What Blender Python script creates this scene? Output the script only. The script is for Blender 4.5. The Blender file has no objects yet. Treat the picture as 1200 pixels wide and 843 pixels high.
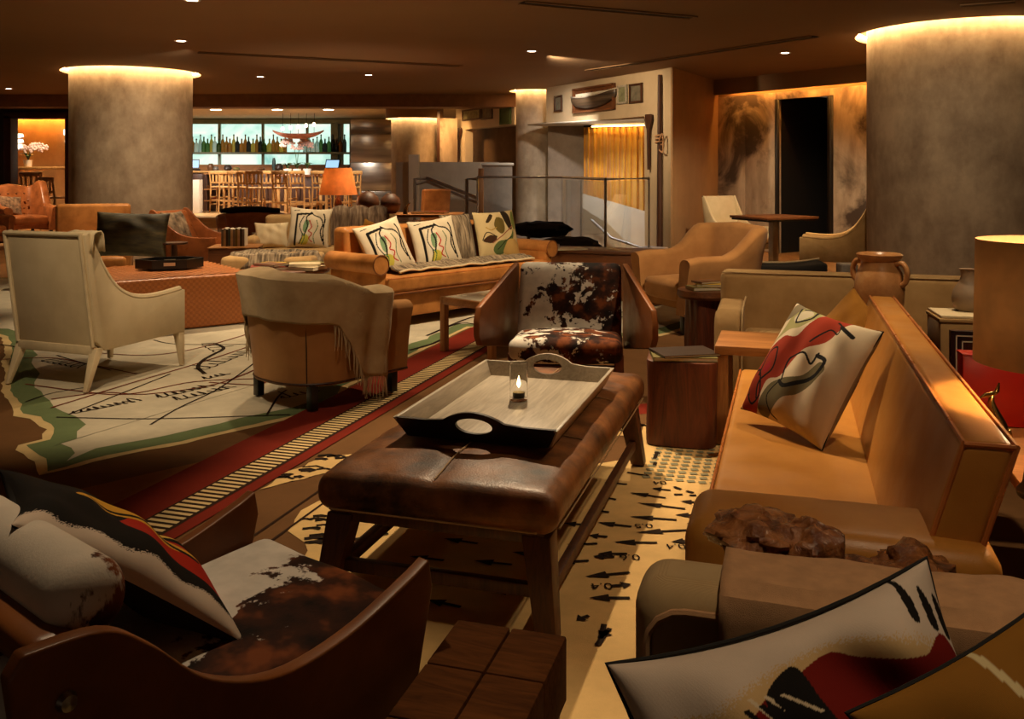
import bpy, bmesh, math, random
import numpy as np
from mathutils import Vector, Matrix, noise

R = math.radians
PI = math.pi
sc = bpy.context.scene
COL = sc.collection

# ------------------------------------------------------------------ camera
K, HOR, CAMH = 1063.0, 200.0, 1.4          # focal length in pixels (1200 wide), horizon row, eye height
cam = bpy.data.cameras.new('camera')
cam.sensor_width = 36.0
cam.lens = K / 1200.0 * 36.0
cam.shift_y = -(421.5 - HOR) / 1200.0
cam.clip_start = 0.05
cam.clip_end = 200
camo = bpy.data.objects.new('camera', cam)
camo.location = (0, 0, CAMH)
camo.rotation_euler = (PI / 2, 0, 0)
COL.objects.link(camo)
sc.camera = camo

# ------------------------------------------------------------------ world, exposure
w = bpy.data.worlds.new('world')
sc.world = w
w.use_nodes = True
w.node_tree.nodes['Background'].inputs[0].default_value = (1.0, 0.70, 0.44, 1)
w.node_tree.nodes['Background'].inputs[1].default_value = 0.055
sc.view_settings.view_transform = 'Standard'
sc.view_settings.look = 'None'
sc.view_settings.gamma = 1
sc.view_settings.exposure = 1.1
sc.view_settings.use_curve_mapping = False
try:
    sc.cycles.use_denoising = True
    sc.cycles.max_bounces = 6
    sc.cycles.diffuse_bounces = 3
    sc.cycles.sample_clamp_indirect = 4
    sc.cycles.caustics_reflective = False
    sc.cycles.caustics_refractive = False
except Exception:
    pass

WARM = (1.0, 0.74, 0.45)
WARM2 = (1.0, 0.52, 0.18)
NEUT = (1.0, 0.90, 0.78)


def spot(x, y, z, tx, ty, tz, power, cone=80, blend=0.6, col=WARM, size=0.05):
    l = bpy.data.lights.new('spot_light', 'SPOT')
    l.energy = power
    l.color = col
    l.spot_size = R(cone)
    l.spot_blend = blend
    l.shadow_soft_size = size
    o = bpy.data.objects.new('spot_light', l)
    o.location = (x, y, z)
    d = Vector((tx - x, ty - y, tz - z))
    o.rotation_euler = d.to_track_quat('-Z', 'Y').to_euler()
    COL.objects.link(o)
    return o


def point(x, y, z, power, col=WARM, size=0.05):
    l = bpy.data.lights.new('point_light', 'POINT')
    l.energy = power
    l.color = col
    l.shadow_soft_size = size
    o = bpy.data.objects.new('point_light', l)
    o.location = (x, y, z)
    COL.objects.link(o)
    return o


# ceiling spots; some are added only to brighten one area (position, aim, watts, cone)
spot(0.10, 5.25, 2.95, 0.22, 4.1, 0.2, 170, 62, 0.4, WARM, 0.03)
spot(1.85, 3.9, 2.95, 1.15, 3.4, 0.4, 48, 62, 0.7, WARM, 0.04)      # leather sofa
spot(1.75, 2.5, 2.95, 1.78, 3.6, 0.75, 46, 50, 0.7, WARM, 0.04)     # ornaments on the console     # ottoman, tray, sofa
spot(0.25, 6.7, 2.95, 0.30, 5.7, 0.5, 80, 66)                        # hide chair
spot(-3.3, 9.1, 2.95, -3.1, 8.6, 0.4, 150, 66)                       # woven pouf
spot(-0.1, 7.6, 2.95, -0.55, 8.5, 0.5, 170, 66)                      # long sofa
spot(-2.0, 8.6, 2.95, -2.0, 8.9, 0.5, 100, 62)                       # round table
spot(-2.2, 10.2, 2.95, -2.4, 10.7, 0.6, 100, 62)
spot(1.95, 6.7, 2.95, 1.7, 8.0, 0.5, 115, 66)                          # wing chair
spot(-2.1, 3.8, 2.95, -2.75, 5.7, 0.5, 80, 62)                       # cream chair back
spot(-1.9, 6.6, 2.95, -1.7, 6.3, 0.0, 60, 70)                        # map carpet
spot(-0.95, 2.7, 2.95, -0.65, 2.05, 0.5, 44, 40)
spot(-0.9, 3.8, 2.95, -1.25, 5.4, 0.5, 34, 50)                        # added, brightens the barrel chair                       # hide seat, front left
spot(0.65, 1.0, 2.95, 0.62, 1.3, 0.6, 30, 46)                        # cushions in the foreground
spot(1.7, 4.3, 2.95, 1.85, 5.7, 0.6, 62, 66)                         # fabric sofa behind
spot(3.3, 11.2, 2.95, 3.7, 13.0, 0.8, 170, 80)                       # dining table
spot(-3.9, 10.3, 2.95, -4.3, 10.4, 0.5, 130, 66)
spot(-1.5, 13.0, 2.95, -1.8, 13.2, 0.5, 160, 70)
spot(-9.6, 17.6, 2.95, -9.9, 18.2, 0.4, 200, 66)
spot(-6.6, 18.0, 2.95, -6.8, 18.8, 0.0, 260, 80)
spot(0.9, 12.6, 2.95, 0.6, 14.2, 0.8, 100, 70, 0.6, NEUT)            # stair rail
spot(-6.6, 23.2, 2.85, -6.8, 24.2, 0.6, 230, 100, 0.6, NEUT)                     # bar stools
spot(-4.6, 22.8, 2.85, -4.8, 23.8, 0.6, 165, 100, 0.6, NEUT)
spot(-9.0, 23.6, 2.85, -9.0, 25.0, 0.6, 170, 100, 0.6, NEUT)
spot(3.1, 7.4, 2.95, 4.8, 9.6, 1.0, 48, 90, 0.9)                       # added wash that brightens the right column
spot(-4.2, 11.9, 2.95, -5.7, 14.0, 1.2, 110, 90, 0.9)                   # added wash for the front of the left column
spot(0.9, 15.4, 2.95, 0.9, 17.6, 1.2, 60, 90, 0.9, NEUT)  # added to brighten the grey wall by the slim column
spot(0.5, 12.6, 2.95, 1.9, 15.2, 2.0, 120, 75, 0.8, WARM)            # added to lighten the ship model wall


# ------------------------------------------------------------------ pixel helpers (photo pixels to metres)
def G(px, py, h=0.0):
    y = K * (CAMH - h) / (py - HOR)
    return Vector(((px - 600) / K * y, y, h))


def A(px, py, y):
    return Vector(((px - 600) / K * y, y, CAMH - (py - HOR) * y / K))


D = Vector((0.292, 0.956, 0))     # direction of the seating group, away from the camera
Sd = Vector((0.956, -0.292, 0))   # across it, to the right


def AB(a, b, z=0.0):
    v = D * a + Sd * b
    v.z = z
    return v


# ------------------------------------------------------------------ mesh building
class MB:
    def __init__(s):
        s.v, s.f, s.m = [], [], []

    def add(s, verts, faces, mi=0, M=None):
        o = len(s.v)
        if M is not None:
            verts = [M @ Vector(p) for p in verts]
        s.v.extend([tuple(p) for p in verts])
        for f in faces:
            s.f.append([i + o for i in f])
            s.m.append(mi)
        return s

    def box(s, c, d, mi=0, M=None):
        x, y, z = c
        a, b, h = d[0] / 2, d[1] / 2, d[2] / 2
        v = [(x + i * a, y + j * b, z + k * h) for k in (-1, 1) for j in (-1, 1) for i in (-1, 1)]
        f = [(0, 2, 3, 1), (4, 5, 7, 6), (0, 1, 5, 4), (2, 6, 7, 3), (0, 4, 6, 2), (1, 3, 7, 5)]
        return s.add(v, f, mi, M)

    def rbox(s, c, d, r=0.03, seg=3, mid=1, puff=(0, 0, 0), mi=0, fn=None, M=None):
        h = [x / 2 for x in d]
        r = min(r, *[x * 0.98 for x in h])
        ax = []
        for k in range(3):
            lo = [-h[k] + r * t / seg for t in range(seg + 1)]
            hi = [-x for x in reversed(lo)]
            n = mid
            mids = [lo[-1] + (hi[0] - lo[-1]) * (j + 1) / (n + 1) for j in range(n)]
            ax.append(lo + mids + hi)
        idx, verts, faces = {}, [], []

        def vid(p):
            key = (round(p[0], 5), round(p[1], 5), round(p[2], 5))
            if key not in idx:
                q = [max(-h[k] + r, min(h[k] - r, p[k])) for k in range(3)]
                dd = Vector([p[k] - q[k] for k in range(3)])
                if dd.length > 1e-9:
                    dd = dd.normalized() * r
                o = [q[k] + dd[k] for k in range(3)]
                for k in range(3):
                    if puff[k]:
                        i, j = (k + 1) % 3, (k + 2) % 3
                        wgt = max(0, 1 - (p[i] / h[i]) ** 2) * max(0, 1 - (p[j] / h[j]) ** 2)
                        o[k] += puff[k] * (1 if p[k] > 0 else -1) * wgt * abs(p[k]) / h[k]
                o = Vector((o[0] + c[0], o[1] + c[1], o[2] + c[2]))
                if fn:
                    o = Vector(fn(o))
                idx[key] = len(verts)
                verts.append(o)
            return idx[key]

        for k in range(3):
            i, j = (k + 1) % 3, (k + 2) % 3
            for sgn in (-1, 1):
                for a in range(len(ax[i]) - 1):
                    for b in range(len(ax[j]) - 1):
                        q = []
                        for (u, v) in ((a, b), (a + 1, b), (a + 1, b + 1), (a, b + 1)):
                            p = [0, 0, 0]
                            p[k] = sgn * h[k]
                            p[i] = ax[i][u]
                            p[j] = ax[j][v]
                            q.append(vid(p))
                        if sgn < 0:
                            q.reverse()
                        if len(set(q)) >= 3:
                            faces.append(q)
        return s.add(verts, faces, mi, M)

    def tube(s, pts, r, n=8, mi=0, closed=False, cap=True, M=None):
        pts = [Vector(p) for p in pts]
        N = len(pts)
        rr = r if isinstance(r, (list, tuple)) else [r] * N
        verts, faces = [], []
        prev = None
        for i in range(N):
            if closed:
                t = (pts[(i + 1) % N] - pts[i - 1])
            else:
                t = pts[min(i + 1, N - 1)] - pts[max(i - 1, 0)]
            if t.length < 1e-9:
                t = Vector((0, 0, 1))
            t.normalize()
            if prev is None:
                up = Vector((0, 0, 1)) if abs(t.z) < 0.9 else Vector((1, 0, 0))
                nrm = t.cross(up).normalized()
            else:
                nrm = (prev - t * prev.dot(t))
                nrm = nrm.normalized() if nrm.length > 1e-6 else t.orthogonal().normalized()
            prev = nrm
            bi = t.cross(nrm)
            for k in range(n):
                a = 2 * PI * k / n
                verts.append(pts[i] + (nrm * math.cos(a) + bi * math.sin(a)) * rr[i])
        L = N if closed else N - 1
        for i in range(L):
            for k in range(n):
                a, b = i * n + k, i * n + (k + 1) % n
                c, d = ((i + 1) % N) * n + (k + 1) % n, ((i + 1) % N) * n + k
                faces.append((a, b, c, d))
        if cap and not closed:
            faces.append(tuple(reversed(range(n))))
            faces.append(tuple(range((N - 1) * n, N * n)))
        return s.add(verts, faces, mi, M)

    def lathe(s, prof, n=24, c=(0, 0, 0), mi=0, M=None, a0=0, a1=2 * PI):
        verts, faces = [], []
        full = abs(a1 - a0 - 2 * PI) < 1e-6
        cols = n if full else n + 1
        for (r, z) in prof:
            for k in range(cols):
                a = a0 + (a1 - a0) * k / n
                verts.append((c[0] + r * math.cos(a), c[1] + r * math.sin(a), c[2] + z))
        for i in range(len(prof) - 1):
            for k in range(n):
                k2 = (k + 1) % cols
                faces.append((i * cols + k, i * cols + k2, (i + 1) * cols + k2, (i + 1) * cols + k))
        return s.add(verts, faces, mi, M)

    def prism(s, poly, fn, t0, t1, mi=0, M=None):
        """poly: 2D outline (u, v); fn(u, v, t) -> xyz"""
        n = len(poly)
        v = [fn(u, q, t0) for u, q in poly] + [fn(u, q, t1) for u, q in poly]
        f = [tuple(reversed(range(n))), tuple(range(n, 2 * n))]
        for i in range(n):
            j = (i + 1) % n
            f.append((i, j, n + j, n + i))
        return s.add(v, f, mi, M)

    def grid(s, nu, nv, fn, mi=0, M=None, wrap=False):
        v = [fn(i / nu, j / nv) for j in range(nv + 1) for i in range(nu + (0 if wrap else 1))]
        c = nu if wrap else nu + 1
        f = []
        for j in range(nv):
            for i in range(nu):
                i2 = (i + 1) % c
                f.append((j * c + i, j * c + i2, (j + 1) * c + i2, (j + 1) * c + i))
        return s.add(v, f, mi, M)

    def ball(s, c, r, nu=16, nv=10, mi=0, fn=None, M=None):
        rx, ry, rz = r if isinstance(r, (tuple, list)) else (r, r, r)

        def f(u, v):
            a, b = 2 * PI * u, PI * (v - 0.5)
            d = Vector((math.cos(b) * math.cos(a), math.cos(b) * math.sin(a), math.sin(b)))
            k = fn(d) if fn else 1.0
            return (c[0] + d.x * rx * k, c[1] + d.y * ry * k, c[2] + d.z * rz * k)
        return s.grid(nu, nv, f, mi, M, wrap=True)

    def build(s, name, mats, parent=None, bevel=0.0, bseg=2, sharp=38, weld=False, solid=0.0, subd=0):
        me = bpy.data.meshes.new(name)
        me.from_pydata(s.v, [], s.f)
        if not isinstance(mats, (list, tuple)):
            mats = [mats]
        for m in mats:
            me.materials.append(m)
        me.polygons.foreach_set('material_index', s.m)
        bm = bmesh.new()
        bm.from_mesh(me)
        if weld:
            bmesh.ops.remove_doubles(bm, verts=bm.verts, dist=1e-5)
        bmesh.ops.recalc_face_normals(bm, faces=bm.faces)
        if bevel > 0:
            ed = [e for e in bm.edges if len(e.link_faces) == 2 and e.calc_face_angle(0) > R(35)]
            bmesh.ops.bevel(bm, geom=ed, offset=bevel, segments=bseg, affect='EDGES', profile=0.5, clamp_overlap=True)
        bm.to_mesh(me)
        bm.free()
        me.polygons.foreach_set('use_smooth', [True] * len(me.polygons))
        try:
            me.set_sharp_from_angle(angle=R(sharp))
        except Exception:
            pass
        o = bpy.data.objects.new(name, me)
        COL.objects.link(o)
        if parent is not None:
            o.parent = parent
        if solid:
            md = o.modifiers.new('thickness', 'SOLIDIFY')
            md.thickness = solid
            md.offset = 0
        if subd:
            md = o.modifiers.new('smooth', 'SUBSURF')
            md.levels = subd
            md.render_levels = subd
        return o


def tag(o, label, cat, group=None):
    o['label'] = label
    o['category'] = cat
    if group:
        o['group'] = group
    return o


def thing(name, label, cat, loc=(0, 0, 0), yaw=0.0, group=None):
    o = bpy.data.objects.new(name, None)
    o.empty_display_size = 0.1
    COL.objects.link(o)
    o.location = loc
    o.rotation_euler = (0, 0, R(yaw))
    return tag(o, label, cat, group)


def struct(o):
    o['kind'] = 'structure'
    return o


def stuff(o):
    o['kind'] = 'stuff'
    return o


def dup(root, label=None, loc=None, yaw=None, group=None, mats=None):
    def cp(o, par):
        c = o.copy()
        COL.objects.link(c)
        c.parent = par
        for ch in [x for x in o.children]:
            cp(ch, c)
        return c
    r = cp(root, None)
    if loc is not None:
        r.location = loc
    if yaw is not None:
        r.rotation_euler = (0, 0, R(yaw))
    if label:
        r['label'] = label
    if group:
        r['group'] = group
    return r


def cr(pts, n=8, closed=False):
    """Catmull-Rom through pts"""
    P = [Vector(p) for p in pts]
    N = len(P)
    out = []
    L = N if closed else N - 1
    for i in range(L):
        if closed:
            p0, p1, p2, p3 = P[i - 1], P[i], P[(i + 1) % N], P[(i + 2) % N]
        else:
            p0, p1, p2, p3 = P[max(i - 1, 0)], P[i], P[i + 1], P[min(i + 2, N - 1)]
        for k in range(n):
            t = k / n
            out.append(0.5 * ((2 * p1) + (p2 - p0) * t + (2 * p0 - 5 * p1 + 4 * p2 - p3) * t * t + (3 * p1 - p0 - 3 * p2 + p3) * t ** 3))
    if not closed:
        out.append(P[-1])
    return out


def nz(x, y=0.0, z=0.0):
    return noise.noise(Vector((x, y, z)))


def lerp(xs, ys, x):
    return float(np.interp(x, xs, ys))


# ------------------------------------------------------------------ materials
def lin(c):
    return tuple(((x / 255.0) / 12.92 if x / 255.0 <= 0.04045 else ((x / 255.0 + 0.055) / 1.055) ** 2.4) for x in c)


def L4(c):
    return (*lin(c), 1)


class NT:
    def __init__(s, name):
        s.mat = bpy.data.materials.new(name)
        s.mat.use_nodes = True
        s.t = s.mat.node_tree
        s.b = s.t.nodes['Principled BSDF']
        s.co = s.n('ShaderNodeTexCoord').outputs['Object']

    def n(s, typ, **kw):
        x = s.t.nodes.new(typ)
        for k, v in kw.items():
            setattr(x, k, v)
        return x

    def l(s, a, b):
        s.t.links.new(a, b)

    def mapped(s, scale=(1, 1, 1), rot=(0, 0, 0), loc=(0, 0, 0)):
        m = s.n('ShaderNodeMapping')
        m.inputs['Scale'].default_value = scale
        m.inputs['Rotation'].default_value = rot
        m.inputs['Location'].default_value = loc
        s.l(s.co, m.inputs['Vector'])
        return m.outputs[0]

    def noise(s, scale, detail=4, rough=0.55, vec=None, dist=0.0):
        x = s.n('ShaderNodeTexNoise')
        x.inputs['Scale'].default_value = scale
        x.inputs['Detail'].default_value = detail
        x.inputs['Roughness'].default_value = rough
        x.inputs['Distortion'].default_value = dist
        s.l(vec if vec is not None else s.co, x.inputs['Vector'])
        return x.outputs['Fac']

    def vor(s, scale, vec=None, feature='F1'):
        x = s.n('ShaderNodeTexVoronoi', feature=feature)
        x.inputs['Scale'].default_value = scale
        s.l(vec if vec is not None else s.co, x.inputs['Vector'])
        return x.outputs['Distance']

    def wave(s, scale, axis='X', vec=None, dist=0.0, typ='BANDS'):
        x = s.n('ShaderNodeTexWave', wave_type=typ, bands_direction=axis)
        x.inputs['Scale'].default_value = scale
        x.inputs['Distortion'].default_value = dist
        s.l(vec if vec is not None else s.co, x.inputs['Vector'])
        return x.outputs['Fac']

    def ramp(s, fac, stops, interp='LINEAR'):
        x = s.n('ShaderNodeValToRGB')
        r = x.color_ramp
        r.interpolation = interp
        while len(r.elements) < len(stops):
            r.elements.new(0.5)
        for e, (p, c) in zip(r.elements, stops):
            e.position = p
            e.color = c if len(c) == 4 else (*c, 1)
        s.l(fac, x.inputs[0])
        return x.outputs[0]

    def mix(s, fac, a, b, blend='MIX'):
        x = s.n('ShaderNodeMix', data_type='RGBA', blend_type=blend)
        if isinstance(fac, float):
            x.inputs[0].default_value = fac
        else:
            s.l(fac, x.inputs[0])
        for v, k in ((a, 6), (b, 7)):
            if isinstance(v, tuple):
                x.inputs[k].default_value = v
            else:
                s.l(v, x.inputs[k])
        return x.outputs[2]

    def math(s, op, a, b=None):
        x = s.n('ShaderNodeMath', operation=op)
        for v, k in ((a, 0), (b, 1)):
            if v is None:
                continue
            if isinstance(v, (int, float)):
                x.inputs[k].default_value = v
            else:
                s.l(v, x.inputs[k])
        return x.outputs[0]

    def color(s, c):
        if isinstance(c, tuple):
            s.b.inputs['Base Color'].default_value = c
        else:
            s.l(c, s.b.inputs['Base Color'])
        return s

    def rough(s, r):
        if isinstance(r, (int, float)):
            s.b.inputs['Roughness'].default_value = r
        else:
            s.l(r, s.b.inputs['Roughness'])
        return s

    def bump(s, h, strength=0.3, dist=0.005):
        x = s.n('ShaderNodeBump')
        x.inputs['Strength'].default_value = strength
        x.inputs['Distance'].default_value = dist
        s.l(h, x.inputs['Height'])
        s.l(x.outputs[0], s.b.inputs['Normal'])
        return s

    def set(s, **kw):
        for k, v in kw.items():
            s.b.inputs[k.replace('_', ' ')].default_value = v
        return s


def plain(name, c, rough=0.5, metal=0.0, var=0.12, ns=6.0, bump=0.0, bs=60.0, **kw):
    t = NT(name)
    c4 = L4(c)
    d = tuple(x * (1 - var * 2) for x in c4[:3]) + (1,)
    t.color(t.ramp(t.noise(ns), [(0.3, d), (0.7, c4)]))
    t.rough(rough)
    t.set(Metallic=metal, **kw)
    if bump:
        t.bump(t.noise(bs, 3), bump, 0.004)
    return t.mat


def leather(name, c, c2=None, rough=0.42, grain=260.0, bump=0.12, wear=0.5, ns=5.0):
    t = NT(name)
    c2 = c2 or tuple(x * 0.72 for x in c)
    t.color(t.ramp(t.noise(ns, 6, 0.6), [(0.3, L4(c2)), (0.3 + 0.4 * wear + 0.1, L4(c))]))
    t.set(Specular_IOR_Level=0.3)
    t.rough(t.ramp(t.noise(ns * 2.2, 4), [(0.3, (rough - 0.08,) * 3), (0.7, (rough + 0.12,) * 3)]))
    t.bump(t.vor(grain), bump, 0.002)
    return t.mat


def fabric(name, c, c2=None, weave=420.0, bump=0.25, ns=7.0, sheen=0.06, axes='XZ'):
    t = NT(name)
    c2 = c2 or tuple(x * 0.82 for x in c)
    wv = t.math('MULTIPLY', t.wave(weave, axes[0]), t.wave(weave, axes[1]))
    n = t.noise(ns, 5)
    f = t.math('ADD', t.math('MULTIPLY', n, 0.7), t.math('MULTIPLY', wv, 0.35))
    t.color(t.ramp(f, [(0.25, L4(c2)), (0.7, L4(c))]))
    t.rough(0.9)
    t.bump(t.math('ADD', wv, t.math('MULTIPLY', t.noise(160, 3), 0.8)), bump, 0.002)
    t.set(Sheen_Weight=sheen, Specular_IOR_Level=0.15)
    return t.mat


def wood(name, c, c2, scale=7.0, stretch=(1, 12, 1), rough=0.45, bump=0.1, dist=2.0):
    t = NT(name)
    v = t.mapped(tuple(1.0 / x if x != 1 else 1.0 for x in stretch))
    g = t.noise(scale * 6, 6, 0.6, v, dist)
    h = t.noise(scale * 1.4, 4, 0.5, v, 0.6)
    f = t.math('ADD', t.math('MULTIPLY', g, 0.55), t.math('MULTIPLY', h, 0.45))
    t.color(t.ramp(f, [(0.35, L4(c2)), (0.62, L4(c))]))
    t.rough(rough)
    t.bump(g, bump, 0.003)
    return t.mat


def cowhide(name, seed, thr=0.5, scale=7.0, white=(228, 220, 206), bias=None):
    """white hide with brown black spots; bias: (axis, gain, offset) makes one side darker"""
    t = NT(name)
    v = t.mapped((1, 1, 1), (0, 0, 0), (seed, seed * 1.7, seed * 0.4))
    n1 = t.noise(scale, 5, 0.62, v, 0.4)
    n2 = t.noise(scale * 2.6, 4, 0.6, v, 0.2)
    f = t.math('ADD', t.math('MULTIPLY', n1, 0.68), t.math('MULTIPLY', n2, 0.32))
    if bias:
        sx = t.n('ShaderNodeSeparateXYZ')
        t.l(t.co, sx.inputs[0])
        for k in range(0, len(bias), 2):
            f = t.math('ADD', f, t.math('MULTIPLY', sx.outputs[bias[k]], bias[k + 1]))
    fine = t.noise(90, 3, 0.7, t.mapped((1, 1, 0.35)))
    f = t.math('ADD', f, t.math('MULTIPLY', t.math('SUBTRACT', fine, 0.5), 0.10))
    spots = t.ramp(f, [(thr - 0.012, (0, 0, 0)), (thr + 0.012, (1, 1, 1))])
    brown = t.ramp(t.noise(scale * 1.6, 3, 0.5, v), [(0.36, L4((24, 13, 9))), (0.52, L4((58, 29, 16))), (0.66, L4((124, 66, 32)))])
    wh = t.ramp(t.noise(scale * 2, 3), [(0.3, L4(tuple(x * 0.88 for x in white))), (0.7, L4(white))])
    t.color(t.mix(spots, wh, brown))
    t.rough(0.7)
    t.set(Specular_IOR_Level=0.12)
    t.bump(t.noise(170, 4, 0.6, t.mapped((1, 1, 0.3))), 0.25, 0.003)
    return t.mat


def emit(name, c, s):
    t = NT(name)
    t.color((0.02, 0.02, 0.02, 1))
    t.b.inputs['Emission Color'].default_value = (*c, 1)
    t.b.inputs['Emission Strength'].default_value = s
    return t.mat


def glassy(name, c=(1, 1, 1), rough=0.02, ior=1.45):
    t = NT(name)
    t.color((*c, 1))
    t.rough(rough)
    t.set(Transmission_Weight=1.0, IOR=ior)
    return t.mat


def shade_mat(name, c, tr=0.45):
    t = NT(name)
    col = t.ramp(t.noise(12, 3), [(0.3, L4(tuple(x * 0.86 for x in c))), (0.7, L4(c))])
    t.color(col)
    t.rough(0.9)
    t.bump(t.wave(300, 'Z'), 0.2, 0.001)
    tl = t.n('ShaderNodeBsdfTranslucent')
    t.l(col, tl.inputs['Color'])
    mx = t.n('ShaderNodeMixShader')
    mx.inputs[0].default_value = tr
    t.l(t.b.outputs[0], mx.inputs[1])
    t.l(tl.outputs[0], mx.inputs[2])
    t.l(mx.outputs[0], t.t.nodes['Material Output'].inputs['Surface'])
    return t.mat


def painted(name, rough=0.85, sheen=0.0):
    t = NT(name)
    a = t.n('ShaderNodeAttribute', attribute_name='print')
    wv = t.math('MULTIPLY', t.wave(300, 'X'), t.wave(300, 'Z'))
    t.color(t.mix(t.math('MULTIPLY', t.noise(14, 4), 0.25), a.outputs['Color'], (0.25, 0.21, 0.16, 1), 'MULTIPLY'))
    t.rough(rough)
    t.bump(t.math('ADD', wv, t.noise(240, 3)), 0.25, 0.0015)
    t.set(Sheen_Weight=sheen, Specular_IOR_Level=0.15)
    return t.mat


def plaster(name, c, c2, ns=1.6, rough=0.75, streak=True):
    t = NT(name)
    n1 = t.noise(ns, 7, 0.62)
    n2 = t.noise(ns * 4, 6, 0.65, t.mapped((1, 1, 0.6)))
    f = t.math('ADD', t.math('MULTIPLY', n1, 0.62), t.math('MULTIPLY', n2, 0.38))
    t.color(t.ramp(f, [(0.34, L4(c2)), (0.64, L4(c))]))
    t.rough(rough)
    t.bump(t.noise(30, 5), 0.12, 0.01)
    return t.mat


M = {}
M['tan_leather'] = leather('tan leather', (196, 132, 70), (150, 94, 44), 0.40)
M['sofa_leather'] = leather('honey leather', (192, 132, 58), (168, 110, 44), 0.38, ns=2.5)
M['saddle'] = leather('saddle leather', (136, 82, 42), (100, 56, 26), 0.36, 300, 0.05, 0.6, 3.0)
M['saddle_edge'] = leather('saddle leather edge', (196, 118, 58), (160, 90, 40), 0.30, 300, 0.05)
M['brown_leather'] = leather('worn brown leather', (140, 88, 46), (40, 22, 11), 0.42, 160, 0.2, 0.65, 6.5)
M['orange_leather'] = leather('orange leather', (178, 112, 58), (136, 78, 36), 0.38)
M['cognac'] = leather('cognac leather', (156, 90, 48), (108, 58, 28), 0.33)
M['suede'] = fabric('tan suede', (196, 144, 88), (150, 104, 60), 500, 0.12, 4.0, 0.1)
M['cream'] = fabric('cream upholstery', (226, 208, 172), (206, 186, 148), 380, 0.12)
M['cream_paint'] = plain('cream painted wood', (226, 206, 168), 0.5)
M['linen'] = fabric('linen weave', (204, 176, 132), (164, 134, 92), 330, 0.5, 6.0)
M['oat'] = fabric('oatmeal fabric', (196, 162, 112), (160, 126, 80), 330, 0.35)
M['throw'] = fabric('sand throw', (208, 184, 146), (170, 144, 106), 260, 0.5, 9.0, 0.08)
M['wool'] = plain('brown wool throw', (196, 150, 108), 0.95, var=0.12, ns=30, bump=0.5, bs=900)
M['mustard'] = fabric('mustard velvet', (158, 108, 36), (124, 80, 22), 300, 0.3)
M['black_cloth'] = plain('black cloth', (20, 17, 15), 0.9, bump=0.2)
M['oak'] = wood('honey oak', (176, 118, 62), (132, 82, 38), stretch=(10, 1, 1))
M['oak_up'] = wood('honey oak upright', (172, 114, 60), (128, 80, 38), stretch=(1, 1, 12))
M['dark_wood'] = wood('dark walnut', (84, 48, 26), (44, 24, 14), stretch=(1, 1, 12))
M['walnut'] = wood('walnut', (124, 74, 38), (76, 42, 22), stretch=(10, 1, 1))
M['pale_wood'] = wood('pale oak', (206, 158, 96), (170, 120, 66), stretch=(1, 1, 12))
M['stump'] = wood('reddish stump', (112, 54, 28), (56, 26, 16), 3.0, (1, 1, 8), 0.5, 0.25, 3.0)
M['black_wood'] = plain('black lacquered wood', (24, 20, 18), 0.35)
M['brass'] = plain('brass', (190, 150, 80), 0.22, 1.0)
M['steel'] = plain('brushed steel', (170, 166, 160), 0.32, 1.0)
M['dark_metal'] = plain('dark metal', (48, 44, 42), 0.4, 0.9)
M['grey_wood'] = wood('silvered wood', (196, 184, 164), (150, 138, 120), 6.0, (1, 12, 1), 0.38, 0.15)
M['tray_out'] = plain('tray outside', (40, 34, 30), 0.4)
M['concrete'] = plaster('polished plaster', (196, 176, 150), (138, 118, 98))
M['grey_plaster'] = plaster('grey plaster', (158, 142, 126), (122, 108, 94))
M['white_wall'] = plaster('off white wall', (222, 208, 184), (204, 190, 166), 1.0)
M['white_paint'] = plain('white paint', (226, 218, 204), 0.6, var=0.04)
M['tan_wall'] = plaster('tan wall', (176, 138, 96), (156, 120, 82), 1.0)
M['ceiling'] = plain('brown ceiling paint', (150, 118, 84), 0.85, var=0.05, ns=0.6)
M['dark_wall'] = plain('dark brown wall', (62, 42, 26), 0.7)
M['floor'] = wood('floorboards', (176, 132, 84), (132, 92, 52), 3.0, (1, 10, 1), 0.4, 0.05)
M['glass'] = glassy('clear glass', (0.97, 1.0, 0.98))
M['black_fur'] = plain('black fur', (26, 21, 18), 0.95, bump=0.9, bs=90)
M['paper'] = plain('paper', (216, 204, 180), 0.8, var=0.05)
M['print_mat'] = painted('printed cloth')

# ================================================================== STRUCTURE
CEIL = 3.0
# floor under everything
fl = MB().box((-2, 14, -0.05), (36, 40, 0.1))
struct(fl.build('floor', M['floor']))

# round plaster columns (centre x, y, radius)
COLS = [(5.25, 10.55, 1.05), (-6.24, 14.9, 0.94), (0.45, 18.3, 0.37), (-2.35, 21.9, 0.56)]


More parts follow.
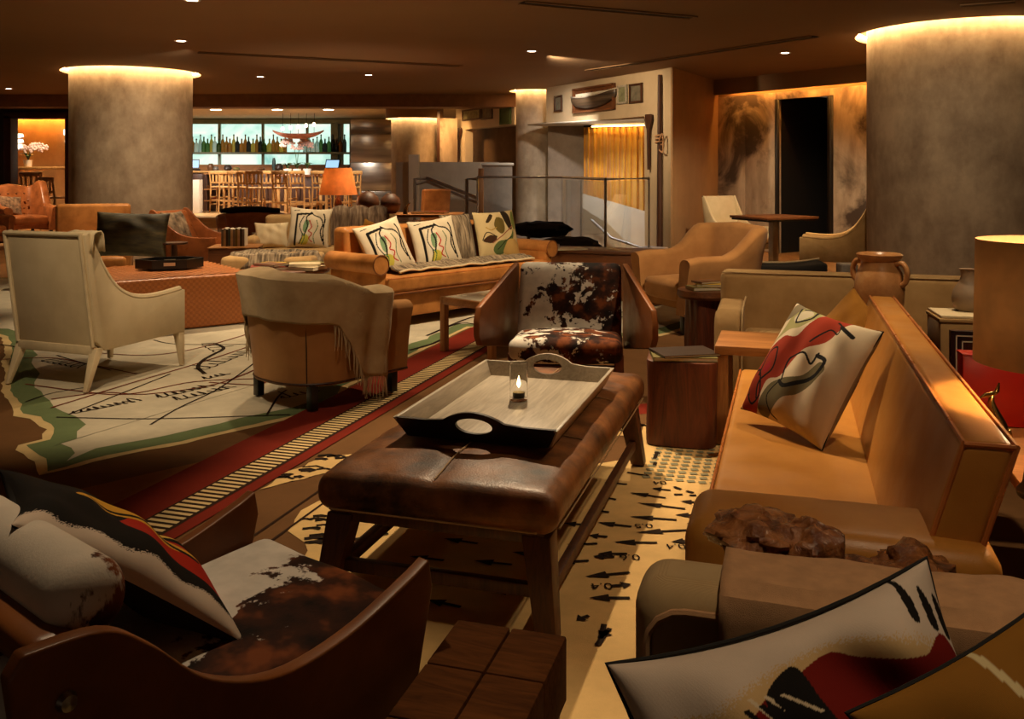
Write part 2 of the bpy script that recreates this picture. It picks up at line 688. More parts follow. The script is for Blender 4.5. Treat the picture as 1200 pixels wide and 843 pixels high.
def ceiling_mesh():
    """flat ceiling with a round recess above each column"""
    x0, x1, y0, y1 = -20.0, 16.0, -6.0, 19.0
    sq = []
    for (cx, cy, r) in COLS[:3]:
        rr = r + 0.13
        sq.append((cx - rr - 0.1, cx + rr + 0.1, cy - rr - 0.1, cy + rr + 0.1, cx, cy, rr))
    sq = [q for q in sq if q[3] < y1]
    xs = sorted({x0, x1, *[q[0] for q in sq], *[q[1] for q in sq]})
    ys = sorted({y0, y1, *[q[2] for q in sq], *[q[3] for q in sq]})
    mb = MB()
    for i in range(len(xs) - 1):
        for j in range(len(ys) - 1):
            mx, my = (xs[i] + xs[i + 1]) / 2, (ys[j] + ys[j + 1]) / 2
            if any(q[0] < mx < q[1] and q[2] < my < q[3] for q in sq):
                continue
            mb.add([(xs[i], ys[j], CEIL), (xs[i + 1], ys[j], CEIL), (xs[i + 1], ys[j + 1], CEIL), (xs[i], ys[j + 1], CEIL)], [(0, 1, 2, 3)])
    n = 64
    for (a, b, c, d, cx, cy, r) in sq:
        h = (b - a) / 2
        v = []
        for k in range(n):
            t = 2 * PI * k / n
            dx, dy = math.cos(t), math.sin(t)
            v.append((cx + r * dx, cy + r * dy, CEIL))
            m = h / max(abs(dx), abs(dy))
            v.append((cx + m * dx, cy + m * dy, CEIL))
        mb.add(v, [(2 * k, 2 * ((k + 1) % n), 2 * ((k + 1) % n) + 1, 2 * k + 1) for k in range(n)])
        mb.lathe([(r, 0), (r, 0.2), (0.02, 0.2)], n, (cx, cy, CEIL))
    return mb


co_ = ceiling_mesh()
struct(co_.build('ceiling', M['ceiling']))
# dropped beam and the bar ceiling behind it
mb = MB().box((-8.0, 19.3, 2.87), (26, 0.6, 0.27))
struct(MB().box((-8.0, 26.6, 2.99), (26, 14, 0.06)).build('ceiling', plain('bar ceiling paint', (232, 206, 158), 0.8)))
struct(mb.build('trim_beam', plain('beam paint', (140, 98, 60), 0.7)))

M['led'] = emit('warm led strip', (1.0, 0.66, 0.30), 40.0)
COLNAME = ['large round plaster column on the far side of the fabric sofa', 'round plaster column beside the bar', 'slim round plaster column at the stair', 'round plaster column beside the steel panel']
for i, (cx, cy, r) in enumerate(COLS):
    top = CEIL + 0.2 if i < 3 else 2.78
    col = MB().lathe([(r, 0), (r, top)], 72, (cx, cy, 0)).build('column', M['concrete'])
    struct(col)
    mb = MB()
    rr = r + 0.095
    zz = CEIL + 0.06 if i < 3 else 2.70
    mb.tube([(cx + rr * math.cos(2 * PI * k / 60), cy + rr * math.sin(2 * PI * k / 60), zz) for k in range(60)], 0.014, 6, closed=True)
    st = mb.build('light_strip', M['led'], None)
    st.parent = col
    if i == 3:
        mb = MB().lathe([(r + 0.13, 2.64), (r + 0.13, 2.96), (0.05, 2.96)], 48, (cx, cy, 0))
        b2 = mb.build('cove_ring', M['ceiling'])
        b2.parent = col


def wall(name, P, Q, z0, z1, mat, th=0.12, side=1):
    """upright slab from P to Q (xy)"""
    P, Q = Vector((P[0], P[1], 0)), Vector((Q[0], Q[1], 0))
    d = (Q - P).normalized()
    n = Vector((-d.y, d.x, 0)) * th * side
    v = []
    for z in (z0, z1):
        for p in (P, Q, Q + n, P + n):
            v.append((p.x, p.y, z))
    f = [(0, 1, 5, 4), (1, 2, 6, 5), (2, 3, 7, 6), (3, 0, 4, 7), (0, 3, 2, 1), (4, 5, 6, 7)]
    return MB().add(v, f)


def on_wall(P, Q, px):
    """point of the line P-Q under pixel column px"""
    u = (px - 600) / K
    t = (u * P[1] - P[0]) / ((Q[0] - P[0]) - u * (Q[1] - P[1]))
    return Vector((P[0] + (Q[0] - P[0]) * t, P[1] + (Q[1] - P[1]) * t, 0))


def hgt(p, py):
    return CAMH - (py - HOR) * p.y / K


# stair wall line: from the corner post back to the slim column
P1, P2, PM = (2.46, 14.06), (3.72, 16.4), (0.66, 17.5)
pa, pb, pc = on_wall(P1, PM, 755), on_wall(P1, PM, 643), on_wall(P1, PM, 688)
M['white_wall2'] = plaster('warm white wall', (206, 184, 150), (188, 164, 130), 1.0)
struct(wall('wall_right', P1, (pa.x, pa.y), 0, CEIL, M['white_wall2'], 0.04, -1).build('wall_right', M['white_wall2']))
struct(wall('w', (pa.x, pa.y), (PM[0], PM[1]), 2.28, CEIL, M['white_wall2'], 0.35, -1).build('wall_right', M['white_wall2']))
struct(wall('w', P1, P2, 0, CEIL, M['tan_wall'], 0.03, -1).build('wall_right', M['tan_wall']))
# soffit of the stair opening
mb = MB().add([(0.3, 17.4, 2.28), (2.3, 14.9, 2.28), (4.2, 17.5, 2.28), (2.5, 20.0, 2.28)], [(0, 1, 2, 3)])
struct(mb.build('trim_soffit', M['white_paint'], solid=0.03))
# grey plaster wall below the header
struct(wall('w', (0.70, 17.62), (1.47, 17.55), -0.6, 2.28, M['grey_plaster'], 0.3, 1).build('wall_right', M['grey_plaster']))

# mural wall at right back with a dark doorway
Q0, Q1 = (3.70, 16.35), (7.2, 11.6)
M['mural'] = None
t = NT('smoky mural paint')
n1 = t.noise(1.1, 6, 0.6, t.mapped((1, 1, 1), (0, 0, 0), (3, 1, 0)), 0.6)
n2 = t.noise(3.5, 5, 0.6, t.mapped((1, 1, 0.3)))
base = t.ramp(n2, [(0.35, L4((160, 138, 114))), (0.65, L4((206, 186, 160)))])
t.color(t.mix(t.ramp(n1, [(0.50, (0, 0, 0)), (0.66, (1, 1, 1))]), base, L4((74, 60, 50))))
t.rough(0.7)
M['mural'] = t.mat
d0, d1 = on_wall(Q0, Q1, 910), on_wall(Q0, Q1, 973)
ztop = 2.72
for a, b in ((Q0, (d0.x, d0.y)), ((d1.x, d1.y), Q1)):
    n_ = 3
    mbp = wall('w', a, b, 0, ztop, M['mural'], 0.12, 1)
    o = struct(mbp.build('wall_back', M['mural']))
    # boards of the panelled wall
    dv = Vector((b[0] - a[0], b[1] - a[1], 0))
    nb = max(2, int(dv.length / 0.75))
    nn = Vector((dv.y, -dv.x, 0)).normalized()
    for i in range(nb):
        s0 = Vector((a[0], a[1], 0)) + dv * ((i + 0.006) / nb) + nn * 0.022
        s1 = Vector((a[0], a[1], 0)) + dv * ((i + 0.994) / nb) + nn * 0.022
        bp = wall('w', (s0.x, s0.y), (s1.x, s1.y), 0.02, ztop - 0.01, M['mural'], 0.02, 1).build('board', M['mural'], o, bevel=0.004)
struct(wall('w', (d0.x, d0.y), (d1.x, d1.y), 2.60, ztop, M['mural'], 0.12, 1).build('wall_back', M['mural']))
# passage behind the doorway, its unlit dark put into the wall colour
dn = Vector((d1.x - d0.x, d1.y - d0.y, 0)).normalized()
bk = Vector((-dn.y, dn.x, 0))
M['void'] = plain('passage darkness', (18, 13, 10), 0.8)
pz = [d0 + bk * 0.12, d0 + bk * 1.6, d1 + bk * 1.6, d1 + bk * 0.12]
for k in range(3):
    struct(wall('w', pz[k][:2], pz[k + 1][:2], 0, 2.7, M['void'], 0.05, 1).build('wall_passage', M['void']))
mb = MB()
for pp in (d0, d1):
    mb.box((pp.x, pp.y, 1.3), (0.06, 0.14, 2.6))
struct(mb.build('door_1', M['black_wood'], bevel=0.005))
# header above the mural wall and the light cove behind its lower edge
q0, q1 = Vector((*Q0, 0)) - bk * 0.35, Vector((*Q1, 0)) - bk * 0.35
struct(wall('w', (q0.x + 0.1, q0.y), q1[:2], 2.74, CEIL, M['tan_wall'], 0.1, 1).build('wall_back', M['ceiling']))
cs = MB().tube([Vector((*Q0, 0)) - bk * 0.16 + Vector((0.25, -0.3, 2.86)), Vector((*Q1, 0)) - bk * 0.16 + Vector((0, 0, 2.86))], 0.012, 6)
M['led_amber'] = emit('amber led strip', (1.0, 0.42, 0.08), 40.0)
cs = cs.build('light_strip', M['led_amber'])
tag(cs, 'hidden amber light strip above the smoky painted wall panels', 'light')
struct(wall('w', Q0, Q1, ztop, CEIL, M['ceiling'], 0.12, 1).build('wall_back', M['ceiling']))

# right side wall far outside, behind the column
struct(wall('w', (9.5, -4), (9.5, 14), 0, CEIL, M['tan_wall'], 0.2, -1).build('wall_right', M['tan_wall']))
struct(wall('w', (-13.5, 17.2), (-13.5, -4), 0, CEIL, M['dark_wall'], 0.2, -1).build('wall_left', M['dark_wall']))

# left end wall with a framed opening
LW = 20.0
ax0, ax1 = A(15, 200, LW).x, A(86, 200, LW).x
zt = A(0, 136, LW).z
struct(MB().box(((-13.5 + ax0) / 2, LW, 1.5), (ax0 + 13.5, 0.2, 3.0)).build('wall_left', M['dark_wall']))
struct(MB().box(((ax0 + ax1) / 2, LW, (zt + 3) / 2), (ax1 - ax0, 0.2, 3 - zt)).build('wall_left', M['dark_wall']))
struct(MB().box(((ax1 + A(224, 0, LW).x) / 2, LW, 1.5), (A(224, 0, LW).x - ax1 - 0.6, 0.2, 3.0)).build('wall_left', M['dark_wall']))
mb = MB()
mb.box((ax0, LW - 0.08, zt / 2), (0.16, 0.3, zt)).box((ax1, LW - 0.08, zt / 2), (0.16, 0.3, zt)).box(((ax0 + ax1) / 2, LW - 0.08, zt), (ax1 - ax0 + 0.16, 0.3, 0.14))
struct(mb.build('window_1', plain('dark red brown frame', (70, 34, 18), 0.45), bevel=0.01))
M['amber_wall'] = plaster('ochre plaster', (206, 160, 104), (166, 122, 78), 1.0)
struct(MB().box((A(50, 0, 24.2).x, 24.2, 1.5), (5.0, 0.15, 3.0)).build('wall_back', M['amber_wall']))
o = MB().box((A(50, 0, 24.0).x, 23.95, 2.86), (2.9, 0.03, 0.03)).build('light_strip', M['led_amber'])
tag(o, 'amber light strip washing the ochre wall of the side room', 'light')
spot(A(50, 0, 21.3).x, 21.3, 2.95, A(50, 0, 22.0).x, 22.0, 1.0, 140, 110, 0.8, WARM)

# bar back wall, side pieces, platform
PZ = 0.25
struct(MB().box((-6.0, 25.5, PZ / 2), (9.5, 6.6, PZ)).build('floor_bar', wood('bar floorboards', (206, 166, 112), (168, 124, 76), 3.0, (10, 1, 1), 0.35, 0.05), bevel=0.01))
BY = 27.0
bx0, bx1 = A(222, 0, BY).x, A(411, 0, BY).x
bz0, bz1 = A(0, 193, BY).z, A(0, 145, BY).z
M['dark_green_metal'] = plain('grey green metal', (150, 154, 130), 0.5, 0.1)
bw = struct(MB().box((-7.0, BY + 0.3, 1.5), (9.0, 0.2, 3.0)).build('wall_back', M['grey_plaster']))
t = NT('backlit glass panel')
nn = t.noise(0.9, 5, 0.6, None, 0.8)
cc = t.ramp(nn, [(0.3, (0.26, 0.58, 0.50, 1)), (0.48, (0.66, 0.95, 0.78, 1)), (0.66, (1.0, 1.0, 0.82, 1))])
t.color((0.05, 0.05, 0.05, 1))
t.l(cc, t.b.inputs['Emission Color'])
t.b.inputs['Emission Strength'].default_value = 0.52
t.rough(0.3)
M['backlit'] = t.mat
bb = thing('backlit_bar_shelving', 'glowing blue white back bar of glass panels with one bottle shelf', 'shelving', ((bx0 + bx1) / 2, BY, 0), 0)
cuts = [222, 257, 308, 360, 392, 401, 411]
for i in range(len(cuts) - 1):
    xa, xb = A(cuts[i], 0, BY).x - bb.location.x, A(cuts[i + 1], 0, BY).x - bb.location.x
    if i == 4:
        continue
    MB().box(((xa + xb) / 2, 0.1, (bz0 + bz1) / 2), (xb - xa - 0.06, 0.04, bz1 - bz0)).build('glass_panel', M['backlit'], bb)
for px in cuts[:-1] + [411]:
    x = A(px, 0, BY).x - bb.location.x
    wd = 0.22 if px in (392,) else 0.07
    MB().box((x, 0.06, (bz0 + bz1) / 2), (wd, 0.16, bz1 - bz0)).build('mullion', M['dark_green_metal'], bb)
MB().box((0, 0.05, bz1 + 0.06), (bx1 - bx0 + 0.2, 0.2, 0.14)).build('head_rail', M['dark_green_metal'], bb)
SHZ = A(0, 178.5, BY).z
MB().box((0, -0.06, SHZ - 0.03), (bx1 - bx0, 0.34, 0.06)).build('shelf', M['dark_green_metal'], bb)
MB().box((0, -0.1, (bz0 + PZ) / 2), (bx1 - bx0, 0.5, bz0 - PZ)).build('back_counter', M['oak'], bb)

# stainless panel
px0, px1 = A(411, 0, 25.5).x, A(462, 0, 25.5).x
t = NT('brushed steel sheet')
t.color(t.ramp(t.noise(2.5, 4, 0.5, t.mapped((0.15, 1, 1.6))), [(0.3, L4((120, 112, 104))), (0.7, L4((214, 206, 194)))]))
t.rough(0.28)
t.set(Metallic=1.0)
M['steel_sheet'] = t.mat
sp = struct(MB().box(((px0 + px1) / 2, 25.5, 1.42), (px1 - px0, 0.1, 2.85)).build('wall_steel', M['grey_plaster']))
for i, (za, zb) in enumerate(((0.25, 0.82), (0.84, 1.62), (1.64, 2.42), (2.44, 2.84))):
    MB().box(((px0 + px1) / 2, 25.44 - 0.004 * i, (za + zb) / 2), (px1 - px0 - 0.03, 0.02, zb - za)).build('panel', M['steel_sheet'], sp, bevel=0.006)

# painted screen beside the far column
a_, b_ = A(514, 0, 21.0), A(536, 0, 21.2)
scr = wall('w', a_[:2], b_[:2], 0.5, 2.62, M['mural'], 0.05, 1).build('wall_screen', M['mural'])
struct(scr)
struct(MB().box((a_.x, a_.y - 0.02, 1.4), (0.06, 0.1, 2.8)).build('trim_screen', M['dark_wood']))
spot(a_.x + 0.1, 20.2, 2.7, a_.x + 0.2, 21, 2.2, 60, 80, 0.8, WARM2)

# white wall with pictures above a recess, left of the slim column
W0, W1 = (-1.34, 21.7), (0.05, 19.0)
struct(wall('w', W1, W0, 2.36, CEIL, M['white_wall'], 0.2, -1).build('wall_back', M['white_wall']))
e0 = on_wall(W1, W0, 545)
struct(wall('w', e0[:2], W0, 0, 2.36, M['white_wall'], 0.2, -1).build('wall_back', M['white_wall']))
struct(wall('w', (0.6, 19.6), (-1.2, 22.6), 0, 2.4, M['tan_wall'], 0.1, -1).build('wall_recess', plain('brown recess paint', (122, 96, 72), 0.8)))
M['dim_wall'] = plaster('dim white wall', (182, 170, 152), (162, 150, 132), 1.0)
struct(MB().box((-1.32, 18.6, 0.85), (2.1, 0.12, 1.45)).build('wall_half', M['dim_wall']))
struct(MB().box((A(485, 0, 18.4).x, 18.45, 0.85), (0.2, 0.2, 1.75)).build('wall_half', M['white_wall']))
spot(-1.2, 17.2, 2.9, -1.3, 18.6, 0.9, 7, 80, 0.7, NEUT)

# stair well behind the glass: white sloping wall and curtain wall
struct(wall('w', (1.35, 18.9), (4.4, 16.9), -0.6, 2.9, M['white_paint'], 0.1, 1).build('wall_stair', M['white_paint']))
# white parapet sloping down in front of the curtain, and the stair stringer before it
v = []
for t_ in (0, 0.12):
    for px_, py_, yy in ((684, 227, 16.9), (760, 249, 15.9), (760, 330, 15.9), (684, 330, 16.9)):
        q_ = A(px_, py_, yy)
        v.append((q_.x, q_.y + t_, q_.z))
bx = [(0, 1, 2, 3), (4, 7, 6, 5), (0, 4, 5, 1), (1, 5, 6, 2), (2, 6, 7, 3), (3, 7, 4, 0)]
struct(MB().add(v, bx).build('wall_stair', M['white_paint']))
v = []
for t_ in (0, 0.08):
    for px_, py_, yy in ((684, 244, 16.2), (712, 262, 15.6), (750, 300, 14.9), (750, 330, 14.9), (684, 330, 16.2)):
        q_ = A(px_, py_, yy)
        v.append((q_.x, q_.y + t_, q_.z))
struct(MB().add(v, [(0, 1, 2, 3, 4), (5, 9, 8, 7, 6)] + [(i, 5 + i, 5 + (i + 1) % 5, (i + 1) % 5) for i in range(5)]).build('wall_stair', M['white_wall']))
# sloping steel handrail in the well
tag(MB().tube([A(694, 258, 15.6), A(716, 279, 15.2), A(755, 292, 14.8)], 0.022, 8).build('stair_handrail', M['steel']), 'thin steel handrail sloping down behind the glass balustrade', 'handrail')
spot(1.80, 15.95, 2.22, 1.7, 15.8, 0.4, 60, 150, 0.9, (0.95, 0.95, 1.0))

# amber curtain
ct = thing('curtain', 'amber pleated curtain filling the stair window', 'curtain', (2.0, 17.0, 0))
x0_, x1_ = A(684, 0, 17.3).x - 2.0, A(762, 0, 16.6).x - 2.0
M['curtain'] = fabric('amber curtain cloth', (232, 176, 52), (196, 136, 30), 300, 0.1, 3.0, 0.3)


def curt(u, v):
    ph = u * 2 * PI * 11
    amp = 0.05 + 0.03 * nz(u * 6, 0.3)
    return (x0_ + (x1_ - x0_) * u, amp * math.sin(ph + 0.6 * nz(u * 9, v * 2)) + 0.25 - 0.55 * u, 0.5 + 1.72 * v)


MB().grid(200, 14, curt).build('cloth', M['curtain'], ct, solid=0.004)
MB().tube([(x0_, 0.25, 2.24), (x1_, -0.3, 2.24)], 0.02, 8).build('rail', M['dark_metal'], ct)
M['led_curtain'] = emit('curtain led strip', (1.0, 0.62, 0.22), 12.0)
o = MB().tube([(1.5, 17.05, 2.23), (2.55, 16.5, 2.23)], 0.012, 6).build('light_strip', M['led_curtain'])
tag(o, 'hidden light strip over the top of the amber curtain', 'light')

# ------------------------------------------------------------------ ceiling fittings
M['lamp_white'] = emit('lamp face', (1.0, 0.86, 0.66), 14.0)
dls = [(225, 0, 'at the top edge of the picture, near the left column'), (212, 48, 'just ahead of the left column'), (623, 60, 'alone in the middle of the ceiling'), (432, 88, 'right of the long ceiling slot'),
       (305, 90, 'below the long ceiling slot'), (920, 62, 'ahead of the smoky panels'), (10, 104, 'at the far left'), (550, 119, 'nearest the white picture wall')]
first = None
for px, py, wh in dls:
    p = G(px, max(py, 1), CEIL) if True else None
    p = Vector(((px - 600) / K * (K * (CAMH - CEIL) / (py - HOR)), K * (CAMH - CEIL) / (py - HOR), CEIL))
    if first is None:
        first = thing('downlight', '', 'light', p, 0, 'round ceiling downlights')
        MB().lathe([(0.055, -0.002), (0.075, -0.006), (0.08, 0.0), (0.055, 0.0)], 24).build('trim_ring', M['white_paint'], first)
        MB().lathe([(0.0, -0.001), (0.05, -0.001)], 20).build('lamp_face', M['lamp_white'], first)
        d = first
    else:
        d = dup(first, loc=p)
    d['label'] = 'small round ceiling downlight ' + wh
# air slots in the ceiling
def slot(pa_, pb_, label, wdt=0.07):
    a = Vector(((pa_[0] - 600) / K * (1.6 * K / (HOR - pa_[1])), 1.6 * K / (HOR - pa_[1]), CEIL))
    b = Vector(((pb_[0] - 600) / K * (1.6 * K / (HOR - pb_[1])), 1.6 * K / (HOR - pb_[1]), CEIL))
    d = b - a
    ya = math.degrees(math.atan2(d.y, d.x))
    th = thing('air_slot', label, 'vent', (a + b) / 2 - Vector((0, 0, 0.004)), ya, 'slots in the ceiling')
    Ls = d.length
    for s_ in (-1, 1):
        MB().box((0, s_ * wdt, -0.006), (Ls, 0.03, 0.012)).build('edge_trim', M['ceiling'], th)
    MB().box((0, 0, -0.001), (Ls, wdt * 2 - 0.03, 0.004)).build('slot', plain('dark slot', (40, 28, 18), 0.8), th)


slot((232, 61), (540, 77), 'long narrow air slot in the ceiling between the left column and the stair')
slot((612, 2), (812, 20), 'narrow air slot in the ceiling nearest the top edge')
slot((690, 82), (955, 42), 'long oblique air slot ahead of the ship model wall')
slot((1125, 6), (1190, 1), 'short air slot beside the big right column', 0.05)

# ------------------------------------------------------------------ stair balustrade
cb = 0.25
r0, r1, r2, r3 = Vector((1.246, 12.1, 0)), Vector((0.85, 15.3, 0)), Vector((-0.62, 16.3, 0)), Vector((2.05, 13.6, 0))
hr = 1.285
cu = MB()
cu.add([(r0.x - 0.9, r0.y - 0.35, 0), (r0.x + 0.05, r0.y - 0.22, 0), (r3.x + 0.3, r3.y, 0), (r3.x, r3.y + 0.3, 0), (r0.x - 0.02, r0.y + 0.25, 0), (r1.x + 0.15, r1.y, 0), (r2.x, r2.y + 0.2, 0), (r2.x, r2.y - 0.2, 0), (r1.x - 0.6, r1.y - 0.3, 0)] +
       [(r0.x - 0.9, r0.y - 0.35, cb), (r0.x + 0.05, r0.y - 0.22, cb), (r3.x + 0.3, r3.y, cb), (r3.x, r3.y + 0.3, cb), (r0.x - 0.02, r0.y + 0.25, cb), (r1.x + 0.15, r1.y, cb), (r2.x, r2.y + 0.2, cb), (r2.x, r2.y - 0.2, cb), (r1.x - 0.6, r1.y - 0.3, cb)],
       [tuple(range(9)), tuple(range(9, 18))] + [(i, (i + 1) % 9, 9 + (i + 1) % 9, 9 + i) for i in range(9)])
struct(cu.build('trim_curb', M['grey_plaster'], bevel=0.01))
bal = thing('glass_balustrade', 'clear glass balustrade with steel posts and a steel top rail around the stair', 'railing', (r0.x, r0.y, cb))
lo = lambda p, z: Vector((p.x - r0.x, p.y - r0.y, z))
for a, b in ((r3, r0), (r0, r1), (r1, r2)):
    d = b - a
    nseg = 2 if d.length > 2 else 1
    for i in range(nseg):
        p = a + d * ((i + 0.01) / nseg)
        q = a + d * ((i + 0.99) / nseg)
        pl, ql = lo(p, 0), lo(q, 0)
        nrm = Vector((-d.y, d.x, 0)).normalized() * 0.006
        v = [pl - nrm, ql - nrm, ql + nrm, pl + nrm]
        v = [Vector((*x[:2], 0.03)) for x in v] + [Vector((*x[:2], hr - cb - 0.03)) for x in v]
        MB().add(v, [(0, 1, 5, 4), (1, 2, 6, 5), (2, 3, 7, 6), (3, 0, 4, 7), (0, 3, 2, 1), (4, 5, 6, 7)]).build('glass_pane', M['glass'], bal)
MB().tube([lo(r3, hr - cb), lo(r0, hr - cb), lo(r1, hr - cb), lo(r2, hr - cb)], 0.02, 8).build('top_rail', M['steel'], bal)
for p in (r0, r2, r3):
    MB().tube([lo(p, 0), lo(p, hr - cb)], 0.018, 8).build('post', M['steel'], bal)
# handrails at the far stair head
hs = thing('stair_rail', 'grey tube handrail sloping down in front of the low white wall', 'handrail', (*A(523, 0, 17.3)[:2], 0.0))
ox = hs.location.x
def hp(px, py, y=17.3):
    p = A(px, py, y)
    return Vector((p.x - ox, p.y - 17.3, p.z))
MB().tube([hp(486, 233), hp(486, 210), hp(500, 209), hp(562, 233)], 0.035, 8).build('top_rail', M['steel'], hs)
MB().tube([hp(488, 216), hp(500, 213), hp(562, 239)], 0.025, 8).build('lower_rail', M['steel'], hs)
MB().tube([hp(547, 262), hp(547, 210), hp(562, 210)], 0.035, 8).build('end_post', M['steel'], hs)
MB().tube([hp(486, 233), hp(486, 275)], 0.03, 8).build('post', M['steel'], hs)
# pale cabinet block behind the rail
p = A(583, 0, 17.2)
o = thing('pale_plinth', 'pale grey box plinth standing behind the glass rail', 'plinth', (p.x, p.y, 0))
MB().box((0, 0, 0.75), (0.56, 0.5, 1.5)).build('body', M['grey_plaster'], o, bevel=0.01)
MB().box((-0.3, -0.15, 0.72), (0.1, 0.6, 1.44)).build('side_board', M['oak_up'], o, bevel=0.01)
MB().box((0, 0, 1.52), (0.62, 0.56, 0.05)).build('top', M['white_paint'], o, bevel=0.01)

# ================================================================== CARPET
MC = {}
def carpet_mat(name, c, var=0.14):
    t = NT(name)
    c2 = tuple(x * (1 - var) for x in c)
    t.color(t.ramp(t.noise(3.0, 6, 0.65), [(0.3, L4(c2)), (0.7, L4(c))]))
    t.rough(0.95)
    t.bump(t.noise(420, 2), 0.5, 0.003)
    t.set(Specular_IOR_Level=0.1)
    MC[name] = t.mat
    return t.mat


carpet_mat('brown carpet', (116, 82, 50))
carpet_mat('ochre carpet', (158, 104, 56))
carpet_mat('map white', (206, 196, 172))
carpet_mat('map green', (112, 128, 88))
carpet_mat('map cream', (226, 198, 142))
carpet_mat('map red', (124, 40, 26))
carpet_mat('map dark', (58, 38, 26))
carpet_mat('map tan', (232, 194, 130))
carpet_mat('ink', (44, 33, 25))
carpet_mat('ink red', (112, 52, 36))
carpet_mat('dot green', (150, 146, 116))

car = thing('carpet', 'wall to wall carpet printed like an old sea chart', 'carpet', (0, 0, 0))


def flat(poly, z, mat, name, jag=0.0, step=0.08, seed=0):
    P = [Vector((p[0], p[1], 0)) for p in poly]
    if jag:
        out = []
        for i in range(len(P)):
            a, b = P[i], P[(i + 1) % len(P)]
            n = max(1, int((b - a).length / step))
            for k in range(n):
                q = a.lerp(b, k / n)
                out.append(q + Vector((nz(q.x * 9, q.y * 9, seed), nz(q.x * 9, q.y * 9, seed + 7), 0)) * jag)
        P = out
    return MB().add([(p.x, p.y, z) for p in P], [tuple(range(len(P)))]).build(name, mat, car)


def strip_mb(mb, pts, wdt, z):
    pts = [Vector((p[0], p[1], 0)) for p in pts]
    v = []
    for i, p in enumerate(pts):
        t = (pts[min(i + 1, len(pts) - 1)] - pts[max(i - 1, 0)])
        t = t.normalized() if t.length > 1e-9 else Vector((1, 0, 0))
        n = Vector((-t.y, t.x, 0)) * wdt / 2
        v += [(p.x + n.x, p.y + n.y, z), (p.x - n.x, p.y - n.y, z)]
    mb.add(v, [(2 * i, 2 * i + 1, 2 * i + 3, 2 * i + 2) for i in range(len(pts) - 1)])


flat([(-9, -2), (7.5, -2), (7.5, 9.2), (3.9, 9.2), (3.9, 11.8), (-9, 11.8)], 0.004, MC['brown carpet'], 'brown_ground')
# ochre strip between the chart and the red band
flat([G(0, 608), G(70, 580), G(282, 532), G(340, 500), G(165, 606), G(60, 700)], 0.005, MC['ochre carpet'], 'ochre_band')
coast = [G(-60, 380), G(2, 396), G(6, 412), G(2, 425), G(6, 438), G(2, 460), G(13, 477), G(17, 488), G(37, 492), G(52, 505), G(48, 516), G(22, 523), G(20, 529), G(33, 538), G(41, 542), G(46, 559),
         G(130, 538), G(217, 521), G(303, 501), G(368, 486), G(400, 474)]
upper = [AB(a, -2.72) for a in (5.3, 7.6)]
rest = [G(560, 385), G(640, 392), G(757, 398), G(790, 391), G(816, 382), G(840, 366), G(850, 340), G(500, 326), G(-60, 326)]
outline = coast + upper + rest
flat(outline, 0.006, MC['map cream'], 'cream_outline', 0.02)


def inset(P, d):
    c = sum((Vector((p[0], p[1], 0)) for p in P), Vector()) / len(P)
    out = []
    n = len(P)
    for i in range(n):
        p0, p1, p2 = [Vector((q[0], q[1], 0)) for q in (P[i - 1], P[i], P[(i + 1) % n])]
        e1, e2 = (p1 - p0).normalized(), (p2 - p1).normalized()
        n1, n2 = Vector((-e1.y, e1.x, 0)), Vector((-e2.y, e2.x, 0))
        m = (n1 + n2)
        m = m.normalized() if m.length > 1e-6 else n1
        out.append(p1 + m * d)
    return out


area = sum(outline[i].x * outline[(i + 1) % len(outline)].y - outline[(i + 1) % len(outline)].x * outline[i].y for i in range(len(outline)))
sg = 1 if area > 0 else -1
flat(inset(outline, 0.05 * sg), 0.007, MC['map green'], 'green_shallows', 0.02, seed=2)
flat(inset(outline, 0.20 * sg), 0.008, MC['map white'], 'white_sea', 0.05, 0.12, seed=5)
# red band with ladder scale
RB = [2.6, 8.1]
flat([AB(RB[0], -2.69), AB(RB[1], -2.69), AB(RB[1], -2.22), AB(RB[0], -2.22)], 0.010, MC['map red'], 'red_band')
flat([AB(RB[0], -2.45), AB(RB[1], -2.45), AB(RB[1], -2.285), AB(RB[0], -2.285)], 0.012, MC['map dark'], 'dark_scale')
mb = MB()
a = RB[0]
while a < RB[1]:
    mb.add([(*AB(a, -2.435)[:2], 0.014), (*AB(a + 0.022, -2.435)[:2], 0.014), (*AB(a + 0.022, -2.30)[:2], 0.014), (*AB(a, -2.30)[:2], 0.014)], [(0, 1, 2, 3)])
    a += 0.042
stuff(mb.build('scale_ticks', MC['map cream'], car))
# thin rhumb lines on brown ground
mb = MB()
for b_ in (-1.86, -1.95, -1.55):
    strip_mb(mb, [AB(2.3, b_), AB(7.0, b_ - 0.02)], 0.012, 0.008)
stuff(mb.build('thin_lines', MC['map dark'], car))
# lines on the chart
lines_r = [[(0, 423), (60, 421), (110, 430), (160, 440)], [(30, 452), (90, 460), (150, 464), (230, 449), (330, 445), (345, 446)], [(60, 470), (120, 462), (170, 464), (240, 455), (280, 443), (330, 421)],
           [(245, 450), (300, 453), (315, 448), (340, 444)], [(100, 414), (170, 418), (230, 410), (300, 390)], [(60, 480), (150, 452), (240, 425), (320, 398)]]
mb = MB()
for l_ in lines_r:
    strip_mb(mb, cr([G(*p) for p in l_], 6), 0.018, 0.0105)
stuff(mb.build('red_course_lines', MC['ink red'], car))
lines_k = [[(66, 491), (180, 493), (340, 488)], [(176, 500), (210, 480), (260, 455), (310, 418), (325, 408)], [(80, 488), (140, 464), (200, 440)], [(313, 488), (326, 467), (336, 459)],
           [(30, 473), (60, 463), (100, 456)], [(180, 400), (210, 405), (300, 405)], [(66, 418), (100, 428), (130, 436)], [(0, 405), (60, 412), (130, 404)]]
mb = MB()
for l_ in lines_k:
    strip_mb(mb, cr([G(*p) for p in l_], 6), 0.013, 0.0105)
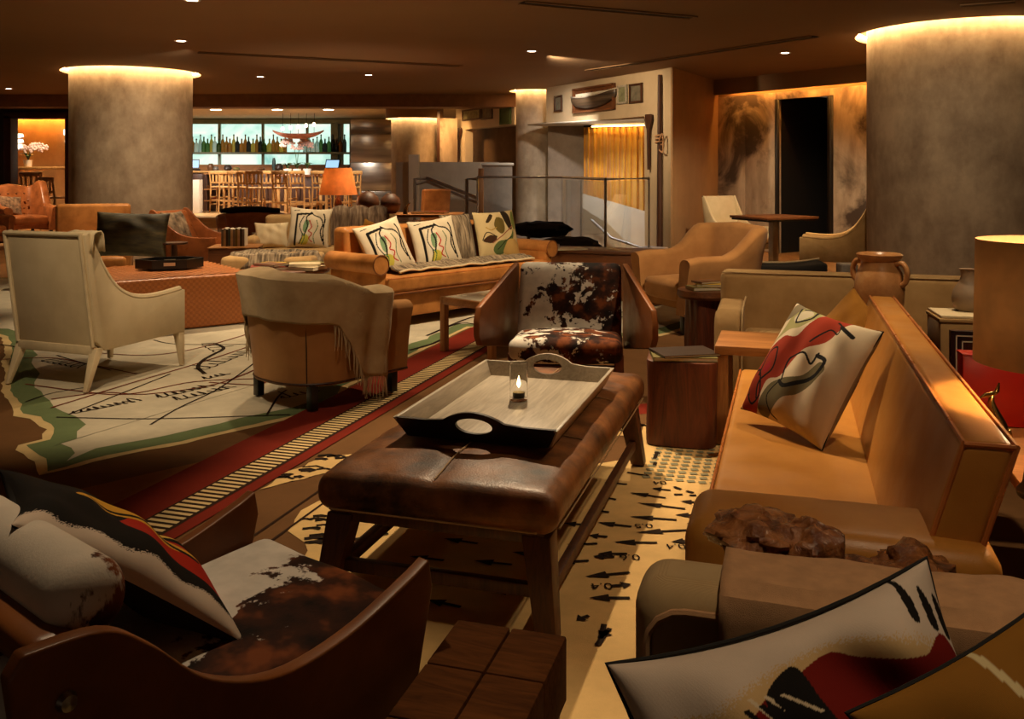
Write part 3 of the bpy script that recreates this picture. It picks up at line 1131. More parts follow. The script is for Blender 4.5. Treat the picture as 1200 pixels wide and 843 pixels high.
# the chart's hand lettering, far too small to read: rows of looping pen strokes
rnd = random.Random(4)


def script(p0, p1, n, size):
    a, b = G(*p0), G(*p1)
    d = (b - a)
    L_ = d.length
    d.normalize()
    nn = Vector((-d.y, d.x, 0))
    pts = []
    for k in range(n * 4 + 1):
        t = k / (n * 4)
        up = [0.0, 1.0, 0.15, -0.1][k % 4] * (1.0 + (1.1 if rnd.random() < 0.16 else 0)) * size * rnd.uniform(0.6, 1.1)
        pts.append(a + d * (L_ * t + size * 0.25 * math.sin(k * 1.7)) + nn * up)
    strip_mb(mb, cr(pts, 3), 0.011, 0.0108)


script((84, 487), (166, 471), 9, 0.07)
script((186, 468), (250, 454), 7, 0.08)
script((208, 471), (276, 455), 7, 0.08)
script((236, 436), (298, 412), 8, 0.10)
script((240, 446), (268, 440), 4, 0.07)
script((48, 424), (92, 433), 7, 0.10)
script((330, 469), (372, 460), 5, 0.07)
script((236, 404), (252, 414), 4, 0.1)
strip_mb(mb, cr([G(*p) for p in [(252, 404), (262, 410), (248, 418), (238, 424), (232, 432), (240, 440)]], 6), 0.03, 0.0108)
stuff(mb.build('ink_lines_and_script', MC['ink'], car))
# coast lines near the long sofa and right of the hide chair
mb = MB()
for l_ in [[(500, 395), (540, 380), (570, 385)], [(520, 386), (560, 372), (600, 378)], [(560, 392), (575, 376), (590, 372)], [(706, 372), (740, 365), (790, 356)], [(706, 380), (735, 372), (770, 374)], [(480, 412), (505, 405), (520, 398)]]:
    strip_mb(mb, cr([G(*p) for p in l_], 5), 0.03, 0.0108)
stuff(mb.build('ink_coast_lines', MC['ink'], car))

# tan land on the near chart, under and right of the leather bench
land = [G(372, 588), G(352, 600), G(341, 610), G(344, 624), G(358, 636), G(366, 648), G(350, 690), G(420, 800), AB(1.0, -1.2), AB(0.8, 0.3), AB(5.1, 0.2), AB(5.25, -0.75), AB(4.35, -0.76), AB(3.6, -1.55)]
flat(land, 0.006, MC['map tan'], 'tan_land', 0.035, 0.06, seed=3)
flat([G(305, 577), G(345, 551), G(385, 536), G(440, 531), G(410, 545), G(385, 556), G(340, 566)], 0.007, MC['map tan'], 'tan_island', 0.03, 0.05, seed=8)
flat([G(676, 488), G(748, 486), G(752, 512), G(700, 512)], 0.006, MC['map tan'], 'tan_island', 0.03, 0.05, seed=9)
flat([G(676, 478), G(760, 474), G(760, 486), G(676, 490)], 0.005, MC['map red'], 'red_rule')
mb = MB()
for i in range(26):
    c = G(rnd.uniform(318, 425), 0 + rnd.uniform(536, 566))
    if not (-2.2 < c.x < 0):
        continue
    dx = rnd.uniform(0.02, 0.06)
    strip_mb(mb, [c, c + Vector((dx, dx * 0.3, 0)), c + Vector((dx * 1.7, -dx * 0.2, 0))], rnd.uniform(0.012, 0.03), 0.009)
for i in range(14):
    c = G(rnd.uniform(350, 384), rnd.uniform(606, 640))
    dx = rnd.uniform(0.02, 0.05)
    strip_mb(mb, [c, c + Vector((dx, dx * 0.3, 0)), c + Vector((dx * 1.9, -dx * 0.1, 0))], rnd.uniform(0.01, 0.022), 0.009)
for i in range(10):
    c = G(rnd.uniform(690, 745), rnd.uniform(490, 510))
    strip_mb(mb, [c, c + Vector((0.05, 0.01, 0)), c + Vector((0.08, -0.02, 0))], 0.025, 0.009)
for p in [[(390, 638), (420, 634), (455, 628)], [(430, 626), (448, 624)], [(735, 556), (760, 560)]]:
    strip_mb(mb, [G(*q) for q in p], 0.016, 0.009)
stuff(mb.build('ink_speckles', MC['ink'], car))
# dotted grey green bank
mb = MB()
for i in range(22):
    for j in range(12):
        p = AB(4.12 + i * 0.055, -0.62 + j * 0.05)
        if p.x < 0.45:
            continue
        mb.add([(p.x + 0.034 * u, p.y + 0.03 * v, 0.009) for u, v in ((-.5, -.5), (.5, -.5), (.5, .5), (-.5, .5))], [(0, 1, 2, 3)])
stuff(mb.build('green_dots', MC['dot green'], car))


def arrow(mb, tail, tip, wdt=0.012, head=0.045):
    a, b = Vector((*tail[:2], 0)), Vector((*tip[:2], 0))
    d = (b - a).normalized()
    n = Vector((-d.y, d.x, 0))
    h = min(0.13, (b - a).length * 0.5)
    m = b - d * h
    strip_mb(mb, [a, m], wdt, 0.0092)
    mb.add([(*(m + n * head / 2)[:2], 0.0092), (*(m - n * head / 2)[:2], 0.0092), (*b[:2], 0.0092)], [(0, 1, 2)])


arrow_px = [((803, 599), (747, 592)), ((824, 592), (797, 590)), ((793, 612), (738, 608)), ((824, 607), (791, 606)), ((806, 624), (745, 627)), ((818, 636), (786, 638)), ((770, 639), (719, 638)), ((738, 674), (685, 679)),
            ((738, 704), (690, 704)), ((717, 690), (740, 688)), ((780, 586), (738, 580)), ((712, 632), (690, 630)), ((740, 620), (700, 615)), ((786, 577), (764, 575)), ((722, 588), (700, 584)), ((714, 603), (690, 600)),
            ((735, 652), (700, 652)), ((690, 618), (660, 616)), ((720, 656), (695, 655)), ((700, 640), (664, 641)), ((690, 660), (655, 662)), ((735, 570), (708, 568)), ((640, 655), (600, 650)), ((600, 665), (555, 660)), ((560, 640), (520, 634)),
            ((520, 660), (480, 655)), ((560, 690), (500, 684)), ((620, 700), (570, 694)), ((540, 715), (500, 706)), ((690, 725), (676, 730)), ((715, 740), (704, 750))]
for tl, tp in arrow_px:
    mb = MB()
    arrow(mb, G(*tl), G(*tp), 0.016, 0.05)
    mb.build('arrow', MC['ink'], car)
mb = MB()
for q in [[(790, 573), (798, 576)], [(804, 578), (813, 580)], [(790, 582), (800, 582)], [(808, 583), (816, 583)], [(767, 540), (770, 532)], [(767, 548), (768, 544)], [(700, 760), (712, 742)], [(704, 752), (708, 735)]]:
    strip_mb(mb, [G(*p) for p in q], 0.018, 0.0092)
stuff(mb.build('dashes', MC['ink'], car))


def text_mb(body, size=1.0):
    cu_ = bpy.data.curves.new('t', 'FONT')
    cu_.body = body
    cu_.size = size
    cu_.align_x = 'CENTER'
    cu_.align_y = 'CENTER'
    ob = bpy.data.objects.new('t', cu_)
    COL.objects.link(ob)
    bpy.context.view_layer.update()
    me = ob.evaluated_get(bpy.context.evaluated_depsgraph_get()).to_mesh()
    v = [x.co.copy() for x in me.vertices]
    f = [tuple(p.vertices) for p in me.polygons]
    bpy.data.objects.remove(ob)
    bpy.data.curves.remove(cu_)
    return v, f


for body, px, py in (('0.4', 705, 690), ('0.6', 738, 656), ('0.5', 754, 619), ('04', 773, 568), ('0', 820, 598), ('0.', 812, 618), ('0.4', 792, 643), ('0', 770, 533)):
    v, f = text_mb(body, 0.062)
    c = G(px, py)
    mt = Matrix.Translation((c.x, c.y, 0.0095)) @ Matrix.Rotation(R(183), 4, 'Z')
    MB().add(v, f, 0, mt).build('chart_number', MC['ink'], car)

# ================================================================== CUSHION PRINTS
class Canvas:
    def __init__(s, n, bg):
        s.n = n
        ys, xs = np.mgrid[0:n, 0:n]
        s.S, s.T = xs / (n - 1), ys / (n - 1)
        s.c = np.empty((n, n, 3))
        s.c[:] = lin(bg)
        rs = np.random.RandomState(1)
        s.jit = rs.rand(n, n)

    def fill(s, pts, col, smooth=True, rough=0.0):
        P = cr([(p[0], p[1], 0) for p in pts], 6, True) if smooth else [Vector((p[0], p[1], 0)) for p in pts]
        S = s.S + (s.jit - 0.5) * rough
        T = s.T + (s.jit.T - 0.5) * rough
        ins = np.zeros_like(S, dtype=bool)
        for i in range(len(P)):
            a, b = P[i - 1], P[i]
            if a.y == b.y:
                continue
            ins ^= ((a.y > T) != (b.y > T)) & (S < (b.x - a.x) * (T - a.y) / (b.y - a.y) + a.x)
        s.c[ins] = lin(col)
        return s

    def stroke(s, pts, wd, col, smooth=True, taper=False):
        P = cr([(p[0], p[1], 0) for p in pts], 8) if smooth else [Vector((p[0], p[1], 0)) for p in pts]
        m = np.zeros_like(s.S, dtype=bool)
        for i in range(len(P) - 1):
            a, b = P[i], P[i + 1]
            d = b - a
            l2 = max(d.x * d.x + d.y * d.y, 1e-9)
            t = np.clip(((s.S - a.x) * d.x + (s.T - a.y) * d.y) / l2, 0, 1)
            r = np.hypot(s.S - a.x - t * d.x, s.T - a.y - t * d.y)
            k = i / max(1, len(P) - 2)
            ww = wd * (1 - abs(2 * k - 1) ** 2 * 0.8) if taper else wd
            m |= r < ww / 2
        s.c[m] = lin(col)
        return s


def pillow_mesh(w_, h_, t_, cv=None, n=40, puff=0.42, pinch=0.10, seed=0, wrinkle=0.006):
    """front faces -y; z up; origin at the centre"""
    if cv is not None:
        n = cv.n - 1
    u = np.linspace(-1, 1, n + 1)
    U, V = np.meshgrid(u, u)
    X = w_ / 2 * U * (1 - pinch * (1 - V * V) * np.abs(U) ** 3)
    Z = h_ / 2 * V * (1 - pinch * (1 - U * U) * np.abs(V) ** 3)
    T = t_ / 2 * np.clip((1 - U ** 2) * (1 - V ** 2), 0, 1) ** puff
    W = np.zeros_like(U)
    st = max(1, n // 40)
    rs = np.random.RandomState(seed + 3)
    for k in range(5):
        a_, ph, fr = rs.rand() * 6.28, rs.rand() * 6.28, 4 + rs.rand() * 9
        W += np.sin(fr * (U * np.cos(a_) + V * np.sin(a_)) + ph) * (0.4 + 0.6 * np.sin(2 * U + k) * np.cos(2 * V + ph))
    W *= wrinkle * np.clip((1 - U ** 2) * (1 - V ** 2), 0, 1) ** 0.3
    N = (n + 1) ** 2
    front = np.stack([X, -T + W, Z], -1).reshape(-1, 3)
    back = np.stack([X, T + W, Z], -1).reshape(-1, 3)
    i, j = np.meshgrid(np.arange(n), np.arange(n))
    q = (j * (n + 1) + i).reshape(-1)
    qf = np.stack([q, q + 1, q + n + 2, q + n + 1], -1)
    qb = np.stack([q + N, q + n + 1 + N, q + n + 2 + N, q + 1 + N], -1)
    me = bpy.data.meshes.new('cushion')
    v = np.concatenate([front, back])
    f = np.concatenate([qf, qb])
    me.vertices.add(len(v))
    me.vertices.foreach_set('co', v.reshape(-1).astype(np.float32))
    me.loops.add(f.size)
    me.loops.foreach_set('vertex_index', f.reshape(-1).astype(np.int32))
    me.polygons.add(len(f))
    me.polygons.foreach_set('loop_start', np.arange(0, f.size, 4, dtype=np.int32))
    mi = np.zeros(len(f), dtype=np.int32)
    mi[len(qf):] = 1
    me.polygons.foreach_set('material_index', mi)
    me.polygons.foreach_set('use_smooth', np.ones(len(f), dtype=bool))
    me.update(calc_edges=True)
    if cv is not None:
        at = me.color_attributes.new('print', 'FLOAT_COLOR', 'POINT')
        c = np.ones((2 * N, 4), dtype=np.float32)
        c[:N, :3] = cv.c.reshape(-1, 3)
        c[N:, :3] = cv.c.reshape(-1, 3)
        at.data.foreach_set('color', c.reshape(-1))
    return me


def basis(c, r, u):
    """matrix with local x along r, z along u (made square), centre c"""
    r = Vector(r).normalized()
    u = Vector(u)
    u = (u - r * u.dot(r)).normalized()
    y = u.cross(r)
    m = Matrix((r, y, u)).transposed().to_4x4()
    m.translation = Vector(c)
    return m


def cushion(name, label, w_, h_, t_, mtx, front, back, cv=None, group=None, parent=None, pipe=None, **kw):
    me = pillow_mesh(w_, h_, t_, cv, **kw)
    me.materials.append(front)
    me.materials.append(back)
    o = bpy.data.objects.new(name, me)
    COL.objects.link(o)
    o.matrix_world = mtx
    tag(o, label, 'cushion', group)
    if pipe:
        p = []
        for (ax_, bx_) in (((-1, -1), (1, -1)), ((1, -1), (1, 1)), ((1, 1), (-1, 1)), ((-1, 1), (-1, -1))):
            for k in range(8):
                U = ax_[0] + (bx_[0] - ax_[0]) * k / 8
                V = ax_[1] + (bx_[1] - ax_[1]) * k / 8
                p.append((w_ / 2 * U * (1 - 0.10 * (1 - V * V) * abs(U) ** 3), 0, h_ / 2 * V * (1 - 0.10 * (1 - U * U) * abs(V) ** 3)))
        MB().tube(p, 0.0032, 6, closed=True).build('piping', pipe, o)
    return o


def lean_m(loc, yaw, lean, roll=0.0, h_=0.45):
    """pillow standing on its bottom edge at loc (or corner if rolled), leaning back"""
    return Matrix.Translation(Vector(loc)) @ Matrix.Rotation(R(yaw), 4, 'Z') @ Matrix.Rotation(R(-lean), 4, 'X') @ Matrix.Translation((0, 0, h_ / 2)) @ Matrix.Rotation(R(roll), 4, 'Y')


BLK = (26, 22, 20)
def print_lines(n, seed=0):
    """black angular bracket, loose curves and touches of colour on cream: an invented abstract"""
    c = Canvas(n, (226, 212, 184))
    c.fill([(0.24, 0.12), (0.50, 0.16), (0.52, 0.72), (0.28, 0.76)], (236, 226, 204), False)
    c.fill([(0.30, 0.10), (0.46, 0.06), (0.52, 0.24), (0.40, 0.32)], (206, 196, 84))
    c.fill([(0.36, 0.44), (0.44, 0.36), (0.50, 0.62), (0.40, 0.66)], (128, 160, 120))
    c.stroke([(0.20, 0.06), (0.20, 0.80), (0.54, 0.84)], 0.055, BLK, False)
    c.stroke([(0.30, 0.08), (0.36, 0.30), (0.28, 0.52), (0.36, 0.76)], 0.022, BLK)
    c.stroke([(0.52, 0.88), (0.60, 0.80), (0.74, 0.74), (0.82, 0.60), (0.78, 0.40), (0.84, 0.18)], 0.03, BLK)
    c.stroke([(0.88, 0.10), (0.84, 0.40), (0.86, 0.70), (0.82, 0.84)], 0.034, BLK)
    c.stroke([(0.66, 0.10), (0.62, 0.30), (0.70, 0.52), (0.66, 0.68)], 0.018, (60, 96, 60))
    c.stroke([(0.50, 0.66), (0.56, 0.50), (0.50, 0.40), (0.58, 0.34), (0.52, 0.22), (0.60, 0.14)], 0.024, (186, 44, 30))
    c.stroke([(0.40, 0.28), (0.46, 0.52), (0.42, 0.72), (0.48, 0.80)], 0.028, BLK)
    c.stroke([(0.36, 0.06), (0.42, 0.26), (0.36, 0.34)], 0.016, (52, 120, 70))
    c.stroke([(0.10, 0.90), (0.24, 0.92)], 0.016, BLK)
    return c


def print_leaves(n):
    c = Canvas(n, (208, 186, 138))
    c.fill([(0.08, 0.40), (0.26, 0.50), (0.42, 0.44), (0.28, 0.34)], (70, 46, 30))
    c.stroke([(0.08, 0.42), (0.20, 0.56), (0.42, 0.46)], 0.02, BLK)
    c.fill([(0.22, 0.78), (0.36, 0.94), (0.42, 0.90), (0.28, 0.76)], (56, 42, 24))
    c.fill([(0.40, 0.70), (0.50, 0.86), (0.66, 0.80), (0.62, 0.56), (0.50, 0.52)], (104, 88, 40))
    c.fill([(0.64, 0.96), (0.76, 0.98), (0.84, 0.64), (0.74, 0.60)], (44, 34, 22))
    c.fill([(0.84, 0.84), (0.96, 0.96), (0.94, 0.60), (0.86, 0.62)], (120, 130, 64))
    c.fill([(0.30, 0.22), (0.44, 0.36), (0.70, 0.40), (0.86, 0.58), (0.76, 0.28), (0.52, 0.10), (0.36, 0.10)], (88, 104, 60))
    c.fill([(0.52, 0.14), (0.70, 0.38), (0.92, 0.34), (0.98, 0.10), (0.70, 0.06)], (196, 160, 96))
    c.stroke([(0.30, 0.34), (0.60, 0.50), (0.86, 0.66)], 0.022, (150, 92, 70))
    c.stroke([(0.44, 0.64), (0.30, 0.60), (0.20, 0.66)], 0.02, (176, 140, 60))
    c.stroke([(0.40, 0.20), (0.58, 0.34), (0.80, 0.44)], 0.014, BLK)
    return c


def print_ribbons(n):
    """wavy bands of red, sage and grey with loose black loops on white (s right, t up)"""
    c = Canvas(n, (228, 210, 180))
    c.fill([(0.02, 0.02), (0.02, 0.40), (0.18, 0.66), (0.36, 0.72), (0.44, 1.02), (0.74, 1.02), (0.64, 0.74), (0.46, 0.56), (0.40, 0.36), (0.26, 0.28), (0.24, 0.02)], (162, 54, 30))
    c.fill([(0.0, 0.50), (0.10, 0.70), (0.14, 1.02), (0.40, 1.02), (0.34, 0.80), (0.18, 0.72)], (170, 166, 112))
    c.fill([(0.0, 0.80), (0.06, 1.02), (0.18, 1.02), (0.12, 0.86)], (128, 116, 92))
    c.fill([(0.16, 0.86), (0.24, 0.98), (0.34, 0.94), (0.26, 0.82)], (206, 196, 170))
    c.fill([(0.26, 0.02), (0.30, 0.24), (0.42, 0.34), (0.60, 0.42), (0.72, 0.58), (0.80, 0.52), (0.66, 0.30), (0.52, 0.20), (0.40, 0.02)], (118, 108, 78))
    c.stroke([(0.10, 0.12), (0.04, 0.24), (0.12, 0.34), (0.24, 0.16), (0.16, 0.06), (0.08, 0.12)], 0.018, BLK)
    c.stroke([(0.14, 0.30), (0.12, 0.50), (0.22, 0.56), (0.28, 0.40), (0.18, 0.26), (0.22, 0.10)], 0.018, BLK)
    c.stroke([(0.16, 0.96), (0.24, 0.82), (0.36, 0.90), (0.32, 1.0), (0.20, 0.97)], 0.020, BLK)
    c.stroke([(0.44, 0.34), (0.40, 0.52), (0.54, 0.60), (0.64, 0.54), (0.66, 0.64)], 0.018, BLK)
    c.stroke([(0.54, 0.70), (0.60, 0.86), (0.72, 0.84), (0.70, 0.92), (0.62, 0.96)], 0.016, BLK)
    c.stroke([(0.70, 0.92), (0.86, 0.86)], 0.034, BLK, False)
    c.stroke([(0.66, 0.62), (0.76, 0.60), (0.74, 0.48), (0.60, 0.36), (0.50, 0.30), (0.42, 0.32)], 0.034, BLK)
    c.stroke([(0.42, 0.32), (0.34, 0.18), (0.42, 0.06), (0.50, 0.02)], 0.012, BLK)
    c.fill([(0.16, 0.36), (0.20, 0.44), (0.24, 0.40), (0.20, 0.34)], (172, 40, 50))
    return c


def print_hand(n):
    c = Canvas(n, (214, 196, 180))
    c.T = (c.T - 0.635) / 0.40
    c.S = c.S + 0.09
    c.fill([(0.30, 0.50), (0.62, 0.72), (0.90, 0.60), (1.0, 0.2), (0.3, 0.2)], (210, 176, 126), True, 0.06)
    c.fill([(0.02, -0.8), (0.06, 0.36), (0.34, 0.50), (0.38, 0.2), (0.4, -0.8)], (200, 166, 114), True, 0.06)
    c.fill([(0.30, -0.05), (0.36, 0.26), (0.44, 0.50), (0.56, 0.60), (0.68, 0.66), (0.76, 0.56), (0.92, 0.46), (1.05, 0.40), (1.1, -0.8), (0.3, -0.8)], (120, 26, 18), True)
    c.fill([(0.48, 0.30), (0.46, 0.52), (0.54, 0.66), (0.58, 0.64), (0.60, 0.44), (0.62, 0.20), (0.54, 0.02), (0.48, 0.02)], BLK)
    for k in range(3):
        c.stroke([(0.42 + 0.045 * k, 0.56 - 0.02 * k), (0.50 + 0.045 * k, 0.26 + 0.05 * k)], 0.012, (220, 200, 170), False)
    for k in range(3):
        c.stroke([(0.40 + 0.045 * k, 0.50), (0.47 + 0.045 * k, 0.22)], 0.018, BLK, False)
    for x_, y_ in ((0.955, 0.78), (1.015, 0.66), (1.06, 0.56)):
        c.fill([(x_ - 0.016, y_ - 0.09), (x_ - 0.002, y_ + 0.16), (x_ + 0.018, y_ + 0.02), (x_ + 0.010, y_ - 0.14)], BLK)
    return c


def print_flame(n):
    c = Canvas(n, (24, 20, 17))
    S = s_ = c
    edge = 0.12 + 0.035 * (c.jit - 0.5) + 0.02 * np.sin(c.S * 26)
    c.c[c.T < edge] = lin((220, 202, 184))
    c.fill([(0.42, 0.42), (0.58, 0.72), (0.86, 0.72), (0.99, 0.40), (0.90, 0.24), (0.66, 0.30)], (176, 40, 22))
    c.fill([(0.22, 0.52), (0.45, 0.60), (0.70, 0.50), (0.90, 0.52), (0.72, 0.72), (0.40, 0.76)], (214, 160, 54))
    c.fill([(0.20, 0.88), (0.5, 0.80), (0.8, 0.84), (0.6, 0.92)], (226, 186, 84))
    c.stroke([(0.30, 0.62), (0.55, 0.62), (0.80, 0.46)], 0.03, BLK)
    c.stroke([(0.45, 0.78), (0.72, 0.70), (0.92, 0.50)], 0.025, BLK)
    return c


def print_mustard(n):
    c = Canvas(n, (146, 100, 36))
    c.stroke([(0.34, 1.0), (0.38, 0.6), (0.34, 0.3), (0.40, 0.0)], 0.02, (214, 196, 150))
    c.stroke([(0.62, 0.60), (0.68, 0.72), (0.80, 0.70), (0.86, 0.50), (0.76, 0.40)], 0.03, BLK)
    c.stroke([(0.50, 0.3), (0.60, 0.42), (0.56, 0.2)], 0.026, BLK)
    return c

# ================================================================== FURNITURE
def seat_box(mb, x0, x1, y0, y1, z0, z1, r=0.03, puff=(0, 0, 0), mi=0, mid=3, fn=None):
    mb.rbox(((x0 + x1) / 2, (y0 + y1) / 2, (z0 + z1) / 2), (x1 - x0, y1 - y0, z1 - z0), r, 3, mid, puff, mi, fn)
    return mb


def pipe_rect(name, mat, par, x0, x1, y0, y1, z, r=0.006, rc=0.03):
    pts = []
    for cx, cy, a0 in ((x1 - rc, y1 - rc, 0), (x0 + rc, y1 - rc, 90), (x0 + rc, y0 + rc, 180), (x1 - rc, y0 + rc, 270)):
        for k in range(4):
            a = R(a0 + 30 * k)
            pts.append((cx + rc * math.cos(a), cy + rc * math.sin(a), z))
    return MB().tube(pts, r, 6, closed=True).build(name, mat, par)


# ------------------------------------------------------------------ worn leather bench (ottoman) in the middle
ot = thing('bench_ottoman', 'worn dark brown leather bench with wooden legs carrying the grey tray', 'ottoman', (0.0, 3.60, 0.012), -17)
OW, OL = 0.80, 1.74
M['bench_wood'] = wood('bench wood', (96, 56, 30), (54, 30, 16), stretch=(1, 1, 12))


def bench_fn(p):
    return p


mb = MB()
for y0, y1 in ((-OL / 2, -OL / 6), (-OL / 6, OL / 6), (OL / 6, OL / 2)):
    pass
def dome(p):
    u, v = p.x / (OW / 2), p.y / (OL / 2)
    if p.z > 0.36:
        p = Vector((p.x, p.y, p.z + 0.030 * (1 - min(1, abs(u)) ** 2.5) * (1 - min(1, abs(v)) ** 4) + 0.006 * nz(p.x * 7, p.y * 7)))
        for s_ in (-1 / 3, 1 / 3):
            p.z -= 0.005 * math.exp(-((v - s_) / 0.03) ** 2)
        p.z -= 0.004 * math.exp(-(u / 0.07) ** 2)
    return p


mb.rbox((0, 0, 0.363), (OW, OL, 0.125), 0.055, 5, 40, (0.0, 0.0, 0.0), 0, dome)
top = mb.build('cushion', M['brown_leather'], ot)
M['thread'] = plain('pale thread', (176, 142, 100), 0.8)
mb = MB()
for s_ in (-1 / 3, 1 / 3):
    y = s_ * OL / 2
    pts = [(x, y, dome(Vector((x, y, 0.4255))).z + 0.004) for x in np.linspace(-OW / 2 + 0.05, OW / 2 - 0.05, 16)]
    mb.tube(pts, 0.0025, 5)
y_ = np.linspace(-OL / 2 + 0.05, OL / 2 - 0.05, 30)
mb.tube([(0.0, y, dome(Vector((0, y, 0.4255))).z + 0.004) for y in y_], 0.0025, 5)
mb.build('seam', M['thread'], ot)
mb = MB()
for sx in (-1, 1):
    mb.tube([(sx * (OW / 2 - 0.004), y, 0.318) for y in np.linspace(-OL / 2 + 0.06, OL / 2 - 0.06, 4)], 0.003, 6)
for sy in (-1, 1):
    mb.tube([(x, sy * (OL / 2 - 0.004), 0.318) for x in np.linspace(-OW / 2 + 0.06, OW / 2 - 0.06, 4)], 0.003, 6)
mb.build('stitched_edge', M['thread'], ot)
MB().box((0, 0, 0.285), (OW - 0.10, OL - 0.10, 0.04)).build('frame', M['bench_wood'], ot, bevel=0.005)
LG = []
for sx in (-1, 1):
    for sy in (-1, 1):
        a_ = Vector((sx * (OW / 2 - 0.075), sy * (OL / 2 - 0.09), 0.29))
        b_ = Vector((sx * (OW / 2 - 0.03), sy * (OL / 2 - 0.03), 0.0))
        mb = MB()
        v = []
        for p_, hw in ((a_, 0.045), (b_, 0.032)):
            v += [(p_.x - hw, p_.y - hw, p_.z), (p_.x + hw, p_.y - hw, p_.z), (p_.x + hw, p_.y + hw, p_.z), (p_.x - hw, p_.y + hw, p_.z)]
        mb.add(v, [(0, 1, 5, 4), (1, 2, 6, 5), (2, 3, 7, 6), (3, 0, 4, 7), (0, 3, 2, 1), (4, 5, 6, 7)])
        mb.build('leg', M['bench_wood'], ot, bevel=0.005)
for sx in (-1, 1):
    x = sx * (OW / 2 - 0.05)
    MB().box((x, 0, 0.10), (0.03, OL - 0.12, 0.04)).build('stretcher', M['bench_wood'], ot, bevel=0.004)
MB().box((0, -OL / 2 + 0.07, 0.12), (OW - 0.12, 0.03, 0.04)).build('stretcher', M['bench_wood'], ot, bevel=0.004)

# ------------------------------------------------------------------ grey wooden tray with arched handles
tr = thing('serving_tray', 'large grey wooden tray with arched handle cutouts on the leather bench', 'tray', (0.015, 3.565, 0.464), -17)
TW, TL, TH = 0.51, 0.92, 0.075
MB().box((0, 0, 0.008), (TW, TL, 0.016)).build('tray_floor', M['grey_wood'], tr, bevel=0.003)
for sx in (-1, 1):
    mb = MB().prism([(-TL / 2 - 0.0, 0.004), (TL / 2 + 0.0, 0.004), (TL / 2 + 0.045, TH), (-TL / 2 - 0.045, TH)],
                    lambda u, q, t_: (sx * (TW / 2 + q * 0.48 + t_), u, q), -0.007, 0.007)
    mb.build('tray_side', M['grey_wood'], tr, bevel=0.002)
for sy in (-1, 1):
    # end with raised arch and an oval hand hole: built as an outer strip and filled around the hole
    n = 40
    mb = MB()
    v, f = [], []
    half = TW / 2
    hole = lambda a_: (0.066 * math.cos(a_), 0.064 + 0.030 * math.sin(a_))

    def rim(x):
        return TH + 0.042 * max(0.0, math.cos(min(1, abs(x) / 0.115) * PI / 2)) ** 0.75
    outer = []
    for k in range(n):
        a_ = 2 * PI * k / n
        d = Vector((math.cos(a_), math.sin(a_)))
        # march outwards to the border of the end board
        lo_, hi_ = 0.0, 0.6
        for _ in range(24):
            m_ = (lo_ + hi_) / 2
            x, z = d.x * m_, 0.064 + d.y * m_
            ok = 0.004 <= z <= rim(x) and abs(x) <= half + 0.48 * z
            lo_, hi_ = (m_, hi_) if ok else (lo_, m_)
        outer.append((d.x * lo_, 0.064 + d.y * lo_))
    for t_ in (-0.008, 0.008):
        for k in range(n):
            hx, hz = hole(2 * PI * k / n)
            v.append((hx, sy * (TL / 2 + hz * 0.48 + t_), hz))
        for k in range(n):
            ox_, oz = outer[k]
            v.append((ox_, sy * (TL / 2 + oz * 0.48 + t_), oz))
    for k in range(n):
        k2 = (k + 1) % n
        f += [(k, k2, n + k2, n + k), (2 * n + k, 3 * n + k, 3 * n + k2, 2 * n + k2), (k, 2 * n + k, 2 * n + k2, k2), (n + k, n + k2, 3 * n + k2, 3 * n + k)]
    # corner fillers so that the board reaches its ends
    mb.add(v, f)
    for s2 in (-1, 1):
        c0 = [(s2 * 0.10, 0.004), (s2 * half, 0.004), (s2 * (half + 0.036), TH), (s2 * 0.12, TH)]
        mb.prism(c0, lambda u, q, t_: (u, sy * (TL / 2 + q * 0.48 + t_), q), -0.0079, 0.0079)
    e_ = mb.build('tray_end', M['tray_out'] if sy < 0 else M['grey_wood'], tr)

# ------------------------------------------------------------------ candle glass
cd = thing('candle_glass', 'lit tealight in a tall clear glass on the grey tray', 'candle', (0.027, 3.63, 0.482))
MB().lathe([(0.0, 0.0), (0.034, 0.0), (0.036, 0.005), (0.036, 0.15), (0.0335, 0.15), (0.0335, 0.012), (0.0, 0.012)], 28).build('glass', glassy('thin candle glass', (1, 1, 1), 0.01, 1.12), cd)
MB().lathe([(0.0, 0.013), (0.024, 0.013), (0.024, 0.032), (0.0, 0.030)], 20).build('wax', plain('candle wax', (240, 226, 190), 0.5), cd)
MB().lathe([(0.001, 0.05), (0.006, 0.057), (0.008, 0.066), (0.005, 0.080), (0.0005, 0.098)], 14).build('flame', emit('candle flame', (1.0, 0.62, 0.24), 6.0), cd)
point(0.027, 3.63, 0.555, 1.0, (1.0, 0.6, 0.25), 0.005)


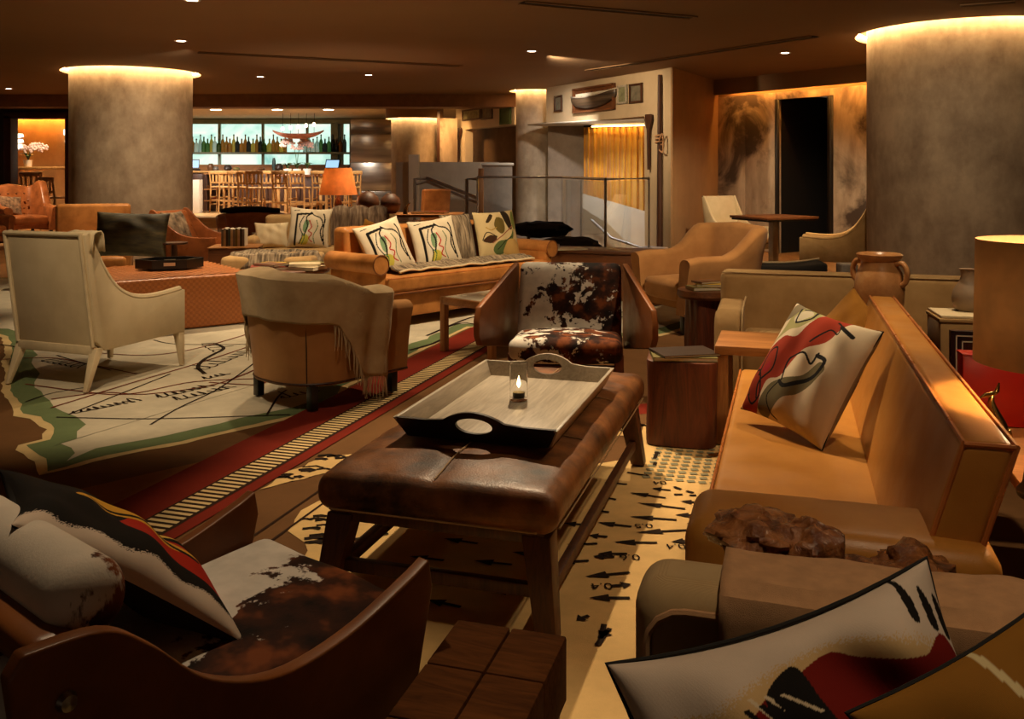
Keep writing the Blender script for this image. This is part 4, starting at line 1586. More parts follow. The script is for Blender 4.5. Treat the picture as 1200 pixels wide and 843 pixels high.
# ------------------------------------------------------------------ curved leather lounge chair with hide
def lounge_chair(label, loc, yaw, hide_a, hide_b, prof, w_=0.64, back=0.72, seat=(0.42, 0.36), depth=0.72, group=None, panel_mat='saddle', flare=0.0, legs=True):
    """prof: outline (y, z) of the leather side slab; front is -y"""
    t = thing('lounge_chair', label, 'chair', loc, yaw, group)
    for sx in (-1, 1):
        n_ = len(prof)
        fn = lambda u, q, t_: (sx * (w_ / 2 + t_ + flare * max(0, -u + 0.1)), u, q)
        p = MB().prism(prof, fn, 0.0, 0.034).build('side_panel', M[panel_mat], t, bevel=0.009, bseg=3)
        # pale cut edge along the top
    # seat and back cushions
    sw = w_ - 0.02

    def seatfn(p):
        k = (p.y + depth / 2) / depth
        z = p.z + (seat[1] - seat[0]) * k
        return Vector((p.x, p.y, z + 0.006 * nz(p.x * 6, p.y * 6)))
    MB().rbox((0, -0.04, seat[0] - 0.06), (sw, depth - 0.04, 0.13), 0.05, 4, 8, (0, 0, 0.03), 0, seatfn).build('seat', M[hide_a], t)

    def backfn(p):
        k = (p.z - seat[1]) / (back - seat[1])
        return Vector((p.x, p.y + 0.20 * k, p.z))
    MB().rbox((0, depth / 2 - 0.20, (seat[1] + back) / 2), (sw, 0.11, back - seat[1] + 0.06), 0.045, 4, 8, (0, 0.02, 0), 0, backfn).build('backrest', M[hide_b], t)
    if legs:
        for sx in (-1, 1):
            for y in (-depth / 2 + 0.05, depth / 2 - 0.06):
                MB().box((sx * (w_ / 2 - 0.03), y, 0.18), (0.05, 0.06, 0.36)).build('leg', M['stump'], t, bevel=0.006)
        MB().box((0, -depth / 2 + 0.05, 0.26), (w_ - 0.06, 0.04, 0.07)).build('front_rail', M['stump'], t, bevel=0.006)
        MB().box((0, depth / 2 - 0.06, 0.26), (w_ - 0.06, 0.04, 0.07)).build('rear_rail', M['stump'], t, bevel=0.006)
    return t


# middle chair: straight paddle sides
M['hide1'] = cowhide('hide of the middle chair', 2.3, 0.485, 7.5, bias=(0, 0.30))
M['hide2'] = cowhide('hide of the middle seat', 7.1, 0.46, 7.0, bias=(0, 0.2))
ctr = Vector((0.335, 5.42, 0.012))
prof_mid = [(-0.36, 0.40), (-0.40, 0.46), (-0.40, 0.55), (-0.37, 0.62), (0.30, 0.79), (0.37, 0.80), (0.40, 0.77), (0.40, 0.30), (0.30, 0.27)]
mc = lounge_chair('brown and white cowhide lounge chair with tan leather sides behind the grey tray', ctr, -6, 'hide2', 'hide1', prof_mid, 0.66, 0.77, (0.44, 0.38), 0.74, flare=0.30)

# front left chair: swept arms
M['hide3'] = cowhide('hide of the near seat', 11.4, 0.60, 6.0, (222, 214, 204), bias=(1, -0.5, 0, -0.9))
M['hide4'] = cowhide('hide of the near back', 4.4, 0.60, 5.0)
top_c = cr([(-0.36, 0.56, 0), (-0.30, 0.535, 0), (-0.14, 0.485, 0), (0.02, 0.475, 0), (0.16, 0.53, 0), (0.26, 0.625, 0), (0.34, 0.68, 0), (0.46, 0.69, 0)], 5)
prof_near = [(p.x, p.y) for p in top_c] + [(0.48, 0.66), (0.42, 0.20), (0.36, 0.14), (-0.20, 0.14), (-0.30, 0.20), (-0.37, 0.50)]
fc = Vector((-0.425, 2.15, 0.0)) + Vector((-0.64, -0.76, 0)) * 0.37
nc = lounge_chair('near left saddle leather lounge chair with swept arms and a hide seat', (fc.x, fc.y, 0.012), 140, 'hide3', 'saddle', prof_near, 0.60, 0.64, (0.45, 0.40), 0.74, panel_mat='saddle')
# steel bolt on the near panel
MB().lathe([(0.0, 0.012), (0.012, 0.010), (0.016, 0.0)], 16, M=Matrix.Translation((-0.337, 0.40, 0.60)) @ Matrix.Rotation(R(-90), 4, 'Y')).build('bolt', M['steel'], nc)
# hide bolster across the back of the near chair
bo = MB()
M['hide5'] = cowhide('hide of the bolster', 21.0, 0.72, 3.0, (222, 210, 194), bias=(0, -1.1))
bo.rbox((0, 0, 0), (0.56, 0.13, 0.13), 0.062, 6, 8)
b_o = bo.build('bolster', M['hide5'])
b_o.location = Vector((-0.875, 1.635, 0.70))
b_o.rotation_euler = (0, 0, R(140))
tag(b_o, 'round white and brown hide bolster along the back of the near left chair', 'cushion')
# black cushion with flame shapes leaning on it
A_ = Vector((-0.585, 1.785, 0.50))
Bv = Vector((-0.345, -0.20, 0.31))
Ev = Vector((-0.10, 0.35, -0.095))
cen = A_ + Bv.normalized() * 0.26 + Ev.normalized() * 0.22
m_ = basis(cen, -Bv, Ev)
cushion('cushion', 'black cushion with white edge and red and yellow flames on the near hide chair', 0.52, 0.42, 0.13, m_, M['print_mat'], M['black_cloth'], print_flame(240), puff=0.45)

# ------------------------------------------------------------------ block table at the bottom edge
bt = thing('block_table', 'low table topped with square brown wood blocks at the bottom edge of the view', 'table', AB(1.51, -0.575) + Vector((0, 0, 0.012)), -17)
M['block'] = wood('end grain block', (92, 54, 26), (58, 32, 14), 5.0, (6, 1, 1), 0.85, 0.2)
M['block'].node_tree.nodes['Principled BSDF'].inputs['Specular IOR Level'].default_value = 0.05
for i in range(2):
    for j in range(4):
        MB().box((-0.0625 + 0.125 * i, 0.277 - 0.185 * j, 0.33), (0.122, 0.182, 0.14)).build('block', M['block'], bt, bevel=0.006)
MB().box((0, 0, 0.13), (0.23, 0.70, 0.26)).build('base', M['dark_wood'], bt, bevel=0.01)

# ------------------------------------------------------------------ honey leather sofa on the right
rs = thing('leather_sofa', 'honey brown leather sofa with a thick slab back, along the right side', 'sofa', AB(3.32, -0.23) + Vector((0, 0, 0.012)), -107)
# local: +x towards the camera, -y front; back at +y (b axis)
SL = 1.22
mb = MB()
seat_box(mb, -SL, SL - 0.26, 0.0, 0.60, 0.10, 0.43, 0.035, (0, 0, 0.012), mid=4)
mb.build('seat', M['sofa_leather'], rs)
MB().box((0, 0.34, 0.07), (2 * SL - 0.1, 0.60, 0.10)).build('base', M['dark_wood'], rs)


def lean(p):
    return Vector((p.x, p.y + 0.115 * (p.z - 0.42) / 0.38, p.z))


mb = MB()
seat_box(mb, -SL, SL - 0.05, 0.47, 0.58, 0.40, 0.805, 0.022, (0, 0.01, 0), mid=5, fn=lean)
mb.build('backrest', M['sofa_leather'], rs)
pts = []
for (x, y, z) in ((-SL, 0.47, 0.805), (SL - 0.05, 0.47, 0.805), (SL - 0.05, 0.47, 0.42)):
    p = lean(Vector((x, y, z)))
    pts.append((p.x + 0.0, p.y, p.z))
MB().tube([(p[0] - (0.004 if i else 0), p[1] + 0.004, p[2] - 0.004) for i, p in enumerate(pts)], 0.006, 6).build('piping', M['saddle_edge'], rs)
pts = [lean(Vector((-SL, 0.58, 0.805))), lean(Vector((SL - 0.05, 0.58, 0.805))), lean(Vector((SL - 0.05, 0.58, 0.42)))]
MB().tube([(p[0], p[1] - 0.004, p[2] - 0.004) for p in pts], 0.006, 6).build('piping', M['saddle_edge'], rs)
pts = [lean(Vector((SL - 0.052, 0.475, 0.80))), lean(Vector((SL - 0.052, 0.575, 0.80)))]
MB().tube(pts, 0.006, 6).build('piping', M['saddle_edge'], rs)
mb = MB()
seat_box(mb, SL - 0.26, SL + 0.02, 0.0, 0.66, 0.10, 0.59, 0.05, (0, 0, 0.01), mid=4)
mb.build('arm', M['sofa_leather'], rs)
MB().tube([(-SL + 0.03, 0.005, 0.425), (SL - 0.27, 0.005, 0.425)], 0.005, 6).build('piping', M['saddle_edge'], rs)
# printed cushion on it
BL, BR, TR = Vector((0.89, 3.48, 0.50)), Vector((1.05, 3.14, 0.46)), Vector((1.31, 3.13, 0.83))
r_ = BR - BL
u_ = TR - BR
m_ = basis((BL + TR) / 2 + Vector((-0.025, -0.02, 0.005)), r_, u_)
cushion('cushion', 'white cushion with a red, sage and grey ribbon print on the honey leather sofa', 0.42, 0.46, 0.16, m_, M['print_mat'], plain('cushion back', (170, 150, 120), 0.9), print_ribbons(280), pipe=M['black_cloth'], pinch=0.07)
m_ = lean_m(AB(4.30, 0.19, 0.44), -60, 28, 30, 0.40)
cushion('cushion', 'plain mustard cushion behind the ribbon print cushion, in front of the clay jar', 0.40, 0.40, 0.14, m_, M['mustard'], M['mustard'])

# ------------------------------------------------------------------ fabric sofa behind it
bs_ = thing('fabric_sofa', 'tan fabric sofa with a straight back, in front of the big column', 'sofa', AB(5.28, 0.33) + Vector((0, 0, 0.012)), -17)
mb = MB()
seat_box(mb, -0.74, 0.95, 0.50, 0.68, 0.10, 0.765, 0.045, (0, 0.01, 0), mid=4)
mb.build('backrest', M['oat'], bs_)
mb = MB()
seat_box(mb, -0.60, 0.95, 0.02, 0.55, 0.10, 0.42, 0.05, (0, 0, 0.015), mid=4)
mb.build('seat', M['oat'], bs_)
mb = MB()
mb.prism([(0.0, 0.10), (0.0, 0.50), (0.03, 0.56), (0.09, 0.585), (0.18, 0.58), (0.60, 0.60), (0.60, 0.10)], lambda u, q, t_: (-0.74 + t_, u, q), 0.0, 0.15)
mb.build('arm', M['oat'], bs_, bevel=0.03, bseg=3)
mb = MB()
mb.tube([(-0.585, 0.0, 0.10), (-0.585, 0.0, 0.50), (-0.585, 0.03, 0.56), (-0.585, 0.09, 0.59), (-0.585, 0.50, 0.61)], 0.006, 6)
mb.tube([(-0.73, 0.505, 0.755), (0.94, 0.505, 0.755)], 0.005, 6)
mb.build('piping', M['linen'], bs_)
for x in (-0.68, 0.88):
    for y in (0.06, 0.60):
        MB().box((x, y, 0.05), (0.05, 0.05, 0.10)).build('leg', M['dark_wood'], bs_)

# ------------------------------------------------------------------ near sofa at the right bottom
ns_ = thing('near_sofa', 'beige woven sofa in the near right corner with a throw over its back', 'sofa', AB(1.40, 0.30) + Vector((0, 0, 0.012)), -17)
mb = MB()
seat_box(mb, -0.535, 0.80, 0.0, 0.155, 0.08, 0.745, 0.05, (0, 0.012, 0), mid=5)
mb.build('backrest', M['linen'], ns_)
mb = MB()
seat_box(mb, -0.52, 0.80, -0.66, 0.01, 0.08, 0.40, 0.05, (0, 0, 0.02), mid=4)
mb.build('seat', M['linen'], ns_)
rcx = [(-0.51, -0.003, 0.15), (-0.51, -0.003, 0.66)] + [(-0.51 + 0.06 * (1 - math.cos(R(a_))), -0.003, 0.66 + 0.055 * math.sin(R(a_))) for a_ in (20, 45, 70, 90)] + [(0.75, -0.003, 0.715)]
MB().tube(rcx, 0.006, 6).build('piping', M['wool'], ns_)
for x in (-0.47, 0.7):
    for y in (-0.60, 0.10):
        MB().box((x, y, 0.04), (0.05, 0.05, 0.08)).build('leg', M['dark_wood'], ns_)


def drape(u, v):
    # u along the back, v from the rear bottom over the top to the front bottom
    x = -0.40 + 1.19 * u
    s_ = v * 1.0
    L1, L2, L3 = 0.30, 0.16, 0.34
    d = s_ * (L1 + L2 + L3)
    off = 0.012 + 0.004 * nz(x * 9, d * 5) + 0.006 * max(0, nz(x * 14, d * 1.2, 3))
    if d < L1:
        y, z = 0.155 + off, 0.745 - (L1 - d)
    elif d < L1 + L2:
        k = (d - L1) / L2
        y, z = 0.155 + off - k * (0.155 + 2 * off), 0.745 + off + 0.004 * math.sin(k * PI)
    else:
        y, z = -off, 0.745 - (d - L1 - L2)
    # soften the two corners
    return (x, y, z - (0.012 if abs(d - L1) < 0.02 or abs(d - L1 - L2) < 0.02 else 0))


th_ = MB().grid(70, 60, drape).build('throw_blanket', M['wool'], None, solid=0.008)
th_.location = ns_.location
th_.rotation_euler = ns_.rotation_euler
tag(th_, 'soft brown wool throw draped over the back of the near right sofa', 'throw')
# cushions on the near sofa
TL_, TR_ = Vector((0.150, 1.245, 0.735)), Vector((0.560, 1.29, 0.845))
r_ = (TR_ - TL_).normalized()
u_ = Vector((-0.06, 0.30, 0.95))
u_ = (u_ - r_ * u_.dot(r_)).normalized()
m_ = basis((TL_ + TR_) / 2 - u_ * 0.22 + Vector((0, -0.03, 0)), r_, u_)
cushion('cushion', 'white cushion with a dark red and black abstract shape, leaning on the near sofa', 0.47, 0.46, 0.20, m_, M['print_mat'], M['black_cloth'], print_hand(300), pipe=M['black_cloth'], puff=0.36, wrinkle=0.012, pinch=0.12)
TL_, TR_ = Vector((0.400, 1.09, 0.772)), Vector((0.80, 1.18, 0.975))
r_ = (TR_ - TL_).normalized()
u_ = Vector((-0.1, 0.42, 0.9))
u_ = (u_ - r_ * u_.dot(r_)).normalized()
m_ = basis((TL_ + TR_) / 2 - u_ * 0.23 + Vector((0.0, -0.03, 0)), r_, u_)
cushion('cushion', 'mustard cushion with black edging at the bottom right corner', 0.48, 0.46, 0.16, m_, M['print_mat'], M['black_cloth'], print_mustard(180), pipe=M['black_cloth'], wrinkle=0.01)

# ------------------------------------------------------------------ root wood stump with polished lumps
def lump(mb, c, r, amp=0.28, fr=3.0, seed=0.0, nu=36, nv=24):
    def f(d):
        p = d * fr + Vector((seed, seed * 2, 0))
        return 1 + amp * noise.noise(p) + amp * 0.4 * noise.noise(p * 2.3) + amp * 0.10 * noise.noise(p * 5)
    mb.ball(c, r, nu, nv, 0, f)


bu = thing('root_table', 'gnarled polished root wood table between the leather sofa and the near sofa', 'table', AB(1.80, 0.06) + Vector((0, 0, 0.012)), -17)
t = NT('polished root wood')
nn = t.noise(9, 6, 0.65, None, 1.5)
t.color(t.ramp(nn, [(0.3, L4((40, 28, 22))), (0.45, L4((112, 66, 36))), (0.6, L4((164, 108, 64))), (0.72, L4((120, 104, 90)))]))
t.rough(0.16)
t.bump(t.noise(26, 6, 0.6, None, 1.0), 0.8, 0.015)
M['root'] = t.mat
mb = MB()
lump(mb, (-0.125, 0.02, 0.685), (0.085, 0.09, 0.042), 0.34, 1.9, 1.0)
lump(mb, (-0.10, -0.02, 0.62), (0.07, 0.08, 0.055), 0.34, 2.0, 2.0)
lump(mb, (-0.02, 0.0, 0.655), (0.06, 0.08, 0.070), 0.36, 2.0, 4.0)
lump(mb, (0.06, 0.02, 0.60), (0.10, 0.08, 0.05), 0.3, 1.8, 7.0)
lump(mb, (0.155, 0.02, 0.640), (0.075, 0.08, 0.050), 0.38, 2.0, 9.5)
lump(mb, (0.235, -0.02, 0.605), (0.025, 0.035, 0.035), 0.3, 2.0, 12.0, 16, 12)
mb.build('root_top', M['root'], bu)
mb = MB()
lump(mb, (0.02, 0, 0.40), (0.17, 0.13, 0.26), 0.3, 1.8, 14.0)
lump(mb, (0.0, 0, 0.12), (0.17, 0.13, 0.135), 0.2, 2.0, 18.0)
mb.build('root_trunk', M['root'], bu)

# ------------------------------------------------------------------ console behind the leather sofa and what stands on it
cz = 0.58
cn = thing('console_table', 'honey oak console behind the leather sofa, carrying lamp and ornaments', 'console', AB(2.75, 0.80) + Vector((0, 0, 0.012)), -17)
MB().box((0, 0, cz - 0.03), (0.44, 2.2, 0.036)).build('tabletop', M['oak'], cn, bevel=0.005)
for sx in (-1, 1):
    for sy in (-1, 1):
        MB().box((sx * 0.19, sy * 1.06, (cz - 0.05) / 2), (0.05, 0.05, cz - 0.05)).build('leg', M['oak_up'], cn, bevel=0.004)
TOP = cz + 0.001
lp = Vector((1.345, 2.27, TOP))
la = thing('table_lamp', 'big table lamp with a brown drum shade and dark turned base at the right edge', 'lamp', lp)
M['shade'] = shade_mat('brown lamp shade', (140, 98, 56), 0.02)
MB().lathe([(0.172, 0.335), (0.166, 0.645)], 64).build('lamp_shade', M['shade'], la)
MB().lathe([(0.0, 0.0), (0.072, 0.0), (0.074, 0.012), (0.06, 0.03), (0.052, 0.09), (0.046, 0.16), (0.03, 0.22), (0.018, 0.25), (0.012, 0.34), (0.0, 0.34)], 32).build('base', M['black_wood'], la)
MB().lathe([(0.0, 0.34), (0.02, 0.36), (0.03, 0.42), (0.02, 0.46), (0.0, 0.47)], 16).build('bulb', emit('lamp bulb', (1.0, 0.72, 0.40), 30.0), la)
point(lp.x, lp.y, lp.z + 0.49, 11, WARM, 0.03)

p = Vector((1.56, 2.93, TOP))
o = thing('red_box', 'tall bright red lacquered box behind the brass fish', 'box', p, -12)
M['red'] = plain('red lacquer', (190, 30, 18), 0.35, var=0.05)
MB().box((0, 0, 0.112), (0.21, 0.07, 0.222)).build('body', M['red'], o, bevel=0.004)
MB().box((0, 0, 0.226), (0.214, 0.074, 0.008)).build('lid', M['red'], o, bevel=0.002)
p = Vector((1.63, 3.22, TOP))
o = thing('framed_picture', 'dark picture in a stepped frame with two pale lines, behind the red box', 'picture', p, -12)
MB().box((0.05, 0, 0.125), (0.24, 0.025, 0.25)).build('backing', M['dark_wood'], o)
fr_ = M['black_wood']
for k, (i_, m2) in enumerate(((0.0, M['black_wood']), (0.014, M['paper']), (0.02, M['black_wood']), (0.034, M['paper']))):
    mb = MB()
    w2, h2 = 0.12 - i_, 0.125 - i_
    d_ = 0.012 if m2 is not M['paper'] else 0.004
    for (cx, cz_, sx_, sz_) in ((0, h2 - d_ / 2, 2 * w2, d_), (0, -h2 + d_ / 2, 2 * w2, d_), (w2 - d_ / 2, 0, d_, 2 * h2), (-w2 + d_ / 2, 0, d_, 2 * h2)):
        mb.box((0.05 + cx, -0.016, 0.125 + cz_), (sx_, 0.012, sz_))
    mb.build('frame_moulding', m2, o)
p = Vector((1.83, 3.66, TOP))
o = thing('linen_box', 'tall beige linen box with a stepped lid, behind the dark framed picture', 'box', p, -12)
MB().box((0, 0, 0.11), (0.24, 0.22, 0.22)).build('body', M['oat'], o, bevel=0.004)
MB().box((0, 0, 0.228), (0.25, 0.23, 0.014)).build('lid', M['oat'], o, bevel=0.003)
MB().box((0, 0, 0.241), (0.235, 0.215, 0.012)).build('lid', M['cream'], o, bevel=0.003)
p = Vector((1.86, 3.70, TOP + 0.248))
o = thing('bottle_vase', 'grey brown bottle vase with a narrow neck on the linen box', 'vase', p)
M['clay_grey'] = plain('grey clay', (150, 126, 100), 0.6)
MB().lathe([(0.0, 0.0), (0.045, 0.0), (0.058, 0.02), (0.062, 0.05), (0.055, 0.085), (0.035, 0.115), (0.026, 0.14), (0.030, 0.165), (0.034, 0.17), (0.026, 0.168), (0.02, 0.14)], 28).build('body', M['clay_grey'], o)
MB().tube(cr([(0.028, 0, 0.16), (0.05, 0, 0.165), (0.056, 0, 0.14), (0.05, 0, 0.10)], 5), 0.008, 8).build('handle', M['clay_grey'], o)
# brass fish
p = Vector((1.395, 2.62, TOP))
o = thing('fish_figurine', 'brass leaping fish figurine on a dark block, in front of the red box', 'figurine', p, 10)
MB().box((0, 0, 0.012), (0.07, 0.05, 0.024)).build('base', M['black_wood'], o, bevel=0.003)
body = cr([(0.018, 0, 0.024), (0.022, 0, 0.05), (0.012, 0, 0.085), (-0.004, 0, 0.12), (-0.012, 0, 0.15), (-0.008, 0, 0.17)], 6)
rad = np.interp(np.linspace(0, 1, len(body)), [0, 0.12, 0.35, 0.6, 0.85, 1], [0.012, 0.02, 0.022, 0.016, 0.008, 0.005])
MB().tube(body, list(rad), 14).build('body', M['brass'], o)
mb = MB()
mb.prism([(-0.008, 0.165), (-0.045, 0.165), (-0.058, 0.158), (-0.03, 0.178), (0.0, 0.182), (0.014, 0.206), (0.012, 0.18)], lambda u, q, t_: (u, t_, q), -0.004, 0.004)
mb.build('tail', M['brass'], o, bevel=0.0015)
mb = MB()
mb.prism([(0.03, 0.06), (0.06, 0.035), (0.05, 0.07)], lambda u, q, t_: (u, t_, q), -0.003, 0.003)
mb.prism([(0.0, 0.06), (-0.03, 0.04), (-0.006, 0.08)], lambda u, q, t_: (u, t_, q), -0.003, 0.003)
mb.build('fin', M['brass'], o, bevel=0.001)
# cream book box beside the lamp
p = AB(2.02, 0.72, TOP)
o = thing('cream_box', 'small cream box near the lamp base at the right edge', 'box', p, -17)
MB().box((0, 0, 0.03), (0.20, 0.26, 0.06)).build('body', M['paper'], o, bevel=0.004)
MB().box((0, 0, 0.066), (0.206, 0.266, 0.012)).build('lid', M['paper'], o, bevel=0.003)

# corner table with the clay jar
p = Vector((1.875, 4.63, 0.012))
o = thing('corner_table', 'small round wooden corner table under the clay jar', 'table', p)
MB().lathe([(0.0, 0.57), (0.20, 0.57), (0.20, 0.60), (0.0, 0.60)], 40).build('tabletop', M['oak'], o, bevel=0.004)
MB().lathe([(0.14, 0.0), (0.14, 0.02), (0.03, 0.05), (0.03, 0.57)], 24).build('pedestal', M['dark_wood'], o)
o = thing('clay_jar', 'glazed brown clay jar with two loop handles behind the leather sofa', 'jar', (1.875, 4.63, 0.613))
t = NT('glazed clay')
t.color(t.ramp(t.noise(7, 5, 0.6), [(0.3, L4((150, 98, 56))), (0.55, L4((192, 138, 86))), (0.7, L4((214, 170, 118)))]))
t.rough(0.3)
M['clay'] = t.mat
jar = [(0.0, 0.0), (0.085, 0.0), (0.10, 0.03), (0.118, 0.12), (0.122, 0.19), (0.112, 0.26), (0.092, 0.30), (0.088, 0.325), (0.108, 0.345), (0.112, 0.36), (0.104, 0.365), (0.086, 0.35), (0.078, 0.32), (0.078, 0.28)]
MB().lathe(jar, 40).build('body', M['clay'], o)
for a_ in (-52, 128):
    mt = Matrix.Rotation(R(a_), 4, 'Z')
    MB().tube(cr([(0.088, 0, 0.315), (0.125, 0, 0.32), (0.148, 0, 0.28), (0.14, 0, 0.23), (0.115, 0, 0.21)], 5), 0.014, 10, M=mt).build('handle', M['clay'], o)

# ------------------------------------------------------------------ oak end table and dark stump with magazines
o = thing('end_table', 'plain honey oak end table between the dark stump and the leather sofa', 'table', AB(4.92, -0.20) + Vector((0, 0, 0.012)), -17)
MB().box((0, 0, 0.48), (0.32, 0.46, 0.045)).build('tabletop', M['oak'], o, bevel=0.004)
for sx in (-1, 1):
    for sy in (-1, 1):
        MB().box((sx * 0.125, sy * 0.19, 0.228), (0.06, 0.05, 0.456)).build('leg', M['oak_up'], o, bevel=0.004)


def stump(name, label, loc, yaw, w_, d_, h_, mat, irr=0.02, seed=0.0):
    t = thing(name, label, 'table', loc, yaw)
    n = 28

    def fn(u, v):
        a_ = 2 * PI * u
        k = (abs(math.cos(a_)) ** 6 + abs(math.sin(a_)) ** 6) ** (-1 / 6)
        k *= 1 + irr * 2.5 * nz(math.cos(a_) * 1.6 + seed, math.sin(a_) * 1.6, v * 0.8) + irr * nz(a_ * 6, seed, v * 2)
        z = v * h_
        return (w_ / 2 * k * math.cos(a_), d_ / 2 * k * math.sin(a_), z)
    mb = MB().grid(n * 2, 8, fn, wrap=True)
    N = len(mb.v)
    mb.f.append([N - n * 2 + i for i in range(n * 2)])
    mb.m.append(1)
    mb.build('trunk', [mat, M['walnut']], t, bevel=0.006)
    return t


stump('stump_table', 'dark red brown square tree stump table holding open magazines', (0.885, 4.72, 0.012), -14, 0.36, 0.36, 0.425, M['stump'], 0.03, 3.0)


def book(name, label, loc, yaw, w_, d_, h_, cover, cat='magazine', group=None):
    t = thing(name, label, cat, loc, yaw, group)
    MB().box((0, 0, h_ / 2), (w_ - 0.006, d_ - 0.006, h_ * 0.8)).build('pages', M['paper'], t)
    mb = MB().box((0, 0, h_ - 0.001), (w_, d_, 0.003)).box((0, 0, 0.0015), (w_, d_, 0.003)).box((-w_ / 2, 0, h_ / 2), (0.003, d_, h_))
    mb.build('cover', cover, t)
    return t


covers = {c: plain('cover ' + c, v, 0.4, var=0.18, ns=14) for c, v in dict(yellow=(206, 168, 60), dark=(60, 46, 38), olive=(130, 120, 70), cream=(214, 196, 158), red=(150, 60, 36), grey=(130, 124, 116), brown=(120, 80, 50), teal=(70, 96, 96)).items()}
book('magazine', 'cream edged magazine on top of the dark stump table, the upper one', (0.885, 4.66, 0.462), 12, 0.30, 0.22, 0.012, covers['dark'])
book('magazine', 'yellow edged magazine on the dark stump table, the lower one', (0.88, 4.67, 0.440), -4, 0.32, 0.24, 0.02, covers['olive'])

stump('stump_table', 'small walnut stump table beside the tan wing chair, with books on it', (1.44, 6.78, 0.012), 20, 0.24, 0.24, 0.44, M['stump'], 0.05, 9.0)
tt = [x for x in bpy.data.objects if x.get('label', '').startswith('small walnut stump')][0]
MB().lathe([(0.0, 0.44), (0.19, 0.44), (0.205, 0.46), (0.20, 0.50), (0.0, 0.50)], 30).build('tabletop', M['walnut'], tt)
book('book', 'olive book lying on the small stump table', (1.43, 6.76, 0.514), 10, 0.22, 0.17, 0.025, covers['olive'], 'book')
book('book', 'yellow book on top of the olive one on the small stump table', (1.47, 6.76, 0.541), -8, 0.19, 0.14, 0.018, covers['yellow'], 'book')
book('book', 'brown book topmost on the small stump table', (1.45, 6.78, 0.561), 24, 0.17, 0.13, 0.016, covers['brown'], 'book')

# ------------------------------------------------------------------ cream slope arm chair
def slope_chair(label, loc, yaw, mat='cream', leg='cream_paint', group=None, w_=0.64):
    t = thing('slope_arm_chair', label, 'chair', loc, yaw, group)
    dp = 0.84
    curve = cr([(0.47, 0.985, 0), (0.40, 0.86, 0), (0.33, 0.74, 0), (0.24, 0.63, 0), (0.12, 0.555, 0), (-0.02, 0.525, 0), (-0.18, 0.525, 0), (-0.36, 0.54, 0)], 5)
    prof = [(p.x, p.y) for p in curve] + [(-0.40, 0.54), (-0.40, 0.24), (0.33, 0.235), (0.40, 0.30), (0.50, 0.985)]
    for sx in (-1, 1):
        MB().prism(prof, lambda u, q, t_: (sx * (w_ / 2 - 0.045 + t_), u, q), 0.0, 0.045).build('side_panel', M[mat], t, bevel=0.008)
        e = [(sx * (w_ / 2 - 0.022), p.x - 0.004, p.y + 0.006) for p in curve]
        MB().tube(e, 0.022, 8).build('arm_piping', M[mat], t)
    bk_ = [(0.33, 0.26), (0.40, 0.26), (0.505, 0.985), (0.49, 1.0), (0.44, 0.995), (0.32, 0.45)]
    MB().prism(bk_, lambda u, q, t_: (t_, u, q), -w_ / 2 + 0.045, w_ / 2 - 0.045).build('backrest', M[mat], t, bevel=0.012)
    for sx in (-1, 1):
        MB().tube([(sx * (w_ / 2 - 0.03), 0.405, 0.27), (sx * (w_ / 2 - 0.03), 0.508, 0.99)], 0.012, 8).build('back_post', M[leg], t)
    MB().tube([(-w_ / 2 + 0.03, 0.508, 0.985), (w_ / 2 - 0.03, 0.508, 0.985)], 0.013, 8).build('top_rail', M[mat], t)
    MB().box((0, 0.385, 0.245), (w_ - 0.06, 0.05, 0.06)).build('rear_rail', M[leg], t, bevel=0.008)
    mb = MB()
    mb.rbox((0, -0.05, 0.385), (w_ - 0.10, 0.70, 0.14), 0.04, 3, 4, (0, 0, 0.015))
    mb.build('seat_cushion', M[mat], t)
    MB().box((0, -0.03, 0.27), (w_ - 0.10, 0.72, 0.08)).build('seat_frame', M[mat], t)
    for sx in (-1, 1):
        for (y0, y1) in ((-0.37, -0.39), (0.37, 0.47)):
            a_, b_ = Vector((sx * (w_ / 2 - 0.035), y0, 0.26)), Vector((sx * (w_ / 2 - 0.02), y1, 0.0))
            v = []
            for p_, hw in ((a_, 0.03), (b_, 0.014)):
                v += [(p_.x - hw, p_.y - hw, p_.z), (p_.x + hw, p_.y - hw, p_.z), (p_.x + hw, p_.y + hw, p_.z), (p_.x - hw, p_.y + hw, p_.z)]
            MB().add(v, [(0, 1, 5, 4), (1, 2, 6, 5), (2, 3, 7, 6), (3, 0, 4, 7), (0, 3, 2, 1), (4, 5, 6, 7)]).build('leg', M[leg], t, bevel=0.004)
    return t


cc_ = slope_chair('large cream armchair with sloping arms seen from behind, at the left', (-2.80, 6.22, 0.015), 159, w_=0.70)
cm = cushion('cushion', 'black and white patterned cushion on the large cream armchair', 0.42, 0.30, 0.12, lean_m((-2.98, 6.02, 0.70), 159, 14, 8, 0.30), plain('dark pattern cloth', (44, 36, 30), 0.9, var=0.4, ns=18), M['cream'])
cm2 = thing('folded_throw', 'cream folded throw over the top of the large cream armchair', 'throw', (-2.74, 5.76, 0.985), 159)


def fold(u, v):
    a_ = (v - 0.5) * 2
    x = -0.15 + 0.20 * u
    y = 0.05 * a_
    z = 0.030 * (1 - a_ * a_) + 0.008 * nz(u * 5, v * 5) - (0.10 * max(0, abs(a_) - 0.8) * 5)
    return (x, y, z)


MB().grid(24, 16, fold).build('cloth', M['cream'], cm2, solid=0.01)
sc2 = slope_chair('cream armchair facing forward left of the dining table, by the smoky panels', (0, 0, 0), 0, 'cream', 'dark_wood')
p = G(868, 302)
sc2.location = (3.42, 13.6, 0.012)
sc2.rotation_euler = (0, 0, R(28))
sc3 = slope_chair('tan backed armchair at the right of the dining table, turned to the table', (4.15, 11.7, 0.012), -112, 'oat', 'dark_wood')

